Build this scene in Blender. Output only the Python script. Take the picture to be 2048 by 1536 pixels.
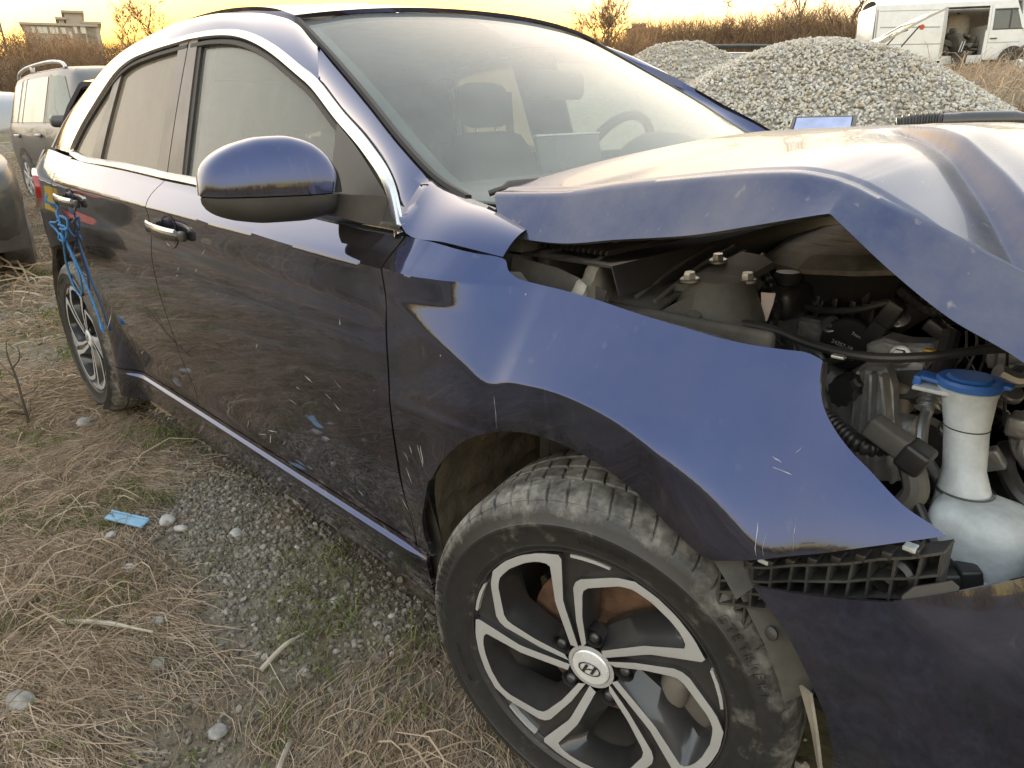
import bpy, bmesh, math, random
import numpy as np
from mathutils import Vector, Matrix, noise
R = math.radians
for o in list(bpy.data.objects): bpy.data.objects.remove(o)
SC = bpy.context.scene
COL = SC.collection
# ------------------------------------------------------------------ camera
CAM_POS = Vector((.585, -1.583, 1.116))
cd = bpy.data.cameras.new('camera'); cam = bpy.data.objects.new('camera', cd); COL.objects.link(cam)
def cam_basis(yaw, pitch, roll):
    d = Vector((math.cos(pitch)*math.cos(yaw), math.cos(pitch)*math.sin(yaw), math.sin(pitch)))
    r = d.cross(Vector((0, 0, 1))).normalized(); u = r.cross(d)
    c, s = math.cos(roll), math.sin(roll)
    return c*r+s*u, -s*r+c*u, -d
bx_, by_, bz_ = cam_basis(R(136.07), R(-20.43), R(-1.53))
cam.matrix_world = Matrix(((bx_.x, by_.x, bz_.x, CAM_POS.x), (bx_.y, by_.y, bz_.y, CAM_POS.y), (bx_.z, by_.z, bz_.z, CAM_POS.z), (0, 0, 0, 1)))
cd.sensor_fit = 'HORIZONTAL'; cd.sensor_width = 36; cd.lens = 36*1419.6/2048
cd.clip_start = .05; cd.clip_end = 3000
SC.camera = cam
# ------------------------------------------------------------------ sky, sun, exposure
SUN_AZ, SUN_EL = 147.1, 8.3
w = bpy.data.worlds.new('World'); SC.world = w; w.use_nodes = True
nt = w.node_tree; nt.nodes.clear()
sky = nt.nodes.new('ShaderNodeTexSky'); sky.sky_type = 'NISHITA'; sky.sun_disc = False
sky.sun_elevation = R(SUN_EL); sky.sun_rotation = R(90-SUN_AZ)
sky.altitude = 100; sky.air_density = 1.42; sky.dust_density = 1.8; sky.ozone_density = 1.5
# the sky's brightness range is compressed evenly (hue and saturation kept), as the phone's exposure blending did
hsv = nt.nodes.new('ShaderNodeSeparateColor'); hsv.mode = 'HSV'; cmb = nt.nodes.new('ShaderNodeCombineColor'); cmb.mode = 'HSV'
gam = nt.nodes.new('ShaderNodeMath'); gam.operation = 'POWER'; gam.inputs[1].default_value = .19
bg = nt.nodes.new('ShaderNodeBackground'); bg.inputs[1].default_value = .15
ow = nt.nodes.new('ShaderNodeOutputWorld')
nt.links.new(sky.outputs[0], hsv.inputs[0]); nt.links.new(hsv.outputs[0], cmb.inputs[0]); sq = nt.nodes.new('ShaderNodeMath'); sq.operation = 'POWER'; sq.inputs[1].default_value = 2.05; sat = nt.nodes.new('ShaderNodeMath'); sat.operation = 'MULTIPLY'; sat.use_clamp = True; sat.inputs[1].default_value = 1.42
nt.links.new(hsv.outputs[1], sq.inputs[0]); nt.links.new(sq.outputs[0], sat.inputs[0]); nt.links.new(sat.outputs[0], cmb.inputs[1])
nt.links.new(hsv.outputs[2], gam.inputs[0]); nt.links.new(gam.outputs[0], cmb.inputs[2])
wb = nt.nodes.new('ShaderNodeMix'); wb.data_type = 'RGBA'; wb.blend_type = 'MULTIPLY'; wb.inputs[0].default_value = 1; wb.inputs[7].default_value = (1.17, 1.0, .86, 1)   # warm camera white balance
nt.links.new(cmb.outputs[0], wb.inputs[6]); nt.links.new(wb.outputs[2], bg.inputs[0]); nt.links.new(bg.outputs[0], ow.inputs[0])
sl = bpy.data.lights.new('sun', 'SUN'); sl.energy = 1.0; sl.angle = R(3); sl.color = (1, .80, .52)
sun = bpy.data.objects.new('sun', sl); COL.objects.link(sun)
sd = Vector((math.cos(R(SUN_EL))*math.cos(R(SUN_AZ)), math.cos(R(SUN_EL))*math.sin(R(SUN_AZ)), math.sin(R(SUN_EL))))
sun.rotation_euler = sd.to_track_quat('Z', 'Y').to_euler(); sun.location = (-20, 12, 9)
SC.view_settings.view_transform = 'Standard'; SC.view_settings.look = 'None'
SC.view_settings.exposure = 3.7; SC.view_settings.gamma = 1; SC.view_settings.use_curve_mapping = False
SC.render.engine = 'CYCLES'
SC.cycles.max_bounces = 8; SC.cycles.transparent_max_bounces = 16
rng = random.Random(7)
# ------------------------------------------------------------------ helpers
def link(o, parent=None):
    COL.objects.link(o)
    if parent is not None: o.parent = parent
    return o
def thing(name, label, cat, loc=(0, 0, 0), rz=0, group=None):
    o = bpy.data.objects.new(name, None); o.empty_display_size = .1; link(o); o.location = loc; o.rotation_euler = (0, 0, rz)
    return tag(o, label, cat, group)
def tag(o, label=None, cat=None, group=None, kind=None):
    if label: o['label'] = label
    if cat: o['category'] = cat
    if group: o['group'] = group
    if kind: o['kind'] = kind
    return o
def ob(name, geo, mat, parent=None, smooth=True, sharp=32, loc=None, mats=None):
    v, f = geo[0], geo[1]
    me = bpy.data.meshes.new(name); me.from_pydata([tuple(p) for p in v], [], [tuple(q) for q in f])
    if mats:
        for m in mats: me.materials.append(m)
        me.polygons.foreach_set('material_index', geo[2])
    else: me.materials.append(mat)
    me.polygons.foreach_set('use_smooth', [smooth]*len(me.polygons))
    if smooth and sharp: me.set_sharp_from_angle(angle=R(sharp))
    me.update()
    o = bpy.data.objects.new(name, me); link(o, parent)
    if loc: o.location = loc
    return o
def copy_tree(o, parent=None):
    c = o.copy(); COL.objects.link(c); c.parent = parent
    for ch in o.children: copy_tree(ch, c)
    return c
def join(*gs):
    V, F = [], []
    for g in gs:
        n = len(V); V += list(g[0]); F += [tuple(i+n for i in f) for f in g[1]]
    return V, F
def xf(g, m): return [m @ Vector(p) for p in g[0]], g[1]
def mv(g, x, y, z): return [Vector(p)+Vector((x, y, z)) for p in g[0]], g[1]
def mirror_y(g): return [Vector((p[0], -p[1], p[2])) for p in g[0]], [tuple(reversed(f)) for f in g[1]]
def sidey(g, s): return g if s < 0 else mirror_y(g)
def spl(P, n, closed=False):
    """catmull-rom resample of a polyline to n points by arclength"""
    P = [Vector(p) for p in P]; D = len(P[0])
    m = len(P); out = []
    segs = m if closed else m-1
    for i in range(segs):
        if closed: p0, p1, p2, p3 = P[i-1], P[i], P[(i+1) % m], P[(i+2) % m]
        else: p0, p1, p2, p3 = P[max(i-1, 0)], P[i], P[i+1], P[min(i+2, m-1)]
        if not closed and i == 0: p0 = p1*2-p2
        if not closed and i == m-2: p3 = p2*2-p1
        k = 12
        def tj(a, b, t): return t+max((b-a).length, 1e-6)**.5
        t0 = 0; t1 = tj(p0, p1, t0); t2 = tj(p1, p2, t1); t3 = tj(p2, p3, t2)
        for j in range(k):
            t = t1+(t2-t1)*j/k
            A1 = p0*((t1-t)/(t1-t0))+p1*((t-t0)/(t1-t0)); A2 = p1*((t2-t)/(t2-t1))+p2*((t-t1)/(t2-t1)); A3 = p2*((t3-t)/(t3-t2))+p3*((t-t2)/(t3-t2))
            B1 = A1*((t2-t)/(t2-t0))+A2*((t-t0)/(t2-t0)); B2 = A2*((t3-t)/(t3-t1))+A3*((t-t1)/(t3-t1))
            out.append(B1*((t2-t)/(t2-t1))+B2*((t-t1)/(t2-t1)))
    if not closed: out.append(P[-1].copy())
    return resamp(out, n, closed)
def resamp(P, n, closed=False):
    P = [Vector(p) for p in P]
    if closed: P = P+[P[0]]
    L = [0]
    for a, b in zip(P[:-1], P[1:]): L.append(L[-1]+(b-a).length)
    T = L[-1]; out = []; j = 0
    for i in range(n):
        t = T*i/(n if closed else n-1)
        while j < len(P)-2 and L[j+1] < t: j += 1
        d = L[j+1]-L[j]; u = 0 if d < 1e-9 else (t-L[j])/d
        out.append(P[j].lerp(P[j+1], min(1, max(0, u))))
    return out
def grid_faces(nu, nv, wrap=False, off=0):
    F = []
    for i in range(nu-1 if not wrap else nu):
        for j in range(nv-1):
            a = i*nv+j; b = ((i+1) % nu)*nv+j
            F.append((off+a, off+b, off+b+1, off+a+1))
    return F
def coons(bottom, top, left, right, nu, nv):
    """patch in any dimension; bottom/top run left->right, left/right run bottom->top; returns rows [i][j]"""
    B = spl(bottom, nu); T = spl(top, nu); Lf = spl(left, nv); Rt = spl(right, nv)
    G = []
    for i in range(nu):
        u = i/(nu-1); row = []
        for j in range(nv):
            v = j/(nv-1)
            p = B[i]*(1-v)+T[i]*v+Lf[j]*(1-u)+Rt[j]*u-(B[0]*((1-u)*(1-v))+B[-1]*(u*(1-v))+T[0]*((1-u)*v)+T[-1]*(u*v))
            row.append(p)
        G.append(row)
    return G
def shell(G, t, flip=False, rim=True):
    """G[i][j] 3-D points -> sheet of thickness t (inward = opposite of the normal)"""
    nu, nv = len(G), len(G[0]); V = [G[i][j] for i in range(nu) for j in range(nv)]
    F = grid_faces(nu, nv)
    N = [Vector((0, 0, 0)) for _ in V]
    for f in F:
        n = (V[f[2]]-V[f[0]]).cross(V[f[3]]-V[f[1]])
        for k in f: N[k] += n
    sg = -1 if flip else 1
    N = [n.normalized()*sg if n.length > 0 else Vector((0, 0, 1)) for n in N]
    if flip: F = [tuple(reversed(f)) for f in F]
    if t <= 0: return V, F
    m = len(V); V2 = V+[v-n*t for v, n in zip(V, N)]
    F2 = list(F)+[tuple(reversed([k+m for k in f])) for f in F]
    if rim:
        bd = [i*nv for i in range(nu)]+[(nu-1)*nv+j for j in range(1, nv)]+[i*nv+nv-1 for i in range(nu-2, -1, -1)]+[j for j in range(nv-2, 0, -1)]
        for a, b in zip(bd, bd[1:]+bd[:1]):
            q = (a, b, b+m, a+m); F2.append(q if flip else tuple(reversed(q)))
    return V2, F2
def tube(P, r, n=8, k=None, cap=True, closed=False):
    P = [Vector(p) for p in P]
    if k: P = spl(P, k, closed)
    m = len(P); rr = r if isinstance(r, (list, tuple)) else [r]*m
    if len(rr) != m: rr = [rr[min(len(rr)-1, int(i/(m-1)*(len(rr)-1)+.5))] for i in range(m)]
    V, F = [], []; T0 = None
    for i in range(m):
        a = P[i-1] if (i > 0 or closed) else P[i]; b = P[(i+1) % m] if (i < m-1 or closed) else P[i]
        t = (b-a).normalized()
        if T0 is None:
            u = t.orthogonal().normalized()
        else:
            u = (u-t*u.dot(t)); u = u.normalized() if u.length > 1e-6 else t.orthogonal().normalized()
        T0 = t; v = t.cross(u)
        for q in range(n):
            an = 2*math.pi*q/n; V.append(P[i]+(u*math.cos(an)+v*math.sin(an))*rr[i])
    for i in range(m if closed else m-1):
        for q in range(n):
            i2 = (i+1) % m
            F.append((i*n+q, i*n+(q+1) % n, i2*n+(q+1) % n, i2*n+q))
    if cap and not closed: F.append(tuple(reversed(range(n)))); F.append(tuple((m-1)*n+q for q in range(n)))
    return V, F
def ribbed(P, r, n=10, k=60, dr=.18, per=2):
    """corrugated hose"""
    return tube(spl(P, k), [r*(1+(dr if (i//per) % 2 else -dr*.3)) for i in range(k)], n)
def lathe(prof, n=24, axis='Z', cap=True):
    """prof [(r,h)]"""
    V, F = [], []
    for r, h in prof:
        for q in range(n):
            a = 2*math.pi*q/n
            p = (r*math.cos(a), r*math.sin(a), h)
            V.append(Vector(p))
    for i in range(len(prof)-1):
        for q in range(n): F.append((i*n+q, i*n+(q+1) % n, (i+1)*n+(q+1) % n, (i+1)*n+q))
    if cap: F.append(tuple(reversed(range(n)))); F.append(tuple((len(prof)-1)*n+q for q in range(n)))
    if axis == 'X': V = [Vector((v.z, v.x, v.y)) for v in V]
    if axis == 'Y': V = [Vector((v.y, v.z, v.x)) for v in V]
    return V, F
def align(g, at, zdir, xhint=(1, 0, 0)):
    z = Vector(zdir).normalized(); x = Vector(xhint); x = (x-z*x.dot(z))
    x = x.normalized() if x.length > 1e-5 else z.orthogonal().normalized(); y = z.cross(x)
    m = Matrix(((x.x, y.x, z.x, at[0]), (x.y, y.y, z.y, at[1]), (x.z, y.z, z.z, at[2]), (0, 0, 0, 1)))
    return xf(g, m)
def box(sx, sy, sz, b=.0, c=(0, 0, 0)):
    """box with chamfered edges, centred on c"""
    if b <= 0:
        V = [Vector((c[0]+sx/2*i, c[1]+sy/2*j, c[2]+sz/2*k)) for i in (-1, 1) for j in (-1, 1) for k in (-1, 1)]
        return V, [(0, 1, 3, 2), (4, 6, 7, 5), (0, 4, 5, 1), (2, 3, 7, 6), (0, 2, 6, 4), (1, 5, 7, 3)]
    b = min(b, sx*.45, sy*.45, sz*.45)
    return rbox(sx, sy, sz, b, c)
def rbox(sx, sy, sz, b, c):
    """rounded box as lofted rings"""
    V, F = [], []; m = 3; prof = []
    for k in range(m+1):
        a = math.pi/2*k/m; prof.append((b*(1-math.sin(a)), -sz/2+b*(1-math.cos(a))))
    prof += [(q[0], -q[1]) for q in reversed(prof)]
    N = 4*(m+1)
    for ins, z in prof:
        hx, hy = sx/2-ins, sy/2-ins; br = max(b-ins, 1e-4)
        for qd, (cx, cy) in enumerate(((1, 1), (-1, 1), (-1, -1), (1, -1))):
            for k in range(m+1):
                a = math.pi/2*(qd+k/m)
                V.append(Vector((c[0]+cx*(hx-br)+br*math.cos(a), c[1]+cy*(hy-br)+br*math.sin(a), c[2]+z)))
    L = len(prof)
    for i in range(L-1):
        for q in range(N): F.append((i*N+q, i*N+(q+1) % N, (i+1)*N+(q+1) % N, (i+1)*N+q))
    F.append(tuple(reversed(range(N)))); F.append(tuple((L-1)*N+q for q in range(N)))
    return V, F
def prism(poly, d, b=0.0):
    """polygon (x,y) extruded from z=0 to z=d, optional chamfer at the top"""
    n = len(poly); P = [Vector((a[0], a[1])) for a in poly]
    ar = sum(P[i].x*P[(i+1) % n].y-P[(i+1) % n].x*P[i].y for i in range(n))
    if ar < 0: P.reverse()
    V = [Vector((p.x, p.y, 0)) for p in P]
    if b > 0:
        V += [Vector((p.x, p.y, d-b)) for p in P]
        for i in range(n):
            e1 = (P[i]-P[i-1]).normalized(); e2 = (P[(i+1) % n]-P[i]).normalized()
            nn = Vector((-(e1.y+e2.y), e1.x+e2.x)); nn = nn.normalized() if nn.length > 1e-6 else Vector((-e1.y, e1.x))
            V.append(Vector((P[i].x+nn.x*b, P[i].y+nn.y*b, d)))
        L = 3
    else:
        V += [Vector((p.x, p.y, d)) for p in P]; L = 2
    F = [tuple(reversed(range(n))), tuple((L-1)*n+i for i in range(n))]
    for k in range(L-1):
        for i in range(n): F.append((k*n+i, k*n+(i+1) % n, (k+1)*n+(i+1) % n, (k+1)*n+i))
    return V, F
def loft(rings, cap=True, closed=True):
    n = len(rings[0]); V = [Vector(p) for r in rings for p in r]; F = []
    for i in range(len(rings)-1):
        for q in range(n if closed else n-1): F.append((i*n+q, i*n+(q+1) % n, (i+1)*n+(q+1) % n, (i+1)*n+q))
    if cap and closed: F.append(tuple(reversed(range(n)))); F.append(tuple((len(rings)-1)*n+q for q in range(n)))
    return V, F
def bolt(at, zdir, r=.007, h=.008, washer=True):
    g = lathe([(r*.2, h), (r*.85, h), (r, h*.8), (r, 0)], 6, cap=False); g = (g[0], [tuple(reversed(f)) for f in g[1]]+[tuple(range(6))])
    if washer: g = join(g, mv(lathe([(r*1.55, -.0005), (r*1.55, h*.25), (r*1.4, h*.32), (r*.5, h*.32)], 14), 0, 0, 0))
    return align(g, at, zdir)
# ------------------------------------------------------------------ materials
def nodes(name):
    m = bpy.data.materials.new(name); m.use_nodes = True; t = m.node_tree; t.nodes.clear()
    o = t.nodes.new('ShaderNodeOutputMaterial'); return m, t, o
def N(t, typ, **kw):
    n = t.nodes.new(typ)
    for k, v in kw.items():
        if k.startswith('i_'): n.inputs[int(k[2:]) if k[2:].isdigit() else k[2:].replace('_', ' ')].default_value = v
        else: setattr(n, k, v)
    return n
def L(t, a, b): t.links.new(a, b)
def rgba(c): return (c[0], c[1], c[2], 1)
def ramp(t, src, stops):
    r = t.nodes.new('ShaderNodeValToRGB'); e = r.color_ramp.elements
    while len(e) < len(stops): e.new(.5)
    for x, (p, c) in zip(e, stops):
        x.position = p; x.color = rgba(c) if isinstance(c, (tuple, list)) else (c, c, c, 1)
    L(t, src, r.inputs[0]); return r
def coordscale(t, scale, obj=True):
    tc = N(t, 'ShaderNodeTexCoord'); mp = N(t, 'ShaderNodeMapping'); mp.inputs['Scale'].default_value = scale
    L(t, tc.outputs['Object'], mp.inputs[0]); return mp.outputs[0]
def pbr(name, col, rough=.5, metal=0, var=.15, vscale=18, bump=0, bscale=60, dust=0, dustcol=(.23, .2, .165), coat=0, spec=.5, dscale=7, island=0):
    """principled surface with noise-driven tone changes, optional fine bump, and a patchy dust film"""
    m, t, o = nodes(name)
    co = coordscale(t, (1, 1, 1))
    n1 = N(t, 'ShaderNodeTexNoise'); n1.inputs['Scale'].default_value = vscale; n1.inputs['Detail'].default_value = 6; L(t, co, n1.inputs['Vector'])
    a = tuple(max(0, c*(1-var)) for c in col); b = tuple(min(1, c*(1+var)) for c in col)
    r = ramp(t, n1.outputs['Fac'], [(.3, a), (.7, b)]); colout = r.outputs[0]
    p = N(t, 'ShaderNodeBsdfPrincipled'); p.inputs['Roughness'].default_value = rough; p.inputs['Metallic'].default_value = metal
    p.inputs['Coat Weight'].default_value = coat; p.inputs['Coat Roughness'].default_value = .06; p.inputs['Specular IOR Level'].default_value = spec
    if island:
        g = N(t, 'ShaderNodeNewGeometry'); hs = N(t, 'ShaderNodeHueSaturation'); mr = N(t, 'ShaderNodeMapRange'); mr.inputs[3].default_value = 1-island; mr.inputs[4].default_value = 1+island
        L(t, g.outputs['Random Per Island'], mr.inputs[0]); L(t, mr.outputs[0], hs.inputs['Value']); L(t, colout, hs.inputs['Color']); colout = hs.outputs[0]
    sh = p.outputs[0]
    if dust > 0:
        n2 = N(t, 'ShaderNodeTexNoise'); n2.inputs['Scale'].default_value = dscale; n2.inputs['Detail'].default_value = 8; n2.inputs['Roughness'].default_value = .65; L(t, co, n2.inputs['Vector'])
        rr = ramp(t, n2.outputs['Fac'], [(.35, dust*.35), (.72, min(1, dust*1.6))])
        mx = N(t, 'ShaderNodeMix', data_type='RGBA'); L(t, rr.outputs[0], mx.inputs[0]); L(t, colout, mx.inputs[6]); mx.inputs[7].default_value = rgba(dustcol); colout = mx.outputs[2]
        mr2 = N(t, 'ShaderNodeMapRange'); mr2.inputs[3].default_value = rough; mr2.inputs[4].default_value = .95; L(t, rr.outputs[0], mr2.inputs[0]); L(t, mr2.outputs[0], p.inputs['Roughness'])
    L(t, colout, p.inputs['Base Color'])
    if bump > 0:
        n3 = N(t, 'ShaderNodeTexNoise'); n3.inputs['Scale'].default_value = bscale; n3.inputs['Detail'].default_value = 5; L(t, co, n3.inputs['Vector'])
        bp = N(t, 'ShaderNodeBump'); bp.inputs['Strength'].default_value = bump; bp.inputs['Distance'].default_value = .01; L(t, n3.outputs['Fac'], bp.inputs['Height']); L(t, bp.outputs[0], p.inputs['Normal'])
    L(t, sh, o.inputs[0]); return m
def paint_mat(name, base, metal, rough, dust=.1, splash=True, coat=1.0, dustcol=(.32, .29, .26)):
    m, t, o = nodes(name)
    co = coordscale(t, (1, 1, 1))
    p = N(t, 'ShaderNodeBsdfPrincipled'); p.inputs['Base Color'].default_value = rgba(base); p.inputs['Metallic'].default_value = metal; p.inputs['Roughness'].default_value = rough
    p.inputs['Coat Weight'].default_value = coat; p.inputs['Coat Roughness'].default_value = .02; p.inputs['Coat IOR'].default_value = 1.5
    d = N(t, 'ShaderNodeBsdfDiffuse'); d.inputs[0].default_value = rgba(dustcol)
    n = N(t, 'ShaderNodeTexNoise'); n.inputs['Scale'].default_value = 3.2; n.inputs['Detail'].default_value = 9; n.inputs['Roughness'].default_value = .68; L(t, co, n.inputs['Vector'])
    r = ramp(t, n.outputs['Fac'], [(.36, dust*.25), (.75, dust*1.7)]); fac = r.outputs[0]
    # fine specks and run marks
    mp = coordscale(t, (60, 60, 7)); n4 = N(t, 'ShaderNodeTexNoise'); n4.inputs['Scale'].default_value = 1; n4.inputs['Detail'].default_value = 3; L(t, mp, n4.inputs['Vector'])
    r4 = ramp(t, n4.outputs['Fac'], [(.66, 0), (.8, dust*1.8)])
    ad = N(t, 'ShaderNodeMath', operation='ADD'); L(t, fac, ad.inputs[0]); L(t, r4.outputs[0], ad.inputs[1]); fac = ad.outputs[0]
    vo = N(t, 'ShaderNodeTexVoronoi'); vo.inputs['Scale'].default_value = 34; L(t, co, vo.inputs['Vector'])
    wn = N(t, 'ShaderNodeSeparateColor'); L(t, vo.outputs['Color'], wn.inputs[0])
    cut = N(t, 'ShaderNodeMath', operation='LESS_THAN'); cut.inputs[1].default_value = .055; L(t, vo.outputs['Distance'], cut.inputs[0])
    c2 = N(t, 'ShaderNodeMath', operation='GREATER_THAN'); c2.inputs[1].default_value = .93; L(t, wn.outputs[0], c2.inputs[0])
    sp = N(t, 'ShaderNodeMath', operation='MULTIPLY'); L(t, cut.outputs[0], sp.inputs[0]); L(t, c2.outputs[0], sp.inputs[1])
    sp2 = N(t, 'ShaderNodeMath', operation='MULTIPLY_ADD'); sp2.inputs[1].default_value = .7; L(t, sp.outputs[0], sp2.inputs[0]); L(t, fac, sp2.inputs[2]); fac = sp2.outputs[0]
    if splash:
        # road dirt thrown along the sill and behind the front wheel: streaks with shapes of their own
        sx = N(t, 'ShaderNodeSeparateXYZ'); tc = N(t, 'ShaderNodeTexCoord'); L(t, tc.outputs['Object'], sx.inputs[0])
        mr = N(t, 'ShaderNodeMapRange'); mr.inputs[1].default_value = .46; mr.inputs[2].default_value = .20; L(t, sx.outputs['Z'], mr.inputs[0])
        mx_ = N(t, 'ShaderNodeMapRange'); mx_.inputs[1].default_value = -2.6; mx_.inputs[2].default_value = -.35; mx_.inputs[3].default_value = .35; mx_.inputs[4].default_value = 1; L(t, sx.outputs['X'], mx_.inputs[0])
        st = coordscale(t, (9, 9, 34)); rot = st.node; rot.inputs['Rotation'].default_value = (0, R(-28), 0)
        n5 = N(t, 'ShaderNodeTexNoise'); n5.inputs['Scale'].default_value = 1.6; n5.inputs['Detail'].default_value = 8; n5.inputs['Roughness'].default_value = .75; L(t, st, n5.inputs['Vector'])
        a1 = N(t, 'ShaderNodeMath', operation='MULTIPLY'); L(t, mr.outputs[0], a1.inputs[0]); L(t, mx_.outputs[0], a1.inputs[1])
        a2 = N(t, 'ShaderNodeMath', operation='MULTIPLY_ADD'); a2.inputs[1].default_value = .50; L(t, a1.outputs[0], a2.inputs[0]); 
        s5 = N(t, 'ShaderNodeMath', operation='SUBTRACT'); L(t, n5.outputs['Fac'], s5.inputs[0]); s5.inputs[1].default_value = .78; L(t, s5.outputs[0], a2.inputs[2])
        zc_ = N(t, 'ShaderNodeMapRange'); zc_.inputs[1].default_value = .262; zc_.inputs[2].default_value = .285; zc_.inputs[3].default_value = -.16; zc_.inputs[4].default_value = 0; L(t, sx.outputs['Z'], zc_.inputs[0])
        a3 = N(t, 'ShaderNodeMath', operation='ADD'); L(t, a2.outputs[0], a3.inputs[0]); L(t, zc_.outputs[0], a3.inputs[1])
        r5 = ramp(t, a3.outputs[0], [(.0, 0), (.30, .62)])
        ad2 = N(t, 'ShaderNodeMath', operation='ADD'); ad2.use_clamp = True; L(t, fac, ad2.inputs[0]); L(t, r5.outputs[0], ad2.inputs[1]); fac = ad2.outputs[0]
    mx = N(t, 'ShaderNodeMixShader'); L(t, fac, mx.inputs[0]); L(t, p.outputs[0], mx.inputs[1]); L(t, d.outputs[0], mx.inputs[2])
    L(t, mx.outputs[0], o.inputs[0]); return m
def glass_mat(name, tint=(.75, .8, .8), film=.35, filmcol=(.75, .74, .70), refl=1.0, scale=3.0):
    """dusty pane: clear sheet, mirror-like fresnel reflection and a pale film of dried dust that scatters light"""
    m, t, o = nodes(name)
    tr = N(t, 'ShaderNodeBsdfTransparent'); tr.inputs[0].default_value = rgba(tint)
    gl = N(t, 'ShaderNodeBsdfGlossy'); gl.inputs['Roughness'].default_value = .015
    lw = N(t, 'ShaderNodeLayerWeight'); lw.inputs[0].default_value = .5
    pw = N(t, 'ShaderNodeMath', operation='POWER'); pw.inputs[1].default_value = 5; L(t, lw.outputs['Facing'], pw.inputs[0])
    fr = N(t, 'ShaderNodeMath', operation='MULTIPLY_ADD'); fr.inputs[1].default_value = .96*refl; fr.inputs[2].default_value = .04*refl; L(t, pw.outputs[0], fr.inputs[0])
    m1 = N(t, 'ShaderNodeMixShader'); L(t, fr.outputs[0], m1.inputs[0]); L(t, tr.outputs[0], m1.inputs[1]); L(t, gl.outputs[0], m1.inputs[2])
    df = N(t, 'ShaderNodeBsdfDiffuse'); df.inputs[0].default_value = rgba(filmcol)
    tl = N(t, 'ShaderNodeBsdfTranslucent'); tl.inputs[0].default_value = rgba(filmcol)
    m2 = N(t, 'ShaderNodeMixShader'); m2.inputs[0].default_value = .5; L(t, df.outputs[0], m2.inputs[1]); L(t, tl.outputs[0], m2.inputs[2])
    co = coordscale(t, (scale, scale, scale*.45)); n = N(t, 'ShaderNodeTexNoise'); n.inputs['Scale'].default_value = 2.2; n.inputs['Detail'].default_value = 9; n.inputs['Roughness'].default_value = .7; L(t, co, n.inputs['Vector'])
    r = ramp(t, n.outputs['Fac'], [(.3, film*.72), (.75, min(1, film*1.3))])
    m3 = N(t, 'ShaderNodeMixShader'); L(t, r.outputs[0], m3.inputs[0]); L(t, m1.outputs[0], m3.inputs[1]); L(t, m2.outputs[0], m3.inputs[2])
    L(t, m3.outputs[0], o.inputs[0]); return m
PAINT = paint_mat('navy_car_paint', (.0115, .027, .098), 1.0, .06, dust=.065, dustcol=(.32, .275, .275))
PAINT_HOOD = paint_mat('navy_hood_paint_dusty', (.013, .027, .088), .8, .24, dust=.19, splash=False, coat=.45, dustcol=(.42, .38, .30))
BLACK = pbr('black_plastic', (.018, .018, .019), .42, dust=.10)
BLACKG = pbr('gloss_black_trim', (.012, .011, .011), .12, dust=.10, coat=.5)
PILLAR = pbr('brown_black_pillar_film', (.045, .035, .030), .22, dust=.22)
RUBBER = pbr('window_rubber', (.014, .011, .010), .6, dust=.05)
CHROME = pbr('satin_chrome', (.72, .70, .66), .2, metal=1, dust=.08)
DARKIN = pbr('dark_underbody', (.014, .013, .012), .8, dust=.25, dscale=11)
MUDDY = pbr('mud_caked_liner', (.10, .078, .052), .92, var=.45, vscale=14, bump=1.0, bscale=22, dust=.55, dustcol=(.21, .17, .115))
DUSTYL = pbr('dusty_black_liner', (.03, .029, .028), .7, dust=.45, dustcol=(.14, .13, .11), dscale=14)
GLASS = glass_mat('dusty_side_glass', (.62, .68, .66), .16, (.95, .93, .88))
GLASSQ = glass_mat('tinted_rear_glass_warm_glow', (.35, .33, .29), .25, (.98, .87, .70))  # dust film coloured warm to paint in the sky glow and sunlit haze
WSGLASS = glass_mat('dusty_windscreen_glass', (.74, .80, .79), .125, (.90, .88, .84))
FRIT = pbr('windscreen_black_border', (.02, .02, .021), .25, dust=.25, dustcol=(.3, .3, .3))
# ------------------------------------------------------------------ ground
def sstep(a, b, x):
    t = min(1, max(0, (x-a)/(b-a))); return t*t*(3-2*t)
def lint(pts, x):
    if x <= pts[0][0]: return pts[0][1]
    for (a, b), (c, d) in zip(pts[:-1], pts[1:]):
        if x <= c: return b+(d-b)*(x-a)/(c-a)
    return pts[-1][1]
def terr(x, y, fine=True):
    dx, dy = x-.58, y+1.58; r = math.hypot(dx, dy)
    back = max(0, math.cos(math.atan2(dy, dx)-R(140)))       # 1 away from the road side, 0 behind the viewer
    base = lint([(0, 0), (4.5, 0), (7, .06), (9.5, .14), (12, .24), (15, .75), (17, 1.1), (22, 1.7), (27, 2.05), (34, 2.55), (39, 3.9), (46, 4.4), (3000, 4.7)], r)
    base *= 1-.16*sstep(35, 40, r)*sstep(-.12, -.5, math.sin(math.atan2(dy, dx)-R(140)))
    low = lint([(0, 0), (8, 0), (16, .25), (30, .9), (45, 1.6), (3000, 2.0)], r)
    k = sstep(.05, .75, back)
    z = low*(1-k)+base*k
    z += -.022*sstep(-1.4, -.2, x)*sstep(9, 4, r)
    z += .05*noise.noise((x*.5, y*.5, 3.1))*sstep(2.5, 8, r)+.022*noise.noise((x*1.9, y*1.9, 1.7))
    # settle flat where the tyres stand
    if fine: z += .012*noise.noise((x*7, y*7, 5.5))
    for wx, wy in ((0, -.8), (-2.65, -.8), (0, .8), (-2.65, .8)):
        d = math.hypot(x-wx, y-wy); g = -.024 if wx == 0 else .0
        q = sstep(.55, .22, d); z = z*(1-q)+g*q
    return z
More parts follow.
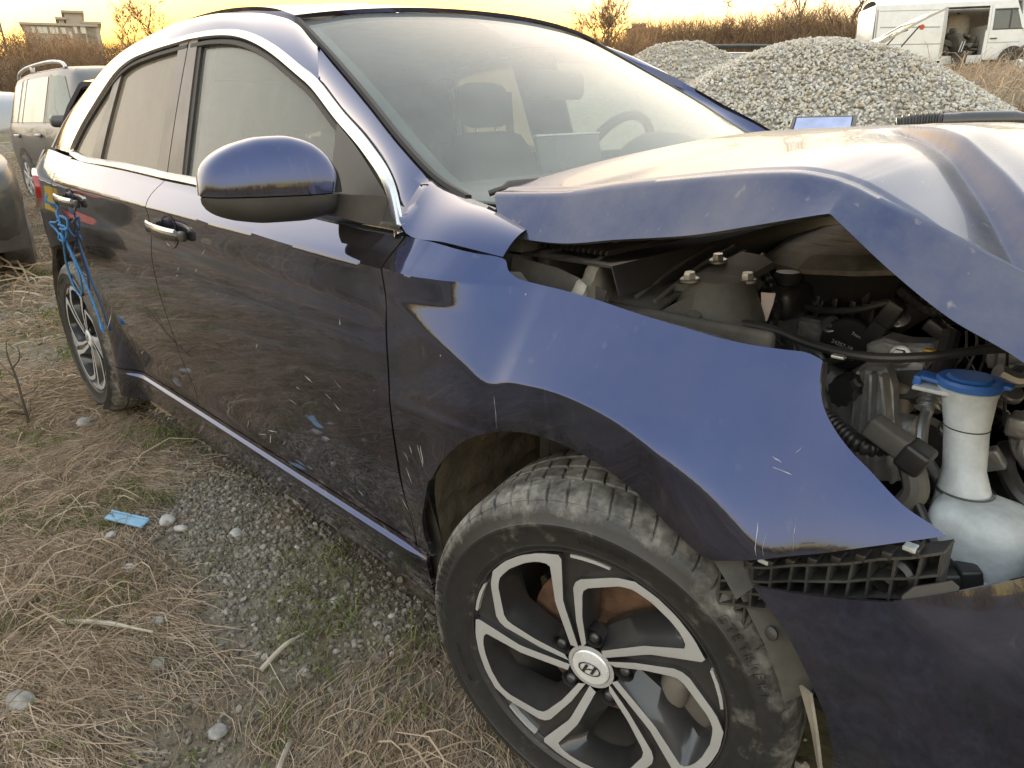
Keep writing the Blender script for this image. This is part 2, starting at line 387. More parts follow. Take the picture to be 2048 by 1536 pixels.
def ground_mesh():
    import numpy as _n
    A = []
    def axis(c, inner, step, outer):
        a = [c]; s = step
        while a[-1] < c+outer:
            if a[-1]-c > inner: s *= 1.13
            a.append(a[-1]+s)
        b = [c]; s = step
        while b[-1] > c-outer:
            if c-b[-1] > inner: s *= 1.13
            b.append(b[-1]-s)
        return b[:0:-1]+a
    X = axis(-1.6, 3.4, .055, 900); Y = axis(-1.2, 2.2, .055, 900)
    V = [(x, y, terr(x, y)) for x in X for y in Y]
    return V, grid_faces(len(X), len(Y))
def ground_mat():
    m, t, o = nodes('dirt_ground')
    co = coordscale(t, (1, 1, 1))
    a = N(t, 'ShaderNodeTexNoise'); a.inputs['Scale'].default_value = 1.1; a.inputs['Detail'].default_value = 9; a.inputs['Roughness'].default_value = .62; L(t, co, a.inputs['Vector'])
    b = N(t, 'ShaderNodeTexNoise'); b.inputs['Scale'].default_value = 26; b.inputs['Detail'].default_value = 8; b.inputs['Roughness'].default_value = .7; L(t, co, b.inputs['Vector'])
    c = N(t, 'ShaderNodeTexNoise'); c.inputs['Scale'].default_value = 3.4; c.inputs['Detail'].default_value = 4; L(t, co, c.inputs['Vector'])
    r1 = ramp(t, b.outputs['Fac'], [(.28, (.10, .085, .068)), (.5, (.20, .172, .138)), (.72, (.32, .29, .245))])
    r2 = ramp(t, b.outputs['Fac'], [(.3, (.085, .075, .045)), (.7, (.21, .185, .11))])
    k = ramp(t, a.outputs['Fac'], [(.44, 0), (.58, 1)])
    mx = N(t, 'ShaderNodeMix', data_type='RGBA'); L(t, k.outputs[0], mx.inputs[0]); L(t, r1.outputs[0], mx.inputs[6]); L(t, r2.outputs[0], mx.inputs[7])
    k2 = ramp(t, c.outputs['Fac'], [(.50, 0), (.64, .8)]); r3 = ramp(t, b.outputs['Fac'], [(.3, (.12, .083, .058)), (.7, (.24, .175, .125))])
    mx2 = N(t, 'ShaderNodeMix', data_type='RGBA'); L(t, k2.outputs[0], mx2.inputs[0]); L(t, mx.outputs[2], mx2.inputs[6]); L(t, r3.outputs[0], mx2.inputs[7])
    p = N(t, 'ShaderNodeBsdfPrincipled'); p.inputs['Roughness'].default_value = .95; p.inputs['Specular IOR Level'].default_value = .15; L(t, mx2.outputs[2], p.inputs['Base Color'])
    bp = N(t, 'ShaderNodeBump'); bp.inputs['Strength'].default_value = .9; bp.inputs['Distance'].default_value = .02; L(t, b.outputs['Fac'], bp.inputs['Height']); L(t, bp.outputs[0], p.inputs['Normal'])
    L(t, p.outputs[0], o.inputs[0]); return m
GROUND = ob('ground', ground_mesh(), ground_mat(), sharp=0)
tag(GROUND, 'trampled dirt ground with dry grass around the cars', kind='structure')
# ------------------------------------------------------------------ the crashed hatchback: side surface
def ss(a, b, x):
    t = min(1, max(0, (x-a)/(b-a))); return t*t*(3-2*t)
def lerp(a, b, t): return a+(b-a)*t
_sl = {}
def cub(pts, x):
    if x <= pts[0][0]: return pts[0][1]
    if x >= pts[-1][0]: return pts[-1][1]
    n = len(pts); key = id(pts)
    if key not in _sl:
        S = []
        for i in range(n):
            if i == 0: S.append((pts[1][1]-pts[0][1])/(pts[1][0]-pts[0][0]))
            elif i == n-1: S.append((pts[-1][1]-pts[-2][1])/(pts[-1][0]-pts[-2][0]))
            else:
                a = (pts[i][1]-pts[i-1][1])/(pts[i][0]-pts[i-1][0]); b = (pts[i+1][1]-pts[i][1])/(pts[i+1][0]-pts[i][0])
                S.append(0 if a*b <= 0 else 2*a*b/(a+b))
        _sl[key] = S
    S = _sl[key]
    for i in range(n-1):
        if x <= pts[i+1][0]: break
    h = pts[i+1][0]-pts[i][0]; t = (x-pts[i][0])/h; m0, m1 = S[i]*h, S[i+1]*h
    return (2*t**3-3*t*t+1)*pts[i][1]+(t**3-2*t*t+t)*m0+(-2*t**3+3*t*t)*pts[i+1][1]+(t**3-t*t)*m1
PLAN = [(-3.45, .50), (-3.40, .66), (-3.28, .785), (-3.08, .85), (-2.8, .89), (-2.55, .902), (-2.3, .902), (-1.5, .9), (-.6, .9), (-.05, .9), (.12, .893), (.25, .876), (.38, .845), (.5, .795), (.62, .71), (.75, .57), (.86, .3), (.9, 0)]
DOORP = [(-.80, .075), (-.70, .06), (-.645, .047), (-.628, .045), (-.617, .054), (-.59, .057), (-.55, .052), (-.48, .034), (-.40, .016), (-.30, .004), (-.22, 0), (-.16, .001), (-.115, .005), (-.085, .0105), (-.06, .0125), (-.03, .0135), (0, .0145)]
BELT = [(-2.8, 1.05), (-2.45, 1.03), (-1.6, .975), (-.8, .938), (-.5, .925), (0, .90)]
def zcr(x): return .878-.029*(x+.43)
def W_old(x, z):
    P = cub(PLAN, x); s = z-zcr(x); zb = cub(BELT, x)
    if s <= 0: d = cub(DOORP, z-lerp(.892, zcr(x), ss(.36, .70, z)))
    else:
        sb = max(.03, zb-zcr(x))
        if z <= zb: t = s/sb; d = .0145+.055*(.75*t+.25*t*t)
        else: g = z-zb; d = .0695+.36*g+.10*g*g
    w = P-d
    # rear arch flare
    rr = math.hypot(x+2.66, z-.33)
    if rr < .56: w = lerp(w, P-.004-.03*max(0, .43-rr), (1-ss(.40, .56, rr)))
    if x > -.55:
        rho = math.hypot(x+.05, z-.33); e = rho-.42
        if e <= 0: dr = .004+.05*-e
        else: dr = .004+1.05*e-.010*(1-math.exp(-e/.012))+1.2*e*e
        sv = max(0, z-(.60+.15*(x-.25))); dv = .004+.14*sv+2.3*sv*sv
        df = lerp(dr, dv, ss(.12, .34, x))
        if z < .5: df = lerp(d, df, ss(.33, .5, z))
        kk = (1-ss(-.012, .03, z-zcr(x)))*(.45+.55*ss(-.24, -.05, z-zcr(x))); w = lerp(w, P-df, ss(-.46+.13*kk, -.06+.06*kk, x))
        if z < .6 and x < .0: w = lerp(w, P-.006-.05*ss(.55, .2, z), (1-ss(.355, .47, rho))*ss(.62, .5, z))
    return w
# the shoulder of the front wing is shaped by its slope: a crease tongue that runs out, a widening sky-facing wedge, the arch flare
def _lt(pts, x):
    if x <= pts[0][0]: return pts[0][1]
    for (a, b), (c, d) in zip(pts[:-1], pts[1:]):
        if x <= c: return b+(d-b)*(x-a)/(c-a)
    return pts[-1][1]
def _slope(x, z):
    za = lerp(.726+(-.19-x)*.36, .33+math.sqrt(max(0, .42**2-(x+.05)**2)), ss(-.235, -.135, x))
    up = ss(0, _lt([(-.45, .030), (-.2, .016), (-.1, .008)], x), z-za)
    mu = _lt([(-.44, .13), (-.40, .19), (-.33, .29), (-.25, .42), (-.19, .54), (-.13, .68), (-.05, .84), (.05, .94), (.14, .97)], x)+_lt([(-.4, .0), (-.1, 1.1), (.1, 1.6)], x)*max(0, z-za)
    m = lerp(_lt([(-.42, .03), (-.2, .0), (-.1, -.02)], x), mu, up); zc = zcr(x)
    if z < zc: m = lerp(m, .02, ss(zc-.050, zc-.036, z)*(1-ss(-.32, -.235, x)))
    else: m = lerp(m, _lt([(-.46, .85), (-.35, 1.15), (-.24, 1.3), (-.16, 1.0)], x), ss(0, .004, z-zc)*(1-ss(-.23, -.15, x)))
    if x < -.40:
        md = (W_old(x, z-.002)-W_old(x, z+.002))/.004; m = lerp(m, md, ss(-.40, -.50, x))
    return m
_X0, _DX, _NX, _Z0, _DZ, _NZ = -.522, .006, 114, .62, .003, 118
_T = []
for _i in range(_NX):
    _x = _X0+_DX*_i; _c = [W_old(_x, _Z0)]
    for _j in range(1, _NZ): _c.append(_c[-1]-_slope(_x, _Z0+_DZ*(_j-.5))*_DZ)
    _T.append(_c)
def _cr(a, b, c, d, t): return .5*((2*b)+(c-a)*t+(2*a-5*b+4*c-d)*t*t+(3*b-a-3*c+d)*t**3)
def W(x, z):
    if x <= -.505 or x >= .13 or z <= .6235 or z > .96: return W_old(x, z)
    fx = (x-_X0)/_DX; fz = (z-_Z0)/_DZ; i = int(fx); j = int(fz); u = fx-i; v = fz-j
    col = []
    for k in (-1, 0, 1, 2):
        r = _T[min(_NX-1, max(0, i+k))]; col.append(_cr(r[max(0, j-1)], r[j], r[min(_NZ-1, j+1)], r[min(_NZ-1, j+2)], v))
    w = _cr(*col, u)
    a = ss(-.505, -.49, x)*(1-ss(.05, .13, x))*ss(.6235, .65, z)
    return lerp(W_old(x, z), w, a)
def sp(x, z, off=0.0): return Vector((x, -(W(x, z)+off), z))
CAR = thing('crashed_hatchback', 'dark navy blue crashed hatchback with crumpled hood and missing headlight', 'car')
def panel(name, B, T, Lf, Rt, nu, nv, mat, parent=CAR, t=.010, off=0, s=-1, warp=None):
    G2 = coons([Vector(p) for p in B], [Vector(p) for p in T], [Vector(p) for p in Lf], [Vector(p) for p in Rt], nu, nv)
    G = [[sp(p.x, p.y, off) for p in row] for row in G2]
    if warp: G = [[warp(p) for p in row] for row in G]
    return ob(name, sidey(shell(G, t), s), mat, parent)
def strip(path, a, b, off, bulge, n=5, k=60, closed=False, depth=.006, taper=None):
    """moulding that follows a path of (x,z) on the side surface, from normal offset a to b"""
    P = spl([Vector(p) for p in path], k, closed); V, F = [], []
    for i, q in enumerate(P):
        p0 = P[i-1] if i > 0 or closed else q; p1 = P[(i+1) % k] if i < k-1 or closed else q
        t = (p1-p0).normalized(); nn = Vector((-t.y, t.x)); w = 1 if taper is None else taper(i/(k-1))
        for j in range(n):
            u = j/(n-1); d = a+(b-a)*u*w; h = off+bulge*math.sin(math.pi*u)**.7 if 0 < u < 1 else off-depth
            V.append(sp(q.x+nn.x*d, q.y+nn.y*d, h))
    return V, grid_faces(k, n, wrap=closed)
def orient(g, want=(0, -1, 0)):
    V, F = g; acc = Vector((0, 0, 0))
    for f in F[:400]: acc += (V[f[2]]-V[f[0]]).cross(V[f[3 % len(f)]]-V[f[1]])
    return (V, [tuple(reversed(f)) for f in F]) if acc.dot(Vector(want)) < 0 else g
BG = [(-1.625, .288), (-1.62, .31), (-1.60, .40), (-1.585, .54), (-1.592, .62), (-1.608, .74), (-1.606, .80), (-1.60, .87), (-1.62, .933), (-1.612, .955), (-1.592, .978)]
FG = [(-.487, .288), (-.484, .31), (-.478, .40), (-.462, .52), (-.453, .62), (-.449, .70), (-.450, .78), (-.449, .83), (-.457, .876), (-.4545, .900), (-.4505, .927)]
RG = [(-2.30, .288), (-2.298, .36), (-2.315, .45), (-2.355, .53), (-2.41, .598), (-2.47, .662), (-2.545, .745), (-2.58, .82), (-2.60, .90), (-2.575, .965), (-2.52, 1.01), (-2.455, 1.022)]
def sh(P, d): return [(x+d, z) for x, z in P]
for s in (-1, 1):
    g = .0024
    fd = panel('front_door', [(-1.625+g, .288), (-1.05, .288), (-.487-g, .288)], [(-1.592+g, .978), (-1.35, .968), (-1.0, .9465), (-.672, .931), (-.4505-g, .927)], sh(BG, g), sh(FG, -g), 90, 64, PAINT, s=s)
    rd = panel('rear_door', [(-2.30+g, .288), (-1.9, .288), (-1.625-g, .288)], [(-2.455+g, 1.022), (-2.2, 1.009), (-1.9, .995), (-1.592-g, .978)], sh(RG, g), sh(BG, -g), 70, 64, PAINT, s=s)
    # fender: fan between the arch lip and the top edge
    cx, cz, cr = -.05, .33, .347
    bot = [(-.4575, .50), (-.41, .499), (-.362, .497)]
    arc = [(-.362, .497)]+[(cx+cr*math.cos(R(a)), cz+cr*math.sin(R(a))) for a in (140, 125, 110, 95, 80, 65, 52)]+[(.203, .587), (.226, .594), (.266, .611), (.325, .638), (.373, .661), (.42, .682), (.437, .689)]
    top = [(-0.446, 0.929), (-0.394, 0.927), (-0.350, 0.922), (-0.288, 0.914), (-0.239, 0.905), (-0.223, 0.892), (-0.201, 0.882), (-0.179, 0.878), (-0.121, 0.874), (-0.033, 0.864), (0.062, 0.849), (.171, .830), (.205, .825), (.225, .824), (.247, .820)]
    rt = [(.437, .689), (.421, .697), (.391, .710), (.35, .735), (.321, .750), (.299, .762), (.278, .776), (.264, .790), (.254, .804), (.247, .820)]
    def dent(p, s=s):
        if s < 0:   # torn front edge of the fender is bent in, and buckled below the hood corner
            d = math.hypot(p.x-.215, p.z-.80); p = p+Vector((0, .010*math.exp(-(d/.045)**2), .004*math.exp(-(d/.03)**2)))
        return p
    lfu = [(-.4575, .50), (-.4535, .56), (-.4505, .62), (-.4465, .70), (-.4475, .78), (-.4465, .83), (-.4545, .876), (-.452, .900), (-.446, .929)]
    gm = coons([Vector(q) for q in bot[:1]+[(-.38, .4975)]+arc], [Vector(q) for q in top], [Vector(q) for q in lfu], [Vector(q) for q in rt], 160, 70)
    gl = coons([Vector(q) for q in [(-.478, .288), (-.445, .288), (-.420, .288)]], [Vector(q) for q in bot], [Vector(q) for q in [(-.478, .288), (-.4815, .31), (-.4755, .40), (-.4645, .46), (-.4575, .50)]], [Vector(q) for q in [(-.420, .288), (-.428, .303), (-.433, .33), (-.424, .375), (-.393, .435), (-.362, .497)]], 16, 30)
    fgeo = join(shell([[dent(sp(q.x, q.y)) for q in row] for row in gm], .008), shell([[sp(q.x, q.y) for q in row] for row in gl], .008))
    ff = ob('front_fender', sidey(fgeo, s), PAINT, CAR)
    if s < 0: NEAR_FENDER = ff; NEAR_FD = fd; NEAR_RD = rd
    else: FAR_FD = fd; FAR_RD = rd
    # rear quarter
    qa = [(-2.66+.355*math.cos(R(a)), .33+.355*math.sin(R(a))) for a in (50, 65, 80, 95, 110, 125, 140, 155, 170, 182)]
    panel('rear_quarter_panel', qa[::-1][0:0]+[(-3.43, .34), (-3.2, .34), (-3.03, .34)]+qa[::-1][1:-1]+[(-2.475, .650)], [(-3.36, 1.03), (-3.1, 1.045), (-2.8, 1.05), (-2.455, 1.027)], [(-3.43, .34), (-3.44, .6), (-3.42, .85), (-3.36, 1.03)], [(-2.475, .650), (-2.545-g, .745), (-2.58-g, .82), (-2.60-g, .90), (-2.575-g, .965), (-2.455, 1.027)], 80, 40, PAINT, s=s)
    panel('rear_bumper_corner', [(-3.43, .2), (-3.2, .19), (-3.02, .22)], [(-3.43, .335), (-3.2, .335), (-3.02, .335)], [(-3.43, .2), (-3.43, .335)], [(-3.02, .22), (-3.02, .335)], 24, 8, PAINT, s=s)
    # sill
    panel('sill', [(-2.28, .165), (-1.4, .165), (-.44, .165)], [(-2.30, .284), (-1.4, .284), (-.445, .284)], [(-2.28, .165), (-2.30, .284)], [(-.44, .165), (-.445, .284)], 60, 60, PAINT, s=s)
    # dark inner body behind the gaps
    panel('inner_side_panel', [(-2.26, .18), (-1.4, .18), (-.42, .18)], [(-2.5, 1.0), (-1.6, .95), (-.40, .90)], [(-2.26, .18), (-2.34, .6), (-2.5, 1.0)], [(-.42, .18), (-.43, .5), (-.40, .90)], 30, 16, DARKIN, t=.004, off=-.03, s=s)
    # wheel arch liners
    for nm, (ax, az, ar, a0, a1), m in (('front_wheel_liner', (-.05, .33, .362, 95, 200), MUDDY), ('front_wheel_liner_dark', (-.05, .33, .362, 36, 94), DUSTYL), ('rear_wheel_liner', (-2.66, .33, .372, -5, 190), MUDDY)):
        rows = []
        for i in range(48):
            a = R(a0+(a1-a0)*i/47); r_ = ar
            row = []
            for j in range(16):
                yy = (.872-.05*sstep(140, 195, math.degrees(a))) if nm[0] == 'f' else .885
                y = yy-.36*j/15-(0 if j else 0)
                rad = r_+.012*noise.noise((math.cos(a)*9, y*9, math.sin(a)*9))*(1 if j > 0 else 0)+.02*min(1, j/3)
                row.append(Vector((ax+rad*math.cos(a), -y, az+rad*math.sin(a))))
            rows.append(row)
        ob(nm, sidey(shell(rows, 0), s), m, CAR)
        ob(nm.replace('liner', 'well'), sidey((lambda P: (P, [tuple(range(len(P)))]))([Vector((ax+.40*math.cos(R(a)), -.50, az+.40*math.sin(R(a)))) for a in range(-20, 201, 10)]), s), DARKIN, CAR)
# ------------------------------------------------------------------ greenhouse
TRIM = [(-.467, .934), (-.534, 1.018), (-.634, 1.082), (-.755, 1.142), (-.876, 1.206), (-.956, 1.238), (-1.108, 1.295), (-1.229, 1.330), (-1.333, 1.350), (-1.47, 1.362), (-1.613, 1.366), (-1.879, 1.356), (-2.06, 1.338), (-2.165, 1.305), (-2.276, 1.238), (-2.403, 1.150), (-2.478, 1.082), (-2.497, 1.050), (-2.470, 1.032)]
BELTP = [(-2.470, 1.032), (-2.35, 1.016), (-1.95, 1.0), (-1.598, .982), (-1.35, .972), (-1.0, .951), (-.672, .936), (-.467, .930)]
RAILL = [(-.245, .909), (-.35, .926), (-.450, .934), (-.534, 1.020), (-.634, 1.084), (-.755, 1.144), (-.876, 1.208), (-.956, 1.240), (-1.108, 1.297), (-1.229, 1.332), (-1.333, 1.352), (-1.47, 1.364), (-1.613, 1.368), (-1.879, 1.358), (-2.06, 1.340), (-2.165, 1.307), (-2.276, 1.240), (-2.403, 1.152), (-2.480, 1.084), (-2.50, 1.050)]
RAILU = [(-.262, -.700, .945), (-.35, -.698, .966), (-.45, -.696, .985), (-.539, -.689, 1.008), (-.668, -.67, 1.072), (-.804, -.645, 1.151), (-.987, -.614, 1.252), (-1.08, -.60, 1.305), (-1.19, -.585, 1.362), (-1.30, -.585, 1.390), (-1.40, -.588, 1.404), (-1.52, -.59, 1.413), (-1.65, -.592, 1.418), (-1.9, -.592, 1.413), (-2.15, -.590, 1.396), (-2.4, -.585, 1.372), (-2.65, -.578, 1.335), (-2.9, -.60, 1.27), (-3.06, -.66, 1.17), (-3.2, -.72, 1.05)]
for s in (-1, 1):
    Lp = spl([sp(x, z-(.007 if i_ > 2 else 0), .0005) for i_, (x, z) in enumerate(RAILL)], 130); Up = spl([Vector(p) for p in RAILU], 130); rows = []
    for i in range(130):
        row = []; a, b = Lp[i], Up[i]
        t = (Lp[min(i+1, 129)]-Lp[max(i-1, 0)]).normalized(); nn = t.cross(b-a).normalized()
        if nn.y > 0: nn = -nn
        if i > 60 and nn.z < 0: pass
        bl = .013+.012*ss(.35, .6, i/129)
        for j in range(14):
            u = j/13; row.append(a.lerp(b, u)+nn*(bl*4*u*(1-u)))
        rows.append(row)
    gg = orient(shell(rows, 0), (0, -1, .3))
    ob('roof_rail_and_pillar', sidey(gg, s), PAINT, CAR)
    # lower C pillar triangle under the quarter glass back to the tail
    for d_ in (NEAR_FD if s < 0 else FAR_FD,):
        ob('window_chrome_strip', sidey(orient(strip(TRIM[:11], 0, .022, .003, .004, k=70)), s), CHROME, d_)
        ob('belt_chrome_strip', sidey(orient(strip([p for p in BELTP if p[0] > -1.6]+[], -.001, .020, .003, .004, k=40)), s), CHROME, d_)
        ob('window_frame', sidey(orient(strip([(-.52, .965)]+[(x, z) for x, z in TRIM[1:10]]+[(-1.60, 1.364)], .022, .042, -.006, .006, k=70)), s), RUBBER, d_)
        fg = [(-1.550, 1.338), (-1.40, 1.340), (-1.275, 1.326), (-1.128, 1.284), (-.90, 1.192), (-.765, 1.124), (-.735, 1.106)]
        panel('window_pane', [(-1.47, .965), (-1.1, .945), (-.705, .93)], fg, [(-1.47, .965), (-1.50, 1.15), (-1.550, 1.338)], [(-.705, .93), (-.735, 1.106)], 24, 16, GLASS, d_, .004, -.014, s)
        panel('window_edge_rubber', [(-1.482, .985), (-1.462, .985)], [(-1.562, 1.335), (-1.538, 1.330)], [(-1.482, .985), (-1.515, 1.15), (-1.562, 1.335)], [(-1.462, .985), (-1.492, 1.15), (-1.538, 1.330)], 4, 14, RUBBER, d_, .01, -.006, s)
        panel('pillar_trim', [(-1.582, .995), (-1.482, .990)], [(-1.618, 1.345), (-1.562, 1.343)], [(-1.582, .995), (-1.60, 1.17), (-1.618, 1.345)], [(-1.482, .990), (-1.518, 1.16), (-1.562, 1.343)], 8, 16, PILLAR, d_, .01, -.002, s)
        panel('mirror_sail_panel', [(-.722, .948), (-.60, .942), (-.498, .945)], [(-.752, 1.118), (-.66, 1.07), (-.548, 1.0)], [(-.722, .948), (-.737, 1.03), (-.752, 1.118)], [(-.498, .945), (-.52, .975), (-.548, 1.0)], 14, 12, BLACK, d_, .012, .004, s)
    for d_ in (NEAR_RD if s < 0 else FAR_RD,):
        ob('window_chrome_strip', sidey(orient(strip(TRIM[10:], 0, .022, .003, .004, k=70)), s), CHROME, d_)
        ob('belt_chrome_strip', sidey(orient(strip([p for p in BELTP if p[0] < -1.59], -.001, .020, .003, .004, k=40)), s), CHROME, d_)
        ob('window_frame', sidey(orient(strip([(-1.625, 1.365)]+TRIM[11:17], .022, .042, -.006, .006, k=60)), s), RUBBER, d_)
        panel('window_pane', [(-2.178, 1.0), (-1.9, .985), (-1.655, .975)], [(-2.118, 1.303), (-1.9, 1.331), (-1.672, 1.341)], [(-2.178, 1.0), (-2.15, 1.15), (-2.118, 1.303)], [(-1.655, .975), (-1.66, 1.15), (-1.672, 1.341)], 20, 14, GLASSQ, d_, .004, -.014, s)
        panel('pillar_trim', [(-1.665, 1.0), (-1.588, .996)], [(-1.685, 1.343), (-1.624, 1.345)], [(-1.665, 1.0), (-1.675, 1.17), (-1.685, 1.343)], [(-1.588, .996), (-1.606, 1.17), (-1.624, 1.345)], 8, 16, PILLAR, d_, .01, -.002, s)
        panel('window_divider', [(-2.262, 1.022), (-2.168, 1.018)], [(-2.150, 1.312), (-2.108, 1.302)], [(-2.262, 1.022), (-2.205, 1.17), (-2.150, 1.312)], [(-2.168, 1.018), (-2.14, 1.16), (-2.108, 1.302)], 6, 14, PILLAR, d_, .01, -.004, s)
        panel('quarter_pane', [(-2.47, 1.045), (-2.36, 1.03), (-2.262, 1.022)], [(-2.455, 1.085), (-2.30, 1.20), (-2.150, 1.300)], [(-2.47, 1.045), (-2.468, 1.065), (-2.455, 1.085)], [(-2.262, 1.022), (-2.21, 1.16), (-2.150, 1.300)], 12, 10, GLASSQ, d_, .004, -.01, s)
# roof
RX = [(-1.19, .585, 1.362, -1.115, 1.402), (-1.30, .585, 1.390, -1.26, 1.424), (-1.5, .59, 1.412, -1.5, 1.446), (-1.75, .592, 1.418, -1.75, 1.455), (-2.0, .592, 1.408, -2.0, 1.452), (-2.4, .585, 1.372, -2.4, 1.430), (-2.75, .578, 1.315, -2.75, 1.395), (-2.95, .575, 1.255, -2.98, 1.36)]
cols = [spl([Vector((x, y, z)) for x, y, z, _, _ in RX], 60), spl([Vector((xc, 0, zc)) for _, _, _, xc, zc in RX], 60)]
rows = []
for i in range(60):
    e, c = cols[0][i], cols[1][i]; row = []
    for j in range(41):
        v = -1+2*j/40; k = abs(v)
        row.append(Vector((c.x+(e.x-c.x)*k**2, v*e.y, e.z+(c.z-e.z)*(1-k**2.3))))
    rows.append(row)
ROOF = ob('roof', orient(shell(rows, .01), (0, 0, 1)), PAINT, CAR)
ob('headliner', orient(shell([[p-Vector((0, 0, .035)) for p in r] for r in rows], 0), (0, 0, -1)), pbr('grey_headliner', (.35, .34, .32), .9), CAR)
# windscreen
WSB = [(-.45, -.690, .978), (-.38, -.64, .972), (-.27, -.45, .966), (-.20, -.22, .963), (-.175, 0, .962)]
WSB = WSB+[(x, -y, z) for x, y, z in reversed(WSB[:-1])]
WST = [(-1.190, -.580, 1.358), (-1.155, -.42, 1.382), (-1.128, -.2, 1.398), (-1.12, 0, 1.402)]
WST = WST+[(x, -y, z) for x, y, z in reversed(WST[:-1])]
WSE = [(-.45, -.690, .978), (-.539, -.684, 1.006), (-.668, -.665, 1.070), (-.804, -.641, 1.149), (-.987, -.609, 1.25), (-1.190, -.580, 1.358)]
G = coons(WSB, WST, WSE, [(x, -y, z) for x, y, z in WSE], 60, 30)
for i in range(60):
    for j in range(30):
        u, v = i/59, j/29; q = 16*u*(1-u)*v*(1-v)*.012; G[i][j] = G[i][j]+Vector((.5, 0, .85))*q
WS = ob('windscreen', orient(shell(G, .004), (.5, 0, .8)), WSGLASS, CAR)
def wsat(u, v, off=0):
    i = min(58, int(u*59)); j = min(28, int(v*29)); a = u*59-i; b = v*29-j
    return (G[i][j]*(1-a)+G[i+1][j]*a)*(1-b)+(G[i][j+1]*(1-a)+G[i+1][j+1]*a)*b+Vector((.6, 0, .8))*off
def wspatch(us, vs, off): return orient(shell([[wsat(u, v, off) for v in vs] for u in us], 0), (.5, 0, .8))
fr = lambda a, b, n: [a+(b-a)*i/(n-1) for i in range(n)]
ob('black_border', join(wspatch(fr(0, .035, 4), fr(0, 1, 30), -.006), wspatch(fr(.965, 1, 4), fr(0, 1, 30), -.006), wspatch(fr(.035, .965, 40), fr(0, .07, 4), -.006), wspatch(fr(.035, .965, 40), fr(.955, 1, 4), -.006)), FRIT, WS)
ob('sensor_shade', wspatch(fr(.44, .56, 8), fr(.80, .955, 6), -.008), FRIT, WS)
for s in (-1, 1):
    P = spl([Vector(p)+Vector((.004, -.004, .006)) for p in WSE], 40)
    ob('windscreen_moulding', sidey(loft([[p+Vector((0, -.007, -.003)), p+Vector((.002, -.003, .004)), p+Vector((.006, .007, .002)), p+Vector((.003, .010, -.006))] for p in P]), s), RUBBER, WS)
# ------------------------------------------------------------------ crumpled hood
HR = [(-.372, .990), (-.212, .999), (-.095, 1.016), (.068, 1.034), (.164, 1.041), (.214, 1.037), (.238, 1.031), (.246, 1.0285), (.254, 1.0255), (.288, 1.011), (.341, .989), (.403, .959), (.46, .93), (.56, .875), (.68, .79)]
HL = [(-.30, .930), (-.17, .931), (-.06, .947), (.06, .964), (.15, .984), (.205, .997), (.238, 1.0045), (.2455, 1.005), (.252, 1.0005), (.272, .985), (.322, .947), (.385, .905), (.459, .868), (.55, .80), (.66, .72)]
HC = [(-.205, 1.072), (-.10, 1.076), (.0, 1.080), (.12, 1.083), (.20, 1.083), (.235, 1.081), (.25, 1.080), (.265, 1.078), (.30, 1.071), (.34, 1.057), (.40, 1.035), (.47, 1.00), (.55, .96), (.66, .88), (.80, .78)]
FRr = [(-.372, .990), (-.212, .999), (-.095, 1.012), (.068, 1.024), (.164, 1.026), (.214, 1.024), (.235, 1.022), (.246, 1.02), (.256, 1.018), (.288, 1.01), (.341, .99), (.403, .96), (.46, .93), (.56, .875), (.68, .79)]
sub = 24
def rs(P):      # keep the stations aligned between the guide lines
    out = []
    P = [Vector(p) for p in P]; m = len(P)
    for i in range(m-1):
        for j in range(sub):
            t = j/sub; p0, p1, p2, p3 = P[max(0, i-1)], P[i], P[i+1], P[min(m-1, i+2)]
            out.append(.5*((2*p1)+(p2-p0)*t+(2*p0-5*p1+4*p2-p3)*t*t+(3*p1-p0-3*p2+p3)*t**3))
    out.append(P[-1]); return out
hr, hl, hc, fr_ = rs(HR), rs(HL), rs(HC), rs(FRr)
def hood_dent(p):
    x, y, z = p
    ax, ay, bx, by = .105, -.17, .40, -.56
    dx, dy = bx-ax, by-ay; L2 = dx*dx+dy*dy; t = ((x-ax)*dx+(y-ay)*dy)/L2
    nx, ny = -dy/math.sqrt(L2), dx/math.sqrt(L2); d = (x-ax)*nx+(y-ay)*ny      # d>0: towards the front
    tt = min(1.3, max(0, t)); on = ss(-.03, .16, t)
    # a folded flap: the sheet in front of the fold stands proud, a narrow facet drops behind it
    w_ = .010+.020*tt
    facet = ss(-w_, 0, d); z += on*(.008+.034*tt)*(facet*math.exp(-max(0, d)/.16)-.55*math.exp(-((d+w_)/(.03+.05*tt))**2))
    z += .005*math.sin(x*17+y*7)*ss(.1, .3, x)*ss(-.68, -.5, y)*ss(.0, -.06, d)
    z += .003*noise.noise((x*4, y*3, 2.2))+.0009*noise.noise((x*13, y*9, 7.2))*ss(-.1, .2, x)
    return Vector((x, y, z))
rows = []
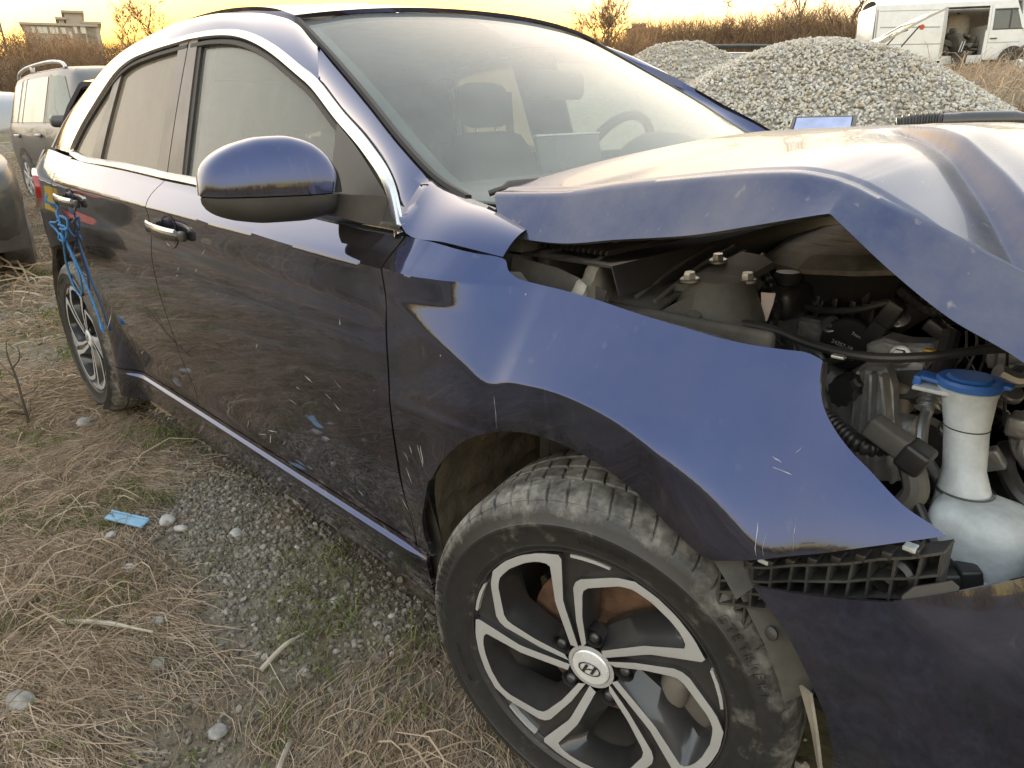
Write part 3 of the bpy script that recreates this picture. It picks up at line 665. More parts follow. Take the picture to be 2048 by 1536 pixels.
for i in range(len(hr)):
    a, b, c, f = hl[i], hr[i], hc[i], fr_[i]; row = []
    yl, yr = -.742, -.688
    kink = ss(.12, .24, b.x)*ss(.42, .26, b.x)
    lip = Vector((a.x, yl+.02*ss(.3, .6, a.x), a.y)); rid = Vector((b.x, yr+.03*ss(.3, .6, b.x), b.y))
    row += [lip+Vector((.0, .010, -.004)), lip, lip.lerp(rid, .3)+Vector((0, -.0030, 0)), lip.lerp(rid, .62)+Vector((0, -.0045, .001)), lip.lerp(rid, .90)+Vector((0, -.0050, .003)), lip.lerp(rid, .97)+Vector((0, -.0035, .0042)), rid+Vector((0, .003, .0055))]
    for j in range(1, 240):
        v = -1+2*j/240; k = abs(v); e = b if v < 0 else f
        x = c.x+(e.x-c.x)*k**1.8; z = e.y+(c.y-e.y)*(1-k**2.0)+.0055*(1 if k < .97 else 0.6)
        row.append(hood_dent(Vector((x, v*.688, z))))
    fl = Vector((f.x, .688, f.y)); ll = Vector((a.x, .742, f.y-.06))
    row += [fl, fl.lerp(ll, .5)+Vector((0, .006, .004)), ll]
    rows.append(row)
HOOD = ob('crumpled_hood', orient(shell(rows, .008), (0, 0, 1)), PAINT_HOOD, CAR, sharp=50)
# ------------------------------------------------------------------ wheels
def tyre_mat():
    m, t, o = nodes('tyre_rubber_with_mud')
    co = coordscale(t, (1, 1, 1)); p = N(t, 'ShaderNodeBsdfPrincipled'); p.inputs['Roughness'].default_value = .55
    sx = N(t, 'ShaderNodeSeparateXYZ'); tc = N(t, 'ShaderNodeTexCoord'); L(t, tc.outputs['Object'], sx.inputs[0])
    # radius from the axle (object axis Y)
    x2 = N(t, 'ShaderNodeMath', operation='MULTIPLY'); L(t, sx.outputs['X'], x2.inputs[0]); L(t, sx.outputs['X'], x2.inputs[1])
    z2 = N(t, 'ShaderNodeMath', operation='MULTIPLY_ADD'); L(t, sx.outputs['Z'], z2.inputs[0]); L(t, sx.outputs['Z'], z2.inputs[1]); L(t, x2.outputs[0], z2.inputs[2])
    rad = N(t, 'ShaderNodeMath', operation='SQRT'); L(t, z2.outputs[0], rad.inputs[0])
    mr = N(t, 'ShaderNodeMapRange'); mr.inputs[1].default_value = .282; mr.inputs[2].default_value = .312; L(t, rad.outputs[0], mr.inputs[0])
    n = N(t, 'ShaderNodeTexNoise'); n.inputs['Scale'].default_value = 13; n.inputs['Detail'].default_value = 9; n.inputs['Roughness'].default_value = .72; L(t, co, n.inputs['Vector'])
    n2 = N(t, 'ShaderNodeTexNoise'); n2.inputs['Scale'].default_value = 70; n2.inputs['Detail'].default_value = 4; L(t, co, n2.inputs['Vector'])
    a = N(t, 'ShaderNodeMath', operation='MULTIPLY_ADD'); a.inputs[1].default_value = .26; L(t, mr.outputs[0], a.inputs[0]); L(t, n.outputs['Fac'], a.inputs[2])
    k = ramp(t, a.outputs[0], [(.56, .03), (.68, .36), (.86, .9)])
    mud = ramp(t, n2.outputs['Fac'], [(.3, (.14, .13, .11)), (.7, (.36, .34, .30))])
    mx = N(t, 'ShaderNodeMix', data_type='RGBA'); L(t, k.outputs[0], mx.inputs[0]); mx.inputs[6].default_value = (.014, .014, .015, 1); L(t, mud.outputs[0], mx.inputs[7])
    L(t, mx.outputs[2], p.inputs['Base Color'])
    mr2 = N(t, 'ShaderNodeMapRange'); mr2.inputs[3].default_value = .42; mr2.inputs[4].default_value = .95; L(t, k.outputs[0], mr2.inputs[0]); L(t, mr2.outputs[0], p.inputs['Roughness'])
    bp = N(t, 'ShaderNodeBump'); bp.inputs['Strength'].default_value = .25; bp.inputs['Distance'].default_value = .004; L(t, a.outputs[0], bp.inputs['Height']); L(t, bp.outputs[0], p.inputs['Normal'])
    L(t, p.outputs[0], o.inputs[0]); return m
TYRE = tyre_mat()
RIMDARK = pbr('dark_grey_rim_paint', (.030, .031, .034), .28, metal=.35, coat=.6, dust=.10)
RIMFACE = pbr('machined_rim_face', (.52, .52, .52), .34, metal=.4, var=.06, dust=.10)
RIMBARREL = pbr('dull_rim_barrel', (.05, .05, .05), .5, metal=.6, dust=.3)
NUT = pbr('wheel_nut_steel', (.10, .10, .105), .35, metal=.9, dust=.15)
CAPM = pbr('silver_hub_cap', (.74, .74, .74), .25, metal=.3, dust=.05)
DISC = pbr('rusty_brake_disc', (.125, .068, .040), .8, var=.5, vscale=30, bump=.3)
CALIPER = pbr('cast_iron_caliper', (.17, .16, .15), .6, metal=.5, dust=.3)
def pol(r, a, y): a = R(a); return Vector((r*math.cos(a), y, r*math.sin(a)))
def tyre_geo(Rt=.316, Rr=.221, wd=.205, nseg=672):
    """local axis Y, outer face at y=-0; mould-true section with groove rings and shoulder sipes"""
    half = wd/2; yc = half-.006
    sec = []   # (r, y) from the outer bead round to the inner bead
    sec += [(Rr-.006, .004), (Rr+.003, -.003), (Rr+.010, -.0075), (Rr+.014, -.0065), (Rr+.030, -.0135), (Rr+.046, -.0155), (Rr+.048, -.0172), (Rr+.052, -.0172), (Rr+.054, -.0155), (Rr+.066, -.012), (Rr+.076, -.006), (Rt-.0125, .001), (Rt-.0115, .0005), (Rt-.0065, .008), (Rt-.0025, .018)]
    T = [(Rt-.0012, .030)]
    y0, y1 = .033, wd-.033-.012
    gro = [.052, .092, .128]
    for g in gro: T += [(Rt+.0, g-.0045), (Rt-.0075, g-.003), (Rt-.0075, g+.003), (Rt+.0, g+.0045)]
    sec += T+[(Rt-.0012, .152), (Rt-.0025, .172), (Rt-.0115, .187), (Rr+.05, .203), (Rr+.01, .194), (Rr-.006, .186)]
    n = len(sec); V, F = [], []
    for i in range(nseg):
        a = 360*i/nseg
        for (r, y) in sec:
            sip = 0
            if r > Rt-.0135 and i % 12 == 0 and (y < .047 or y > .133): sip = .0042
            elif r > Rt-.001 and i % 12 == 6 and (.056 < y < .088 or .096 < y < .124): sip = .005
            V.append(pol(r-sip, a+(y*55 if r > Rt-.0135 else 0), y))
    for i in range(nseg):
        for j in range(n-1):
            a, b = i*n+j, ((i+1) % nseg)*n+j
            F.append((a, a+1, b+1, b))
    # sidewall lettering blocks: raised moulded marks round the tyre
    rr = random.Random(4)
    for a0, cnt, r0, h in ((20, 9, Rr+.058, .014), (150, 9, Rr+.058, .014), (265, 9, Rr+.058, .014), (75, 14, Rr+.028, .006), (190, 14, Rr+.028, .006), (320, 12, Rr+.028, .006)):
        for q in range(cnt):
            a = a0+q*(h*230)*.95; wdt = h*200*rr.choice((.5, .6, .7))
            y = -.0145 if r0 > Rr+.05 else -.0150
            bars = rr.choice(([(0, 0, .18, 1), (.8, 0, 1, 1), (0, .8, 1, 1)], [(0, 0, .2, 1), (0, 0, 1, .2), (0, .45, .8, .62), (0, .8, 1, 1)], [(.4, 0, .62, 1), (0, .8, 1, 1)], [(0, 0, .2, 1), (.8, 0, 1, 1), (0, .4, 1, .6)]))
            for (u0, v0, u1, v1) in bars:
                P = [(u0, v0), (u1, v0), (u1, v1), (u0, v1)]; k = len(V)
                for dy in (0, -.0009):
                    for u, v in P: V.append(pol(r0+v*h, a+wdt*(1-u) if False else a-wdt*u, y+dy+(v*h*.10 if r0 > Rr+.05 else -v*h*.10)))
                F += [(k+4, k+5, k+6, k+7)]+[(k+e, k+(e+1) % 4, k+4+(e+1) % 4, k+4+e) for e in range(4)]
    return V, F
# one of the five twin-blade units, outline in polar form (radius, degrees)
UO = [(.0385, 113), (.09, 104.5), (.160, 98.8), (.174, 95.5), (.206, 77), (.2178, 69.5), (.2188, 60), (.218, 50), (.2165, 40), (.214, 29.5), (.127, 38), (.0385, 52)]
UI = [(.047, 99), (.10, 96.6), (.153, 93.4), (.163, 89.8), (.1955, 74), (.203, 68.5), (.2045, 60), (.204, 50), (.2025, 43), (.196, 36.8), (.127, 45), (.047, 66)]
UL = [(.060, 96), (.10, 94), (.150, 89), (.158, 86), (.188, 74), (.196, 68), (.199, 60), (.198, 52), (.192, 48), (.178, 48), (.110, 62), (.060, 84)]
def spoke_y(r): return -.004+.016*(1-min(1, r/.2))**1.2    # the face dishes in towards the hub
def rim_parts(parent):
    nU = 44
    o_ = spl([pol(r, a, spoke_y(r)) for r, a in UO], nU); i_ = spl([pol(r, a, spoke_y(r)) for r, a in UI], nU); l_ = spl([pol(r, a, .052+.0*r) for r, a in UL], nU)
    o_ = resamp([pol(r, a, spoke_y(r)) for r, a in UO], nU); i_ = resamp([pol(r, a, spoke_y(r)) for r, a in UI], nU); l_ = resamp([pol(r, a, .040 if r < .19 else .03) for r, a in UL], nU)
    faces, dark = ([], []), ([], [])
    for k in range(5):
        m = Matrix.Rotation(R(-72*k), 4, 'Y')
        f = loft([[a, a.lerp(b, .5)+Vector((0, -.0004, 0)), b] for a, b in zip(o_, i_)], closed=False)
        faces = join(faces, xf(f, m))
        # inner flank down to the window, outer flank down to the groove
        d1 = loft([[b+Vector((0, .0006, 0)), b.lerp(c, .25)+Vector((0, .006, 0)), c, c*1.0+Vector((0, .02, 0))] for b, c in zip(i_, l_)], closed=False)
        d2 = loft([[a+Vector((0, .011, 0))*1.0, a+Vector((0, .0006, 0))] for a in o_], closed=False)
        dark = join(dark, xf(d1, m), xf(d2, m))
        # groove floor between neighbouring units and the pocket by the rim
        fl = [(.040, 122), (.09, 113), (.127, 110.5), (.214, 102), (.2195, 92), (.2195, 80), (.2185, 69), (.206, 76.5), (.174, 95), (.160, 98.2), (.09, 104)]
        P = [pol(r, a, spoke_y(r)+.0095) for r, a in fl]
        dark = join(dark, xf((P, [tuple(reversed(range(len(P))))]), m))
        ab = [(.2165, 97.5), (.2172, 92), (.2172, 86), (.2165, 80.5), (.2125, 80), (.2118, 86), (.2115, 92), (.2118, 97.5)]
        n = len(ab); V = [pol(r, a, -.0028) for r, a in ab]+[pol(r, a, .008) for r, a in ab]
        faces = join(faces, xf((V, [tuple(reversed(range(n)))]+[(i, (i+1) % n, n+(i+1) % n, n+i) for i in range(n)]), m))
    hub = [pol(.0400, a, .0098) for a in range(0, 360, 6)]; hub2 = [pol(.0335, a, .0098) for a in range(0, 360, 6)]
    faces = join(faces, loft([hub, hub2], cap=False))
    # lip and barrel
    lip = [(.2235, .012), (.2238, .001), (.222, -.0035), (.2195, -.003), (.2175, .004)]
    def ring(prof, n=96):
        V = [pol(r, 360*i/n, y) for i in range(n) for r, y in prof]; return V, [tuple(reversed(f)) for f in grid_faces(n, len(prof), wrap=True)]
    ob('rim_spoke_face', faces, RIMFACE, parent, sharp=40)
    ob('rim_spoke_body', dark, RIMDARK, parent, sharp=40)
    ob('rim_lip', ring(lip), RIMDARK, parent)
    ob('rim_barrel', ring([(.2175, .004), (.212, .02), (.203, .035), (.198, .07), (.195, .19)]), RIMBARREL, parent)
    for k in range(5):
        a = 14+72*k
        pk = ring([(.0165, .010), (.0150, .020), (.0148, .034), (.002, .034)], 20); c = pol(.0585, a, 0)
        pk = (pk[0], [tuple(reversed(f)) for f in pk[1]])
        ob('nut_pocket', ([v+c for v in pk[0]], pk[1]), RIMDARK, parent)
        nt_ = lathe([(.0105, .0), (.0105, .014), (.0095, .020), (.006, .0245), (.001, .026)], 12); nt_ = [Vector((v.x, .034-v.z, v.y)) for v in nt_[0]], [tuple(f) for f in nt_[1]]
        ob('wheel_nut', ([v+c for v in nt_[0]], nt_[1]), NUT, parent)
    # hub cap with an oval ring and slanted H emblem
    cp = ring([(.0325, .014), (.0325, .0085), (.0305, .0065), (.022, .0052), (.001, .0046)], 48)
    ob('hub_cap', (cp[0], cp[1]), CAPM, parent)
    V, F = [], []
    n = 40
    for i in range(n):
        a = 2*math.pi*i/n
        for e in (1.0, .86): V.append(Vector((.0195*e*math.cos(a)*1.0, .0034, .0125*e*math.sin(a))))
    F = [tuple(reversed((2*i, 2*i+1, 2*((i+1) % n)+1, 2*((i+1) % n)))) for i in range(n)]
    em = (V, F)
    for P in ([(-.0135, -.0075), (-.009, -.0095), (-.001, .0085), (-.006, .0085)], [(.001, -.0085), (.006, -.0085), (.0135, .0075), (.009, .0095)], [(-.006, -.003), (.005, .0005), (.006, .003), (-.005, -.0005)]):
        em = join(em, ([Vector((x, .0032, z)) for x, z in P], [(0, 1, 2, 3)]))
    ob('hub_emblem', em, NUT, parent)
def make_wheel(name, loc, rotz, camber, spin, parent, s=-1):
    e = bpy.data.objects.new(name, None); link(e, parent); e.empty_display_size = .05
    e.matrix_local = Matrix.Translation(loc) @ Matrix.Rotation(rotz, 4, 'Z') @ Matrix.Rotation(camber, 4, 'X') @ Matrix.Rotation(spin, 4, 'Y')
    tg = tyre_geo(); ob('tyre', tg, TYRE, e, sharp=38)
    rim_parts(e)
    d = lathe([(.065, 0), (.14, 0), (.14, .022), (.065, .022)], 48); ob('brake_disc', ([Vector((v.x, .075+v.z, v.y)) for v in d[0]], d[1]), DISC, e)
    h = lathe([(.005, 0), (.062, 0), (.066, .03), (.066, .05), (.005, .05)], 32); ob('brake_hub', ([Vector((v.x, .05+v.z, v.y)) for v in h[0]], h[1]), DISC, e)
    return e
def fix_wheel_normals(e):
    for c in e.children:
        if c.type == 'MESH':
            bm = bmesh.new(); bm.from_mesh(c.data); bmesh.ops.recalc_face_normals(bm, faces=bm.faces); bm.to_mesh(c.data); bm.free()
FW = make_wheel('front_wheel', Vector((.012, -.879, .288)), R(14.1), R(1.94), 0, CAR)
RW = make_wheel('rear_wheel', Vector((-2.652, -.886, .316)), 0, 0, R(-31), CAR)
cal = bpy.data.objects.new('brake_caliper', None)
g = join(box(.09, .07, .16, .02), box(.05, .085, .07, .02, (-.035, -.01, 0)), mv(lathe([(.012, 0), (.012, .07)], 10), -.03, -.02, -.04))
ob('brake_caliper', xf(g, Matrix.Translation((.145, -.752, .262)) @ Matrix.Rotation(R(14), 4, 'Z') @ Matrix.Rotation(R(10), 4, 'Y')), CALIPER, CAR)
for src, loc, rz in ((FW, (.012, .879, .288), R(180+14)), (RW, (-2.652, .886, .316), R(180))):
    c = copy_tree(src, CAR); c.matrix_local = Matrix.Translation(loc) @ Matrix.Rotation(rz, 4, 'Z')
# ------------------------------------------------------------------ mirrors, handles, bumper
# the housing is a rounded wedge: long axis runs outboard (y), face looks forward
def housing(s, door):
    # closed rounded body: rings in x-z along y from the foot (t=0) to the blunt tip (t=1)
    HU = [(0, .050), (.08, .074), (.2, .090), (.36, .0965), (.52, .0945), (.68, .086), (.82, .072), (.92, .054), (.975, .032), (1, .002)]
    HD = [(0, .034), (.1, .042), (.3, .048), (.55, .048), (.75, .043), (.88, .034), (.96, .021), (1, .002)]
    XH = [(0, .048), (.1, .060), (.35, .068), (.65, .062), (.85, .050), (.95, .034), (1, .004)]
    up, lo, bk = [], [], []
    ts = [1-math.cos(math.pi/2*0)-0 if False else (i/33)**.92 for i in range(34)]
    for t in ts:
        y = -.866-.219*t; xc = -.648-.034*t-.012*t*t; zm = .999+.006*t; hu, hd, hx_ = cub(HU, t), cub(HD, t), cub(XH, t)
        pw_ = lambda v, e: math.copysign(abs(v)**e, v)
        up.append([Vector((xc+hx_*pw_(math.cos(a), .72), y, zm+hu*pw_(math.sin(a), .80))) for a in [math.pi*.80*k/20 for k in range(21)]])
        lo.append([Vector((xc+hx_*pw_(math.cos(a), .72), y, zm-.0025+hd*pw_(math.sin(a), .85))) for a in [-math.pi*.80*k/16 for k in range(17)]])
        bk.append([up[-1][-1]+Vector((.004, 0, 0)), lo[-1][-1]+Vector((.004, 0, 0))])
    e = bpy.data.objects.new('wing_mirror', None); link(e, CAR)
    ob('mirror_cap', sidey(orient(shell(up, .003), (1, -.3, .6)), s), PAINT, e)
    ob('mirror_lower_shell', sidey(orient(shell(lo, .003), (1, 0, -1)), s), BLACK, e)
    ob('mirror_glass', sidey(orient(loft(bk, closed=False), (-1, 0, 0)), s), pbr('mirror_glass', (.6, .62, .64), .03, metal=1, var=.02), e)
    V = []
    for i in range(9, 33):
        t = ts[i]; u = (i-9)/23; h = min(.016*u+.002, cub(HU, t)*.55); r_ = up[i]; a_ = r_[0]; b_ = r_[2]; c_ = r_[4]
        q = lambda f: a_+Vector((.0022-.006*f*(h/.016), -.0012*u, h*f))
        V.append([q(0), q(.5)+Vector((.001, 0, 0)), q(1)])
    ob('indicator_lens', sidey(orient(loft(V, closed=False), (1, -.3, .2)), s), pbr('indicator_lens', (.55, .56, .58), .12, metal=.6), e)
    # foot down to the door top and sail
    ft = loft([[Vector((-.60, -.875, .955)), Vector((-.695, -.875, .955)), Vector((-.70, -.875, 1.0)), Vector((-.595, -.875, .996))], [Vector((-.565, -.855, .945)), Vector((-.69, -.855, .945)), Vector((-.695, -.855, .99)), Vector((-.56, -.855, .995))], [Vector((-.535, -.835, .938)), Vector((-.685, -.835, .938)), Vector((-.69, -.83, .985)), Vector((-.53, -.825, .992))], [Vector((-.525, -.80, .936)), Vector((-.68, -.80, .936)), Vector((-.685, -.80, .98)), Vector((-.52, -.80, .985))]])
    o = ob('mirror_foot', sidey(ft, s), BLACK, e, sharp=60)
    return e
housing(-1, NEAR_FD)      # the far mirror is gone
def handle(x0, z0, s, door, slope):
    """pull handle with chrome-edged scoop behind it; x0 rear end"""
    P = []
    Ln = .225
    for i in range(22):
        u = i/21; x = x0+Ln*u; z = z0+slope*Ln*u
        off = .006+.030*math.sin(math.pi*min(1, max(0, (u*.94+.03))))**.55
        hh = .0135+.004*math.sin(math.pi*u)-.006*(1 if u in (0, 1) else 0); th = .008
        ring = []
        for k in range(10):
            a = 2*math.pi*k/10; ring.append(sp(x, z+hh*math.sin(a), off+th*math.cos(a)))
        P.append(ring)
    ob('door_handle', sidey(loft(P), s), BLACKG, door, sharp=60)
    rows = [[sp(x0+Ln*i/21, z0+slope*Ln*i/21+.010+.003*math.sin(math.pi*i/21)+dz, .008+.030*math.sin(math.pi*min(1, i/21*.94+.03))**.55+do) for dz, do in ((-.004, .0045), (.003, .003), (.006, -.001))] for i in range(1, 21)]
    ob('handle_chrome_edge', sidey(orient(shell(rows, 0)), s), CHROME, door)
    # scoop: dished recess shown as a shallow bowl rim
    cx_, cz_ = x0+Ln*.52, z0+slope*Ln*.5
    V, F = [], []; n = 28; prof = [(1.0, .0016), (.93, .0022), (.86, -.001), (.55, -.001)]
    for r, o_ in prof:
        for k in range(n):
            a = 2*math.pi*k/n; V.append(sp(cx_+.062*r*math.cos(a), cz_-.004+.046*r*math.sin(a), o_ if r > .9 else .0012))
    for i in range(len(prof)-1):
        for k in range(n): F.append((i*n+k, i*n+(k+1) % n, (i+1)*n+(k+1) % n, (i+1)*n+k))
    F.append(tuple((len(prof)-1)*n+k for k in range(n)))
    ob('handle_scoop', sidey(orient((V, F)), s), SCOOP, door)
    kb = [sp(x0+Ln+.012, z0+slope*Ln+.0, .012)]
    ob('handle_end_cap', sidey(mv(box(.03, .016, .026, .006), *sp(x0+Ln+.010, z0+slope*Ln, .012)), s), BLACK, door)
SCOOP = paint_mat('scoop_paint', (.030, .035, .09), .85, .2, dust=.04, splash=False)
for s, a, b in ((-1, NEAR_FD, NEAR_RD), (1, FAR_FD, FAR_RD)):
    handle(-1.575, .866, s, a, -.055); handle(-2.50, .893, s, b, -.055)
# front bumper skin, hanging loose from the bracket
BT = [(.262, .572), (.30, .580), (.36, .594), (.43, .612), (.50, .632), (.60, .655), (.70, .67), (.80, .68), (.865, .685)]
def bp_pt(x, z, off=0):
    P = cub(BPLAN, x)
    zt = lint([(.26, .572), (.5, .632), (.7, .67), (.9, .685)], x)
    # sharp crease that falls towards the rear: the upper lobe leans back, the lower face leans in
    s_ = z-(lint([(.25, .66), (.40, .607), (.52, .50), (.70, .40), (.9, .36)], x))
    d = (.36*s_+.9*s_*s_ if s_ > 0 else -.16*s_-.10*math.sin(min(1, -s_/.35)*math.pi)*.12)
    return Vector((x, -(P-d+off), z))
BPLAN = [(.2, .886), (.27, .874), (.35, .856), (.43, .826), (.5, .79), (.6, .715), (.7, .61), (.8, .46), (.87, .27), (.895, .1), (.9, 0)]
left = [(.372, .20), (.370, .28), (.366, .34), (.356, .40), (.342, .44), (.325, .48), (.30, .524), (.262, .572)]
G2 = coons([Vector(p) for p in [(.372, .20), (.5, .19), (.7, .185), (.895, .185)]], [Vector(p) for p in BT[:-1]+[(.895, .686)]], [Vector(p) for p in left], [Vector((.895, .185)), Vector((.897, .45)), Vector((.895, .686))], 80, 40)
rows = [[bp_pt(p.x, p.y) for p in row] for row in G2]
rows2 = [[Vector((p.x, -p.y, p.z)) for p in row] for row in reversed(rows)]
BUMP = ob('front_bumper', orient(shell(rows+rows2, .0035), (.5, -1, 0)) if False else shell(rows, .0035), PAINT, CAR)
BUMP2 = ob('front_bumper_far_half', mirror_y(shell(rows, .0035)), PAINT, CAR)
for a, b, h in ((.412, .455, .012), (.505, .525, .010)):
    f = lambda x, dz, dy: bp_pt(x, lint([(q[0], q[1]) for q in BT], x)+dz, -dy)
    rows_t = [[f(a+(b-a)*i/6, dz*(1 if 0 < i < 6 else .3), .004) for dz in (-.004, h*.6, h)] for i in range(7)]
    ob('bumper_tab', orient(shell(rows_t, .003)), BLACK, BUMP)
# inner arch flap and liner edge in front of the tyre

# white scratches and chips in the near side paint: (x,z) to (x,z)
SCR = [(-1.866, .697, -1.825, .713), (-1.42, .753, -1.404, .769), (-1.295, .767, -1.283, .776), (-1.439, .737, -1.418, .744), (-1.255, .814, -1.225, .832), (-2.257, .432, -2.168, .525), (-2.06, .371, -2.01, .392), (-.998, .622, -.982, .639), (-.774, .607, -.744, .598), (-.828, .566, -.813, .564), (-.887, .52, -.849, .515), (-.696, .585, -.675, .577), (-.647, .63, -.626, .615), (-.666, .571, -.645, .557), (-1.263, .319, -1.232, .353), (-1.193, .321, -1.139, .337), (-1.11, .36, -1.05, .374), (-1.131, .313, -1.103, .349), (-1.048, .335, -1.018, .356), (-.757, .459, -.734, .46), (-.603, .763, -.602, .751), (-.429, .534, -.419, .517), (-.407, .557, -.404, .541), (-.382, .566, -.372, .523), (-.374, .567, -.37, .529), (-.433, .499, -.422, .466), (-.17, .717, -.168, .663), (-.496, .4, -.481, .37), (-.692, .338, -.671, .327), (.248, .712, .271, .709), (.266, .73, .271, .738), (.243, .722, .256, .718), (.253, .653, .26, .615), (.265, .644, .268, .617), (.292, .67, .298, .632)]
SCRM = pbr('bare_scratch', (.36, .345, .33), .8, var=.4, vscale=90)
r_ = random.Random(9)
for a, b, c, d in SCR:
    L_ = math.hypot(c-a, d-b); n = 6; w0 = (.0011 if a < -.2 else .0003)*r_.uniform(.6, 1.5); V = []
    if abs(a+1.11) < .03: w0 *= 2
    tx, tz = (c-a)/L_, (d-b)/L_
    for i in range(n):
        u = i/(n-1); ww = w0*math.sin(math.pi*(.08+.84*u))*r_.uniform(.5, 1.3); x = a+(c-a)*u+r_.gauss(0, .0006); z = b+(d-b)*u
        V.append([sp(x-tz*ww, z+tx*ww, .0007), sp(x+tz*ww, z-tx*ww, .0007)])
    o = NEAR_FENDER if a > -.447 else (NEAR_FD if a > -1.6 else NEAR_RD)
    ob('paint_scratch', orient(loft(V, closed=False)), SCRM, o)
# ------------------------------------------------------------------ engine bay
ALU = pbr('cast_aluminium', (.46, .46, .46), .45, metal=.75, var=.25, vscale=30, bump=.25, bscale=90, dust=.22)
ALUP = pbr('aluminium_pipe', (.55, .55, .55), .3, metal=.9, dust=.12)
STEEL = pbr('zinc_bolt', (.5, .49, .47), .3, metal=.9, dust=.2)
ENGPL = pbr('dusty_engine_plastic', (.045, .042, .038), .55, dust=.75, dustcol=(.36, .32, .255), dscale=9, bump=.08, bscale=200)
ENGDK = pbr('dark_engine_plastic', (.014, .014, .015), .36, dust=.09)
DUSTY = pbr('dust_covered_black_metal', (.035, .033, .030), .6, dust=.38, dustcol=(.17, .155, .13), dscale=12)
HOSE = pbr('black_hose', (.015, .015, .016), .36, dust=.09)
TANKM = pbr('white_tank_plastic', (.60, .65, .69), .3, dust=.34, var=.08, dustcol=(.27, .26, .235), dscale=34, bump=.35, bscale=28)
BLUEC = pbr('blue_cap_plastic', (.02, .13, .46), .35, dust=.14)
BRASS = pbr('yellow_zinc', (.55, .34, .06), .4, metal=.5)
bay = bpy.data.objects.new('engine_bay', None); link(bay, CAR)
def quad(*P): return [Vector(p) for p in P], [tuple(range(len(P)))]
ob('firewall', mv(box(.03, 1.36, .68, .01), -.27, 0, .56), DARKIN, bay)
ob('bay_floor', mv(box(1.0, 1.2, .02), .28, 0, .2), DARKIN, bay)
for s in (-1, 1): ob('inner_apron', mv(box(.42, .02, .38, .008), -.05, s*.665, .64), DARKIN, bay)
ob('near_inner_rail', mv(box(.30, .05, .09, .012), .22, -.50, .48), DUSTY, bay)
ob('crash_beam', mv(box(.06, .84, .11, .015), .70, 0, .5), DARKIN, bay)
ob('radiator', mv(box(.05, .7, .42, .01), .62, .05, .48), DARKIN, bay)
# fender flange strip under the hood edge
rows = [[sp(x, z, -.012)+Vector((0, 0, -.006)), sp(x, z, -.045)+Vector((0, 0, -.012)), sp(x, z, -.05)+Vector((0, 0, -.06))] for x, z in [(t.x, t.y) for t in spl([Vector(p) for p in [(-.235, .893), (-.203, .876), (-.132, .868), (-.037, .860), (.061, .847), (.171, .828), (.24, .818)]], 40)]]
ob('fender_flange', orient(shell(rows, 0), (0, -.2, 1)), DARKIN, bay)
# cowl grille: curved slats
cw = bpy.data.objects.new('cowl_grille', None); link(cw, CAR)
for k in range(15):
    x = -.30+.0125*k
    P = spl([Vector((x-.02, -.66, .905)), Vector((x+.004, -.56, .912)), Vector((x+.02, -.40, .915)), Vector((x+.03, -.1, .915)), Vector((x+.03, .3, .915))], 20)
    ob('slat', loft([[p+Vector((0, 0, 0)), p+Vector((.0045, 0, .006)), p+Vector((.006, 0, .004)), p+Vector((.003, 0, -.004))] for p in P]), ENGDK, cw)
ob('cowl_tray', orient(shell([[Vector((-.33, y, .892)), Vector((-.22, y, .893)), Vector((-.10, y, .893)), Vector((-.085, y, .85))] for y in fr(-.70, .6, 12)], .004), (0, 0, 1)), ENGDK, cw)
ob('cowl_side_wall', orient(shell([[Vector((-.30, -.745, .80)), Vector((-.30, -.72, .893))], [Vector((-.20, -.735, .80)), Vector((-.20, -.715, .884))], [Vector((-.12, -.72, .78)), Vector((-.10, -.71, .858))]], .004), (0, -1, 0)), DARKIN, cw)
# stepped plastic arm at the tray edge
P = [(-.115, -.765, .862), (-.118, -.748, .876), (-.13, -.735, .874), (-.135, -.715, .872), (-.137, -.70, .892), (-.15, -.66, .897), (-.165, -.62, .897), (-.172, -.60, .915), (-.20, -.52, .924), (-.235, -.40, .928), (-.26, -.20, .93)]
rows = []
for p in spl([Vector(q) for q in P], 46, False):
    rows.append([p+Vector((.02, .0, -.075)), p+Vector((.012, -.004, -.004)), p, p+Vector((-.012, .006, .001)), p+Vector((-.024, .012, -.006)), p+Vector((-.026, .012, -.05))])
ob('stepped_cowl_arm', loft(rows), ENGPL, cw, sharp=55)
# strut tower with sloped top plate, gutter and mount
tw = bpy.data.objects.new('strut_tower', None); link(tw, CAR)
plate = [[Vector((-.17, -.665, .838)), Vector((-.19, -.50, .872)), Vector((-.20, -.34, .892))], [Vector((-.10, -.675, .832)), Vector((-.11, -.51, .868)), Vector((-.12, -.34, .888))], [Vector((-.04, -.665, .825)), Vector((-.045, -.52, .86)), Vector((-.05, -.36, .88))]]
G = [[None]*18 for _ in range(18)]
for i in range(18):
    for j in range(18):
        u, v = i/17, j/17
        a = plate[0][0]*(1-u)*(1-v)+plate[2][0]*u*(1-v)+plate[0][2]*(1-u)*v+plate[2][2]*u*v
        rec = -.007 if (.18 < u < .5 and .25 < v < .8) or (.6 < u < .9 and .2 < v < .75) else 0
        G[i][j] = a+Vector((0, 0, rec+.006*math.sin(math.pi*v)))
ob('tower_plate', orient(shell(G, .006), (0, 0, 1)), DUSTY, tw, sharp=25)
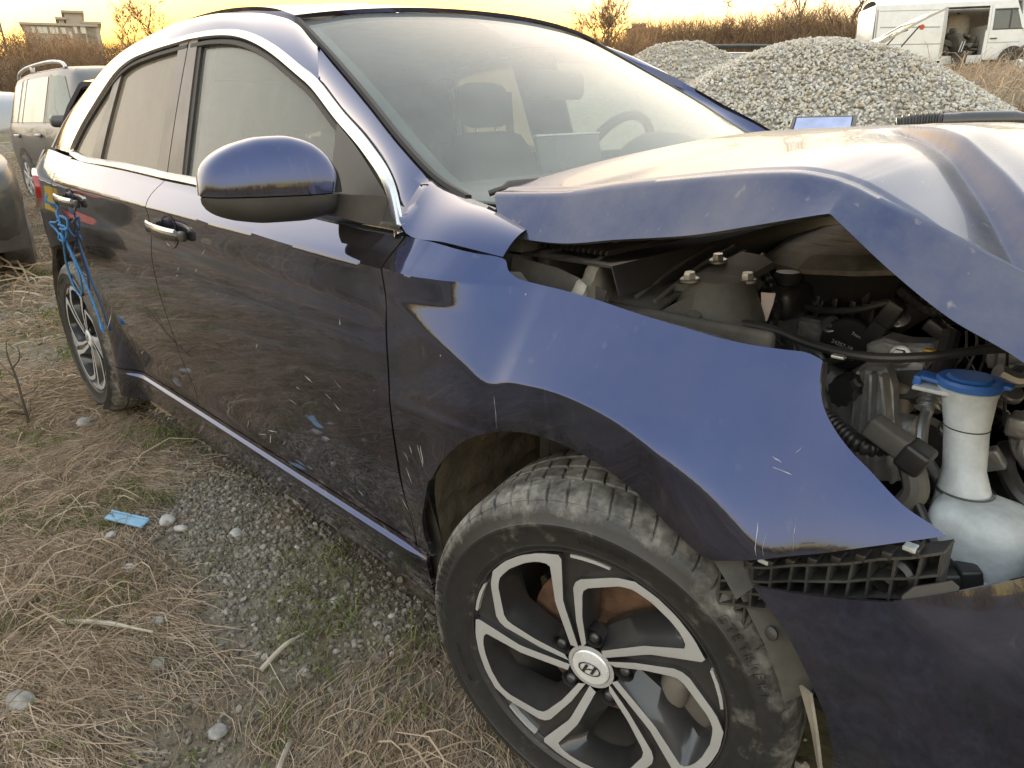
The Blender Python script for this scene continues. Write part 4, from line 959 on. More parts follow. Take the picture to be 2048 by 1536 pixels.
ob('tower_front', orient(shell([[Vector((-.175, -.672, .835)), Vector((-.175, -.68, .79)), Vector((-.175, -.69, .76))], [Vector((-.10, -.683, .828)), Vector((-.10, -.692, .785)), Vector((-.10, -.70, .76))], [Vector((-.038, -.668, .823)), Vector((-.032, -.676, .79)), Vector((-.03, -.685, .765))], [Vector((-.01, -.60, .85)), Vector((.0, -.61, .80)), Vector((.005, -.62, .77))]], .005), (0, -1, 0)), DUSTY, tw)
ob('tower_ledge', xf(box(.16, .035, .010, .004), Matrix.Translation((-.10, -.69, .766)) @ Matrix.Rotation(R(-6), 4, 'Z')), DUSTY, tw)
ob('tower_flange', orient(shell([[Vector((-.05, -.60, .858)), Vector((-.03, -.42, .888))], [Vector((-.01, -.59, .862)), Vector((.02, -.44, .890))], [Vector((.035, -.575, .862)), Vector((.055, -.47, .887))]], .012), (0, 0, 1)), DUSTY, tw)
cone = lathe([(.085, -.14), (.078, -.05), (.062, -.01), (.05, .012), (.02, .016)], 24)
ob('tower_dome', mv(cone, .0, -.545, .855), DUSTY, tw)
ob('bent_hook', tube([(-.135, -.70, .775), (-.137, -.705, .80), (-.13, -.705, .826), (-.118, -.70, .834), (-.108, -.692, .825)], .0055, 8, 20), HOSE, tw)
ob('grommet', align(lathe([(.012, 0), (.014, .003), (.010, .006), (.004, .006)], 16), (-.055, -.69, .780), (0, -.3, 1)), ENGDK, tw)
ob('tower_bolt', bolt((-.02, -.68, .78), (0, -.2, 1), .008, .009), STEEL, tw)
# hood prop
pr = [(.004, -.600, .812), (.03, -.595, .812), (.11, -.555, .800), (.16, -.555, .790), (.25, -.565, .79), (.32, -.545, .80), (.385, -.49, .812), (.45, -.45, .815), (.56, -.40, .80)]
ob('hood_prop_rod', tube([Vector(p) for p in pr], .0068, 10, 70), ENGDK, CAR)
ob('hood_prop_pivot', join(align(lathe([(.016, 0), (.017, .012), (.012, .024), (.004, .026)], 16), (.0, -.612, .800), (.2, -.4, 1)), align(lathe([(.0105, 0), (.0105, .03)], 12), (.006, -.60, .806), (-.4, .3, 1))), DUSTY, CAR)
ob('paper_tag', orient(shell([[Vector((.055, -.52, .80)), Vector((.062, -.515, .83)), Vector((.060, -.515, .845))], [Vector((.075, -.515, .80)), Vector((.080, -.51, .828)), Vector((.082, -.51, .846))]], .001), (0, -1, 0)), pbr('pink_paper_tag', (.55, .45, .42), .8), CAR)
# engine
en = bpy.data.objects.new('engine', None); link(en, CAR)
# cover: faceted wedge
ctop = [(-.055, -.30), (.035, -.335), (.13, -.315), (.19, -.275), (.26, -.10), (.22, .15), (.02, .20), (-.10, .02), (-.10, -.14)]
def ring_at(P, z, k, c=(.06, -.08)): return [Vector((c[0]+(x-c[0])*k, c[1]+(y-c[1])*k, z+dz)) for (x, y), dz in zip(P, (0, 0, .004, .008, .016, .02, .016, .008, .004))]
ob('engine_cover_skirt', loft([ring_at(ctop, .770, .80), ring_at(ctop, .792, .90), ring_at(ctop, .842, 1.0)]), ENGDK, en, smooth=False)
ob('engine_cover_top', loft([ring_at(ctop, .8435, 1.005), ring_at(ctop, .852, 1.0), ring_at(ctop, .872, .82), ring_at(ctop, .878, .62)]), ENGPL, en, smooth=False)
for k in range(5):
    a = Vector((-.03+.012*k, -.20+.045*k, .872+.003*k)); b = Vector((.15+.01*k, -.235+.055*k, .872+.004*k))
    ob('cover_rib', loft([[p+Vector((0, -.008, -.004)), p+Vector((0, -.002, .006)), p+Vector((0, .014, .008)), p+Vector((0, .02, -.004))] for p in (a, a.lerp(b, .35)+Vector((0, -.012, .003)), b)]), ENGPL, en, sharp=15)
ob('cover_wedge', loft([[Vector((-.02, -.272, .857)), Vector((-.018, -.265, .859)), Vector((-.018, -.255, .857))], [Vector((.09, -.305, .857)), Vector((.09, -.275, .869)), Vector((.09, -.245, .868))], [Vector((.17, -.275, .861)), Vector((.17, -.25, .873)), Vector((.17, -.225, .872))]]), ENGPL, en, sharp=12)
# cam carrier with ribs, timing cover, block
ob('cam_carrier', mv(box(.26, .30, .06, .008), .075, -.13, .775), ENGDK, en)
for k in range(7): ob('carrier_rib', mv(box(.012, .035, .055, .003), -.03+.032*k, -.292, .776), ENGDK, en)
tc_ = [(-.045, .60), (-.035, .70), (-.01, .755), (.03, .765), (.11, .76), (.17, .758), (.205, .752), (.235, .73), (.26, .70), (.245, .66), (.22, .60), (.16, .52), (.02, .52)]
g = prism(tc_, .045, .006); ob('timing_cover', ([Vector((v.x, -.285-v.z, v.y)) for v in g[0]], [tuple(reversed(f)) for f in g[1]]), ALU, en, sharp=30)
for (x, z), (x2, z2) in (((0, .54), (0, .75)), ((.05, .53), (.05, .755)), ((.19, .56), (.205, .74))):
    ob('cover_flute', loft([[Vector((x+d, -.331, z)), Vector((x+d*.6, -.337, z))] for d in (-.006, 0, .006)][:0] or [[Vector((x-.006, -.329, z)), Vector((x, -.337, z)), Vector((x+.006, -.329, z))], [Vector((x2-.006, -.329, z2)), Vector((x2, -.337, z2)), Vector((x2+.006, -.329, z2))]], closed=False), ALU, en)
def disc_y(c, r, d, n=28, m=None, bev=.003): # disc whose face looks to -y
    g = lathe([(r, 0), (r, d-bev), (r-bev, d), (r*.2, d)], n); return [Vector((c[0]+v.x, c[1]-v.z, c[2]+v.y)) for v in g[0]], [tuple(reversed(f)) for f in g[1]]
CAPC = (.142, -.335, .735)
ob('sensor_cap', join(disc_y(CAPC, .046, .014), ([Vector((v.x, -.335-v.z, v.y)) for v in prism([(.165, .76), (.185, .79), (.21, .785), (.20, .76), (.18, .745)], .016, .002)[0]], prism([(.165, .76), (.185, .79), (.21, .785), (.20, .76), (.18, .745)], .016, .002)[1])), ENGDK, en, sharp=30)
ob('sensor_plug', xf(box(.03, .022, .045, .004), Matrix.Translation((.205, -.345, .80)) @ Matrix.Rotation(R(28), 4, 'Y')), ENGDK, en)
def letters(txt, c, h, mat, parent, name, ux=(1, 0, 0), uz=(0, 0, 1), rot=0, out=(0, -1, 0)):
    cu = bpy.data.curves.new(name, 'FONT'); cu.body = txt; cu.size = h; cu.align_x = 'CENTER'; cu.align_y = 'CENTER'; cu.extrude = .0002
    o = bpy.data.objects.new(name, cu); link(o)
    dg = bpy.context.evaluated_depsgraph_get(); me = bpy.data.meshes.new_from_object(o.evaluated_get(dg)); me.name = name
    bpy.data.objects.remove(o)
    x = Vector(ux).normalized(); z = Vector(uz).normalized()
    if rot: q = Matrix.Rotation(rot, 3, Vector(out)); x = q @ x; z = q @ z
    me.transform(Matrix(((x.x, z.x, out[0], c[0]), (x.y, z.y, out[1], c[1]), (x.z, z.z, out[2], c[2]), (0, 0, 0, 1))))
    me.materials.clear(); me.materials.append(mat); o2 = bpy.data.objects.new(name, me); link(o2, parent); return o2
PRINT = pbr('pale_print', (.6, .6, .6), .6, var=.05)
letters('24357-2B', (.137, -.3505, .733), .010, PRINT, en, 'printed_part_number', rot=R(-14)); letters('0131185020', (.140, -.3505, .716), .008, PRINT, en, 'printed_part_number', rot=R(-14)); letters('7mm', (.158, -.3505, .755), .008, PRINT, en, 'printed_part_number', rot=R(-20))
for c, r in (((.108, -.338, .762), .011), ((.06, -.30, .785), .010), ((.045, -.345, .70), .012), ((.20, -.31, .80), .009), ((.215, -.33, .79), .011), ((.25, -.30, .82), .010)):
    ob('bolt', bolt(c, (0, -.7, .7), r, .011), STEEL, en)
# engine mount arm
am = [(.19, .755), (.215, .77), (.245, .768), (.285, .775), (.305, .755), (.285, .73), (.265, .69), (.225, .675), (.195, .69)]
g = prism(am, .05, .006); ob('engine_mount_arm', ([Vector((v.x, -.345-v.z, v.y)) for v in g[0]], [tuple(reversed(f)) for f in g[1]]), ALU, en, sharp=30)
ob('mount_bolt', bolt((.245, -.396, .748), (0, -1, .25), .012, .014), STEEL, en)
ob('mount_bolt', bolt((.255, -.40, .70), (0, -.3, 1), .009, .02), STEEL, en)
ob('yellow_marked_stud', mv(box(.022, .01, .014, .004), .287, -.397, .762), BRASS, en)
ob('mount_block', mv(box(.10, .09, .055, .01), .235, -.415, .695), pbr('tan_cast_block', (.28, .25, .21), .6, metal=.3, dust=.35), en)
ob('cast_boss', xf(lathe([(.022, 0), (.024, .03), (.024, .06), (.016, .066)], 16), Matrix.Translation((.24, -.46, .655)) @ Matrix.Rotation(R(90), 4, 'Y')), ALU, en)
# ribbed alternator/compressor bracket, three vertical fins
br = [(.225, .755), (.262, .762), (.275, .735), (.283, .69), (.298, .64), (.318, .595), (.235, .565), (.225, .62), (.222, .69)]
g = prism(br, .03, .006); ob('ribbed_bracket', ([Vector((v.x, -.485-v.z, v.y)) for v in g[0]], [tuple(reversed(f)) for f in g[1]]), ALU, en, sharp=30)
for k, (xa, xb) in enumerate(((.232, .238), (.250, .268), (.264, .302))):
    ob('bracket_fin', loft([[Vector((x-.0035, -.512, z)), Vector((x-.002, -.535, z)), Vector((x+.002, -.535, z)), Vector((x+.0035, -.512, z))] for x, z in ((xa, .755), ((xa*.65+xb*.35), .70), (xa*.4+xb*.6, .65), (xb, .595))]), ALU, en)
kn = [[Vector((.226+.0*q+.017*(1+.14*(k % 2))*math.cos(2*math.pi*k/20), -.54-h, .733+.021*(1+.14*(k % 2))*math.sin(2*math.pi*k/20))) for k in range(20)] for q, h in ((0, 0), (0, .03), (1, .036))]
ob('black_ribbed_knob', loft(kn), pbr('shiny_black_plastic', (.015, .015, .016), .2), en, sharp=30)
ob('support_plate', orient(shell([[Vector((.16, -.50, .70)), Vector((.18, -.50, .735))], [Vector((.20, -.52, .66)), Vector((.225, -.52, .72))], [Vector((.20, -.53, .58)), Vector((.235, -.53, .60))]], .006), (0, -1, 0)), ALU, en)
# harnesses, hoses, pipes
def hz(name, P, r, mat, k=50, n=10, rib=False): return ob(name, ribbed([Vector(p) for p in P], r, n, k) if rib else tube([Vector(p) for p in P], r, n, k), mat, bay)
hz('corrugated_conduit', [(.20, -.58, .70), (.245, -.61, .692), (.29, -.63, .685), (.325, -.60, .69)], .011, HOSE, 70, 12, True)
hz('thick_hose', [(.18, -.565, .74), (.205, -.58, .71), (.215, -.59, .66), (.21, -.59, .60)], .012, HOSE)
hz('taped_harness', [(.30, -.60, .695), (.33, -.615, .69), (.352, -.635, .672), (.362, -.645, .650), (.355, -.645, .63), (.34, -.63, .60)], .016, DUSTY)
hz('cable_to_connector', [(.352, -.64, .648), (.372, -.655, .634), (.392, -.668, .61), (.405, -.675, .59), (.411, -.678, .578)], .0065, ENGDK)
ob('plug', xf(box(.07, .032, .03, .005), Matrix.Translation((.322, -.635, .708)) @ Matrix.Rotation(R(25), 4, 'Y')), DUSTY, bay)
ob('plug_boot', xf(box(.035, .04, .036, .006), Matrix.Translation((.352, -.635, .692)) @ Matrix.Rotation(R(25), 4, 'Y')), ENGDK, bay)
hc_ = bpy.data.objects.new('hanging_connector', None); link(hc_, CAR)
ob('connector_body', xf(join(box(.052, .045, .034, .006), box(.026, .05, .04, .005, (.016, 0, .002))), Matrix.Translation((.427, -.668, .558)) @ Matrix.Rotation(R(-14), 4, 'Y') @ Matrix.Rotation(R(30), 4, 'Z')), ENGDK, hc_)
ob('connector_lock', xf(box(.024, .004, .007, .001), Matrix.Translation((.418, -.694, .560)) @ Matrix.Rotation(R(-20), 4, 'Y') @ Matrix.Rotation(R(25), 4, 'Z')), pbr('pale_blue_lock', (.35, .42, .62), .5), hc_)
for k in range(6):
    ob('wire', tube([Vector((.409+.001*k, -.679+.002*k, .590)), Vector((.412+.003*k, -.680+.003*k, .578)), Vector((.413+.006*k, -.675+.003*k, .568))], .0016, 6, 10), ENGDK, hc_)
# air conditioning line with crimp collar
hz('rubber_line', [(.31, -.40, .80), (.315, -.43, .77), (.318, -.455, .742)], .013, HOSE)
hz('crimp_collar', [(.318, -.455, .742), (.318, -.462, .733), (.318, -.470, .725), (.319, -.48, .715), (.32, -.488, .705)], .0155, ALUP, 24, 12, True)
hz('aluminium_line', [(.32, -.488, .706), (.323, -.51, .685), (.333, -.53, .66), (.355, -.545, .64), (.38, -.55, .62)], .0085, ALUP)
hz('aluminium_line', [(.40, -.42, .765), (.425, -.41, .76), (.438, -.42, .745), (.436, -.44, .70), (.44, -.45, .655), (.46, -.43, .63), (.50, -.40, .63)], .010, ALUP)
hz('aluminium_line', [(.39, -.47, .775), (.41, -.455, .765), (.43, -.44, .77), (.47, -.40, .77)], .012, ALUP)
hz('black_pipe', [(.37, -.52, .68), (.40, -.53, .64), (.44, -.54, .615), (.50, -.52, .60), (.56, -.48, .57)], .009, HOSE)
ob('pipe_clamp', mv(join(box(.05, .04, .03, .006), box(.03, .05, .022, .006, (.04, .0, .002))), .437, -.45, .70), ALU, bay)
ob('pulley', disc_y((.30, -.42, .60), .07, .03), ENGDK, bay); ob('pulley_bolt', bolt((.30, -.452, .612), (0, -1, .2), .014, .012), ALU, bay)
ob('compressor_face', disc_y((.47, -.33, .66), .065, .05), ALU, bay)
for a in range(0, 360, 60): ob('compressor_bolt', bolt((.47+.05*math.cos(R(a)), -.382, .66+.05*math.sin(R(a))), (0, -1, 0), .007, .006), STEEL, bay)
for P, r in (([(.22, -.25, .84), (.25, -.27, .80), (.28, -.24, .78), (.34, -.2, .80)], .009), ([(.28, -.10, .80), (.32, -.22, .76), (.36, -.24, .77), (.42, -.2, .78)], .014), ([(.24, -.30, .69), (.30, -.33, .66), (.36, -.30, .66), (.42, -.28, .60)], .012), ([(.05, -.38, .69), (.03, -.42, .66), (.05, -.46, .62)], .01), ([(-.02, -.42, .80), (.0, -.40, .76), (.01, -.41, .70), (.03, -.44, .66)], .011)):
    hz('wiring_conduit', P, r, HOSE, 60, 10, True)
for k, c in enumerate(((.5, .05, .05), (.5, .5, .5), (.08, .25, .3), (.4, .38, .35), (.3, .05, .06))):
    hz('loose_wire', [(.255+.006*k, -.30, .80), (.262+.008*k, -.315, .815-.004*k), (.272+.009*k, -.33, .806+.003*k)], .0017, pbr('wire_%s' % 'abcde'[k], c, .5), 12, 6)
ob('plug_block', xf(box(.045, .03, .022, .004), Matrix.Translation((.285, -.36, .79)) @ Matrix.Rotation(R(30), 4, 'Y')), ENGDK, bay)
ob('bracket_plate', xf(box(.06, .03, .035, .004), Matrix.Translation((.38, -.36, .775)) @ Matrix.Rotation(R(-25), 4, 'Y')), ALU, bay); ob('bracket_bolt', bolt((.385, -.375, .795), (0, -.3, 1), .009, .01), STEEL, bay)
# washer tank
tk = bpy.data.objects.new('washer_tank', None); link(tk, CAR)
def ell(c, rx, ry, n=28, tilt=(0, 0)): return [Vector((c[0]+rx*math.cos(2*math.pi*k/n), c[1]+ry*math.sin(2*math.pi*k/n), c[2]+tilt[0]*rx*math.cos(2*math.pi*k/n)+tilt[1]*ry*math.sin(2*math.pi*k/n))) for k in range(n)]
ob('filler_neck', loft([ell((.412, -.60, .615), .040, .036), ell((.405, -.59, .64), .033, .030), ell((.396, -.575, .67), .0255, .0245), ell((.386, -.56, .72), .0265, .0255), ell((.378, -.548, .762), .033, .032), ell((.376, -.545, .770), .037, .036), ell((.376, -.545, .773), .030, .030)]), TANKM, tk, sharp=40)
ob('neck_ear', xf(box(.05, .05, .006, .002), Matrix.Translation((.342, -.552, .764))), TANKM, tk)
ob('filler_cap', loft([ell((.376, -.545, .772), .0385, .0365), ell((.376, -.545, .779), .0395, .0375), ell((.376, -.545, .783), .037, .035), ell((.376, -.545, .783), .028, .026), ell((.376, -.545, .7855), .024, .022)]), BLUEC, tk, sharp=30)
ob('cap_hinge_tab', xf(join(box(.030, .030, .006, .002), box(.010, .034, .014, .002, (-.016, 0, -.005))), Matrix.Translation((.336, -.552, .7755)) @ Matrix.Rotation(R(4), 4, 'Y')), BLUEC, tk)
ob('cap_pull_tab', xf(box(.016, .02, .006, .002), Matrix.Translation((.415, -.538, .779))), BLUEC, tk)
def rr(cx, cy, hx, hy, z, b, n=6, dz=0):
    P = []
    for qd, (sx_, sy_) in enumerate(((1, 1), (-1, 1), (-1, -1), (1, -1))):
        for k in range(n):
            a = math.pi/2*(qd+k/(n-1)); x = cx+sx_*(hx-b)+b*math.cos(a); y = cy+sy_*(hy-b)+b*math.sin(a); P.append(Vector((x, y, z+dz*(x-cx)/hx)))
    return P
ob('tank_upper', loft([rr(.435, -.61, .05, .045, .50, .02), rr(.435, -.61, .056, .048, .56, .02), rr(.435, -.61, .056, .048, .605, .02, dz=.0), rr(.433, -.61, .054, .046, .628, .02), rr(.428, -.608, .046, .040, .640, .018), rr(.418, -.603, .030, .028, .645, .014)]), TANKM, tk, sharp=50)
ob('tank_lower', loft([rr(.46, -.58, .09, .08, .32, .03), rr(.46, -.585, .10, .09, .42, .03), rr(.465, -.59, .105, .095, .505, .03), rr(.465, -.60, .10, .09, .530, .03), rr(.46, -.61, .085, .075, .545, .03), rr(.46, -.61, .06, .05, .55, .03)]), TANKM, tk, sharp=50)
# bumper side bracket: lattice of ribs in front of the wheel
LATM = pbr('dusty_black_lattice', (.014, .014, .014), .45, dust=.16, dustcol=(.2, .19, .17), dscale=30)
lb = bpy.data.objects.new('bumper_bracket', None); link(lb, CAR)
def lat(u, v, d=0): # u along the bracket front-ward, v up; follows bumper plan
    x = lerp(.205, .435, u); y = -(cub(BPLAN, x)-.05)+.0; z = lerp(.515, .585, u)+v*lerp(.055, .085, u)-.012
    return Vector((x, y+d, z))
bk = [[lat(u, v, .022) for v in fr(0, 1, 5)] for u in fr(0, 1, 14)]
ob('bracket_back', orient(shell(bk, .003), (0, -1, 0)), ENGDK, lb)
def wall(a, b, nm, w=.0032, d0=-.012, d1=.022, mat=LATM):
    P = [lat(*a, d0), lat(*b, d0), lat(*b, d1), lat(*a, d1)]; t = (P[1]-P[0]).normalized(); n_ = t.cross(Vector((0, 1, 0))).normalized()*w/2
    return ob(nm, loft([[P[0]+n_, P[1]+n_, P[2]+n_, P[3]+n_], [P[0]-n_, P[1]-n_, P[2]-n_, P[3]-n_]]), mat, lb, smooth=False)
for v in (0, .34, .66, 1):
    us = fr(0, 1, 9)
    for a, b in zip(us[:-1], us[1:]): wall((a, v+.02*math.sin(a*19)), (b, v+.02*math.sin(b*19)), 'bracket_rib')
for i, u in enumerate(fr(0, 1, 12)): wall((u, 0), (u+.01*math.sin(i*2.1), 1), 'bracket_rib')
for i in range(9):
    u = .04+.105*i; ob('bracket_tooth', mv(box(.012, .022, .010, .002), *(lat(u, 1.06, 0))), ENGDK, lb)
for u in (.22, .86): ob('white_clip', mv(box(.014, .014, .006, .0015), *lat(u, 1.12, -.004)), TANKM, lb)
ob('bracket_bore', xf(lathe([(.024, 0), (.026, .02), (.021, .026), (.017, .010), (.012, .008), (.010, .012), (.003, .012)], 24), Matrix.Translation(lat(.80, .62, .02)) @ Matrix.Rotation(R(90), 4, 'X') @ Matrix.Rotation(R(0), 4, 'Z')), ENGDK, lb)
for (a, b), (c, d) in (((.0, -.5), (.0, 0)), ((.05, -1.0), (.05, 0)), ((.14, -1.1), (.14, 0)), ((.0, -.5), (.14, -.5)), ((.05, -1.05), (.14, -1.1)), ((0, -.25), (.14, -.25)), ((.0, -.5), (.14, 0)), ((.05, -1), (.14, -.5))): wall((a, b), (c, d), 'bracket_rib', d0=-.004)
# liner lip between tyre and bumper
lp = [[Vector((.205, -.835, .555)), Vector((.225, -.80, .565)), Vector((.24, -.76, .57))], [Vector((.235, -.835, .515)), Vector((.262, -.80, .53)), Vector((.28, -.77, .545))], [Vector((.268, -.832, .465)), Vector((.30, -.80, .49)), Vector((.318, -.775, .51))], [Vector((.290, -.828, .418)), Vector((.322, -.80, .45)), Vector((.335, -.78, .47))], [Vector((.300, -.822, .38)), Vector((.33, -.80, .41)), Vector((.345, -.78, .43))]]
ob('wheel_liner_lip', orient(shell(lp, .003), (-.3, -1, .3)), DUSTY, CAR)
ob('liner_clip', align(lathe([(.009, 0), (.009, .003), (.005, .005), (.001, .005)], 14), (.275, -.827, .482), (-.2, -1, .3)), ENGDK, CAR)
lp2 = [[Vector((.318, -.828, .425)), Vector((.335, -.836, .428))], [Vector((.338, -.825, .37)), Vector((.350, -.836, .372))], [Vector((.352, -.815, .30)), Vector((.362, -.828, .30))], [Vector((.358, -.805, .2)), Vector((.368, -.82, .2))]]
ob('liner_edge_strip', orient(shell(lp2, .004), (-.5, -1, 0)), ENGPL, CAR)
ob('cable_clip_white', mv(box(.016, .01, .004, .001), .262, -.70, .826), STEEL, CAR)

# more lines, clips and small castings between the block and the tank
rj5 = random.Random(21)
for P, r, m_, rib in (([(.0, -.45, .74), (.04, -.47, .70), (.10, -.46, .68), (.17, -.47, .66)], .010, HOSE, True), ([(.12, -.36, .66), (.16, -.42, .64), (.20, -.45, .60)], .014, HOSE, False), ([(.30, -.30, .74), (.34, -.36, .72), (.37, -.40, .68), (.38, -.42, .60)], .011, HOSE, False), ([(.36, -.30, .80), (.40, -.36, .79), (.44, -.38, .80), (.5, -.36, .80)], .010, HOSE, True), ([(.40, -.34, .62), (.42, -.40, .60), (.46, -.44, .58), (.52, -.44, .58)], .013, ALUP, False), ([(.33, -.52, .62), (.35, -.56, .60), (.37, -.60, .58)], .010, HOSE, True), ([(.20, -.30, .83), (.26, -.33, .81), (.31, -.35, .83), (.36, -.33, .85)], .008, HOSE, True), ([(.02, -.34, .80), (.08, -.355, .79), (.15, -.36, .80), (.2, -.35, .82)], .006, ENGDK, False), ([(.06, -.47, .76), (.10, -.48, .74), (.16, -.50, .745), (.22, -.50, .77)], .005, ENGDK, False)):
    hz('engine_line', P, r, m_, 54, 9, rib)
for k in range(16):
    x, y, z = rj5.uniform(.27, .48), rj5.uniform(-.46, -.30), rj5.uniform(.56, .80)
    ob('small_bracket', xf(box(rj5.uniform(.02, .05), rj5.uniform(.015, .04), rj5.uniform(.01, .04), .004), Matrix.Translation((x, y, z)) @ Matrix.Rotation(rj5.uniform(0, 3), 4, (rj5.random(), rj5.random(), rj5.random()+.1))), rj5.choice((ALU, ENGDK, ENGDK, DUSTY)), bay)
for c in ((.03, -.331, .72), (.065, -.331, .60), (.09, -.331, .69), (.175, -.331, .70), (.19, -.331, .64), (.02, -.331, .64)): ob('cover_bolt', bolt(c, (0, -1, 0), .008, .009), STEEL, en)
for c in ((.305, -.41, .70), (.34, -.44, .66), (.40, -.40, .72)): ob('hose_clip', align(lathe([(.013, 0), (.015, .003), (.015, .010), (.013, .013)], 14), c, (.3, -.5, .8)), ALUP, bay)
# seams and grime lines moulded into the washer tank
for (a, b) in (((.36, -.585, .735), (.42, -.59, .735)),): pass
ob('neck_seam', tube([Vector((.386+.0268*math.cos(R(a)), -.56+.0258*math.sin(R(a)), .722)) for a in range(150, 400, 10)], .0009, 5), DUSTY, tk)
ob('neck_collar', loft([ell((.405, -.59, .643), .0345, .0315), ell((.404, -.589, .648), .0345, .0315)], cap=False), DUSTY, tk)
ob('tank_ledge', loft([rr(.435, -.61, .059, .051, .556, .02), rr(.435, -.61, .060, .052, .560, .02), rr(.435, -.61, .057, .049, .564, .02)]), TANKM, tk, sharp=40)
ob('tank_flange', mv(box(.18, .03, .012, .004), .45, -.685, .520), TANKM, tk)

# strut tower dressing, wiring loom along the bulkhead, sensors
for c in ((-.02, -.60, .868), (.045, -.535, .865), (-.035, -.49, .880)): ob('tower_nut', bolt(c, (0, -.1, 1), .010, .014), STEEL, tw)
for k in range(4):
    x = -.155+.036*k; ob('pressed_bead', tube([(x, -.655, .846-.002*k), (x-.006, -.52, .874), (x-.01, -.40, .892)], .0035, 6, 12), DUSTY, tw)
hz('bulkhead_loom', [(-.20, -.30, .84), (-.10, -.33, .85), (.0, -.38, .84), (.05, -.43, .80), (.05, -.48, .75)], .008, HOSE, 80, 10, True)
hz('bulkhead_loom', [(-.06, -.38, .84), (.0, -.40, .80), (.04, -.45, .75), (.03, -.50, .70)], .009, ENGDK, 40, 8)
hz('brake_pipe', [(-.02, -.40, .88), (.0, -.46, .87), (.02, -.52, .80), (.0, -.56, .76), (-.02, -.60, .76)], .0032, ALUP, 40, 6)
hz('brake_pipe', [(-.01, -.38, .88), (.015, -.45, .86), (.035, -.51, .80), (.02, -.56, .75), (.0, -.60, .75)], .0032, ALUP, 40, 6)
ob('fluid_reservoir', mv(join(box(.07, .10, .06, .018), mv(lathe([(.022, 0), (.024, .012), (.020, .020), (.004, .020)], 16), 0, 0, .03)), .03, -.36, .80), ENGDK, bay)
ob('coil_pack', mv(join(*[box(.03, .05, .035, .006, (.045*k, 0, 0)) for k in range(4)]), .0, -.262, .812), ENGDK, en)
ob('label_patch', xf(box(.035, .0015, .018, .0004), Matrix.Translation((.262, -.3965, .733))), PRINT, en)
for k in range(7):
    a = Vector((.30+.012*k, -.39+.006*k, .80)); ob('loom_wire', tube([a, a+Vector((.01, -.03, -.02)), a+Vector((.005*k-.01, -.05, -.06)), a+Vector((.01*k-.03, -.06, -.12))], .0022, 6, 16), rj5.choice((ENGDK, HOSE, DUSTY)), bay)
# ------------------------------------------------------------------ cabin
SEATF = pbr('dark_seat_cloth', (.028, .028, .032), .9, bump=.2, bscale=400, dust=.08)
DASH = pbr('dash_plastic', (.030, .031, .034), .55, dust=.25, dustcol=(.3, .29, .27))
def seat(x, y):
    e = bpy.data.objects.new('front_seat', None); link(e, CAR)
    def sec(cx, z, hw, d, lean): return [Vector((cx+lean+d*.5*math.cos(a)*(1.0 if math.cos(a) > 0 else .8), y+hw*(abs(math.sin(a))**.6)*(1 if math.sin(a) > 0 else -1), z)) for a in [2*math.pi*k/24 for k in range(24)]]
    ob('seat_back', loft([sec(x+.16, .48, .22, .15, 0), sec(x+.13, .60, .25, .17, 0), sec(x+.07, .85, .25, .15, 0), sec(x+.03, 1.0, .22, .12, 0), sec(x+.02, 1.06, .17, .09, 0), sec(x+.018, 1.075, .10, .05, 0)]), SEATF, e, sharp=60)
    ob('seat_cushion', mv(box(.52, .5, .16, .06), x+.36, y, .46), SEATF, e)
    ob('headrest', loft([sec(x+.012, 1.09, .07, .06, 0), sec(x+.012, 1.105, .115, .10, 0), sec(x+.005, 1.15, .132, .115, 0), sec(x-.002, 1.20, .128, .11, 0), sec(x-.008, 1.235, .105, .09, 0), sec(x-.01, 1.248, .06, .05, 0)]), SEATF, e, sharp=60)
    for d in (-.05, .05): ob('headrest_post', tube([(x+.02, y+d, 1.05), (x+.012, y+d, 1.11)], .006, 8), CHROME, e)
seat(-1.56, .37); seat(-1.66, -.38)
rb = bpy.data.objects.new('rear_bench', None); link(rb, CAR)
ob('bench_back', xf(box(.16, 1.2, .58, .05), Matrix.Translation((-2.50, 0, .78)) @ Matrix.Rotation(R(-18), 4, 'Y')), SEATF, rb)
ob('bench_cushion', mv(box(.5, 1.25, .18, .06), -2.2, 0, .48), SEATF, rb)
for y in (-.4, 0, .4): ob('rear_headrest', mv(box(.10, .24, .15, .045), -2.60, y, 1.10), SEATF, rb)
ob('cabin_floor', mv(box(2.5, 1.5, .02), -1.5, 0, .26), DARKIN, CAR)
ds = bpy.data.objects.new('dashboard', None); link(ds, CAR)
prf = [(-.30, .93), (-.42, .965), (-.56, .985), (-.70, .985), (-.76, .965), (-.77, .90), (-.70, .78), (-.62, .60), (-.30, .6)]
ob('dash_body', loft([[Vector((x-(.0 if abs(y) < .5 else .0), y, z)) for x, z in prf] for y in fr(-.70, .70, 8)]), DASH, ds, sharp=40)
ob('centre_screen', xf(box(.014, .25, .105, .006), Matrix.Translation((-.735, -.07, 1.022)) @ Matrix.Rotation(R(-12), 4, 'Y')), BLACKG, ds)
ob('screen_edge', xf(box(.017, .256, .006, .002), Matrix.Translation((-.747, -.07, 1.074)) @ Matrix.Rotation(R(-12), 4, 'Y')), CHROME, ds)
n = 20
ob('instrument_hood', loft([[Vector((x, .37+w_*math.cos(math.pi*k/n), .965+h*math.sin(math.pi*k/n))) for k in range(n+1)] for x, w_, h in ((-.55, .17, .02), (-.62, .18, .075), (-.70, .18, .10), (-.78, .175, .105), (-.80, .168, .095))], closed=False), DASH, ds)
sw = bpy.data.objects.new('steering_wheel', None); link(sw, CAR)
m = Matrix.Translation((-.935, .37, .955)) @ Matrix.Rotation(R(-66), 4, 'Y')
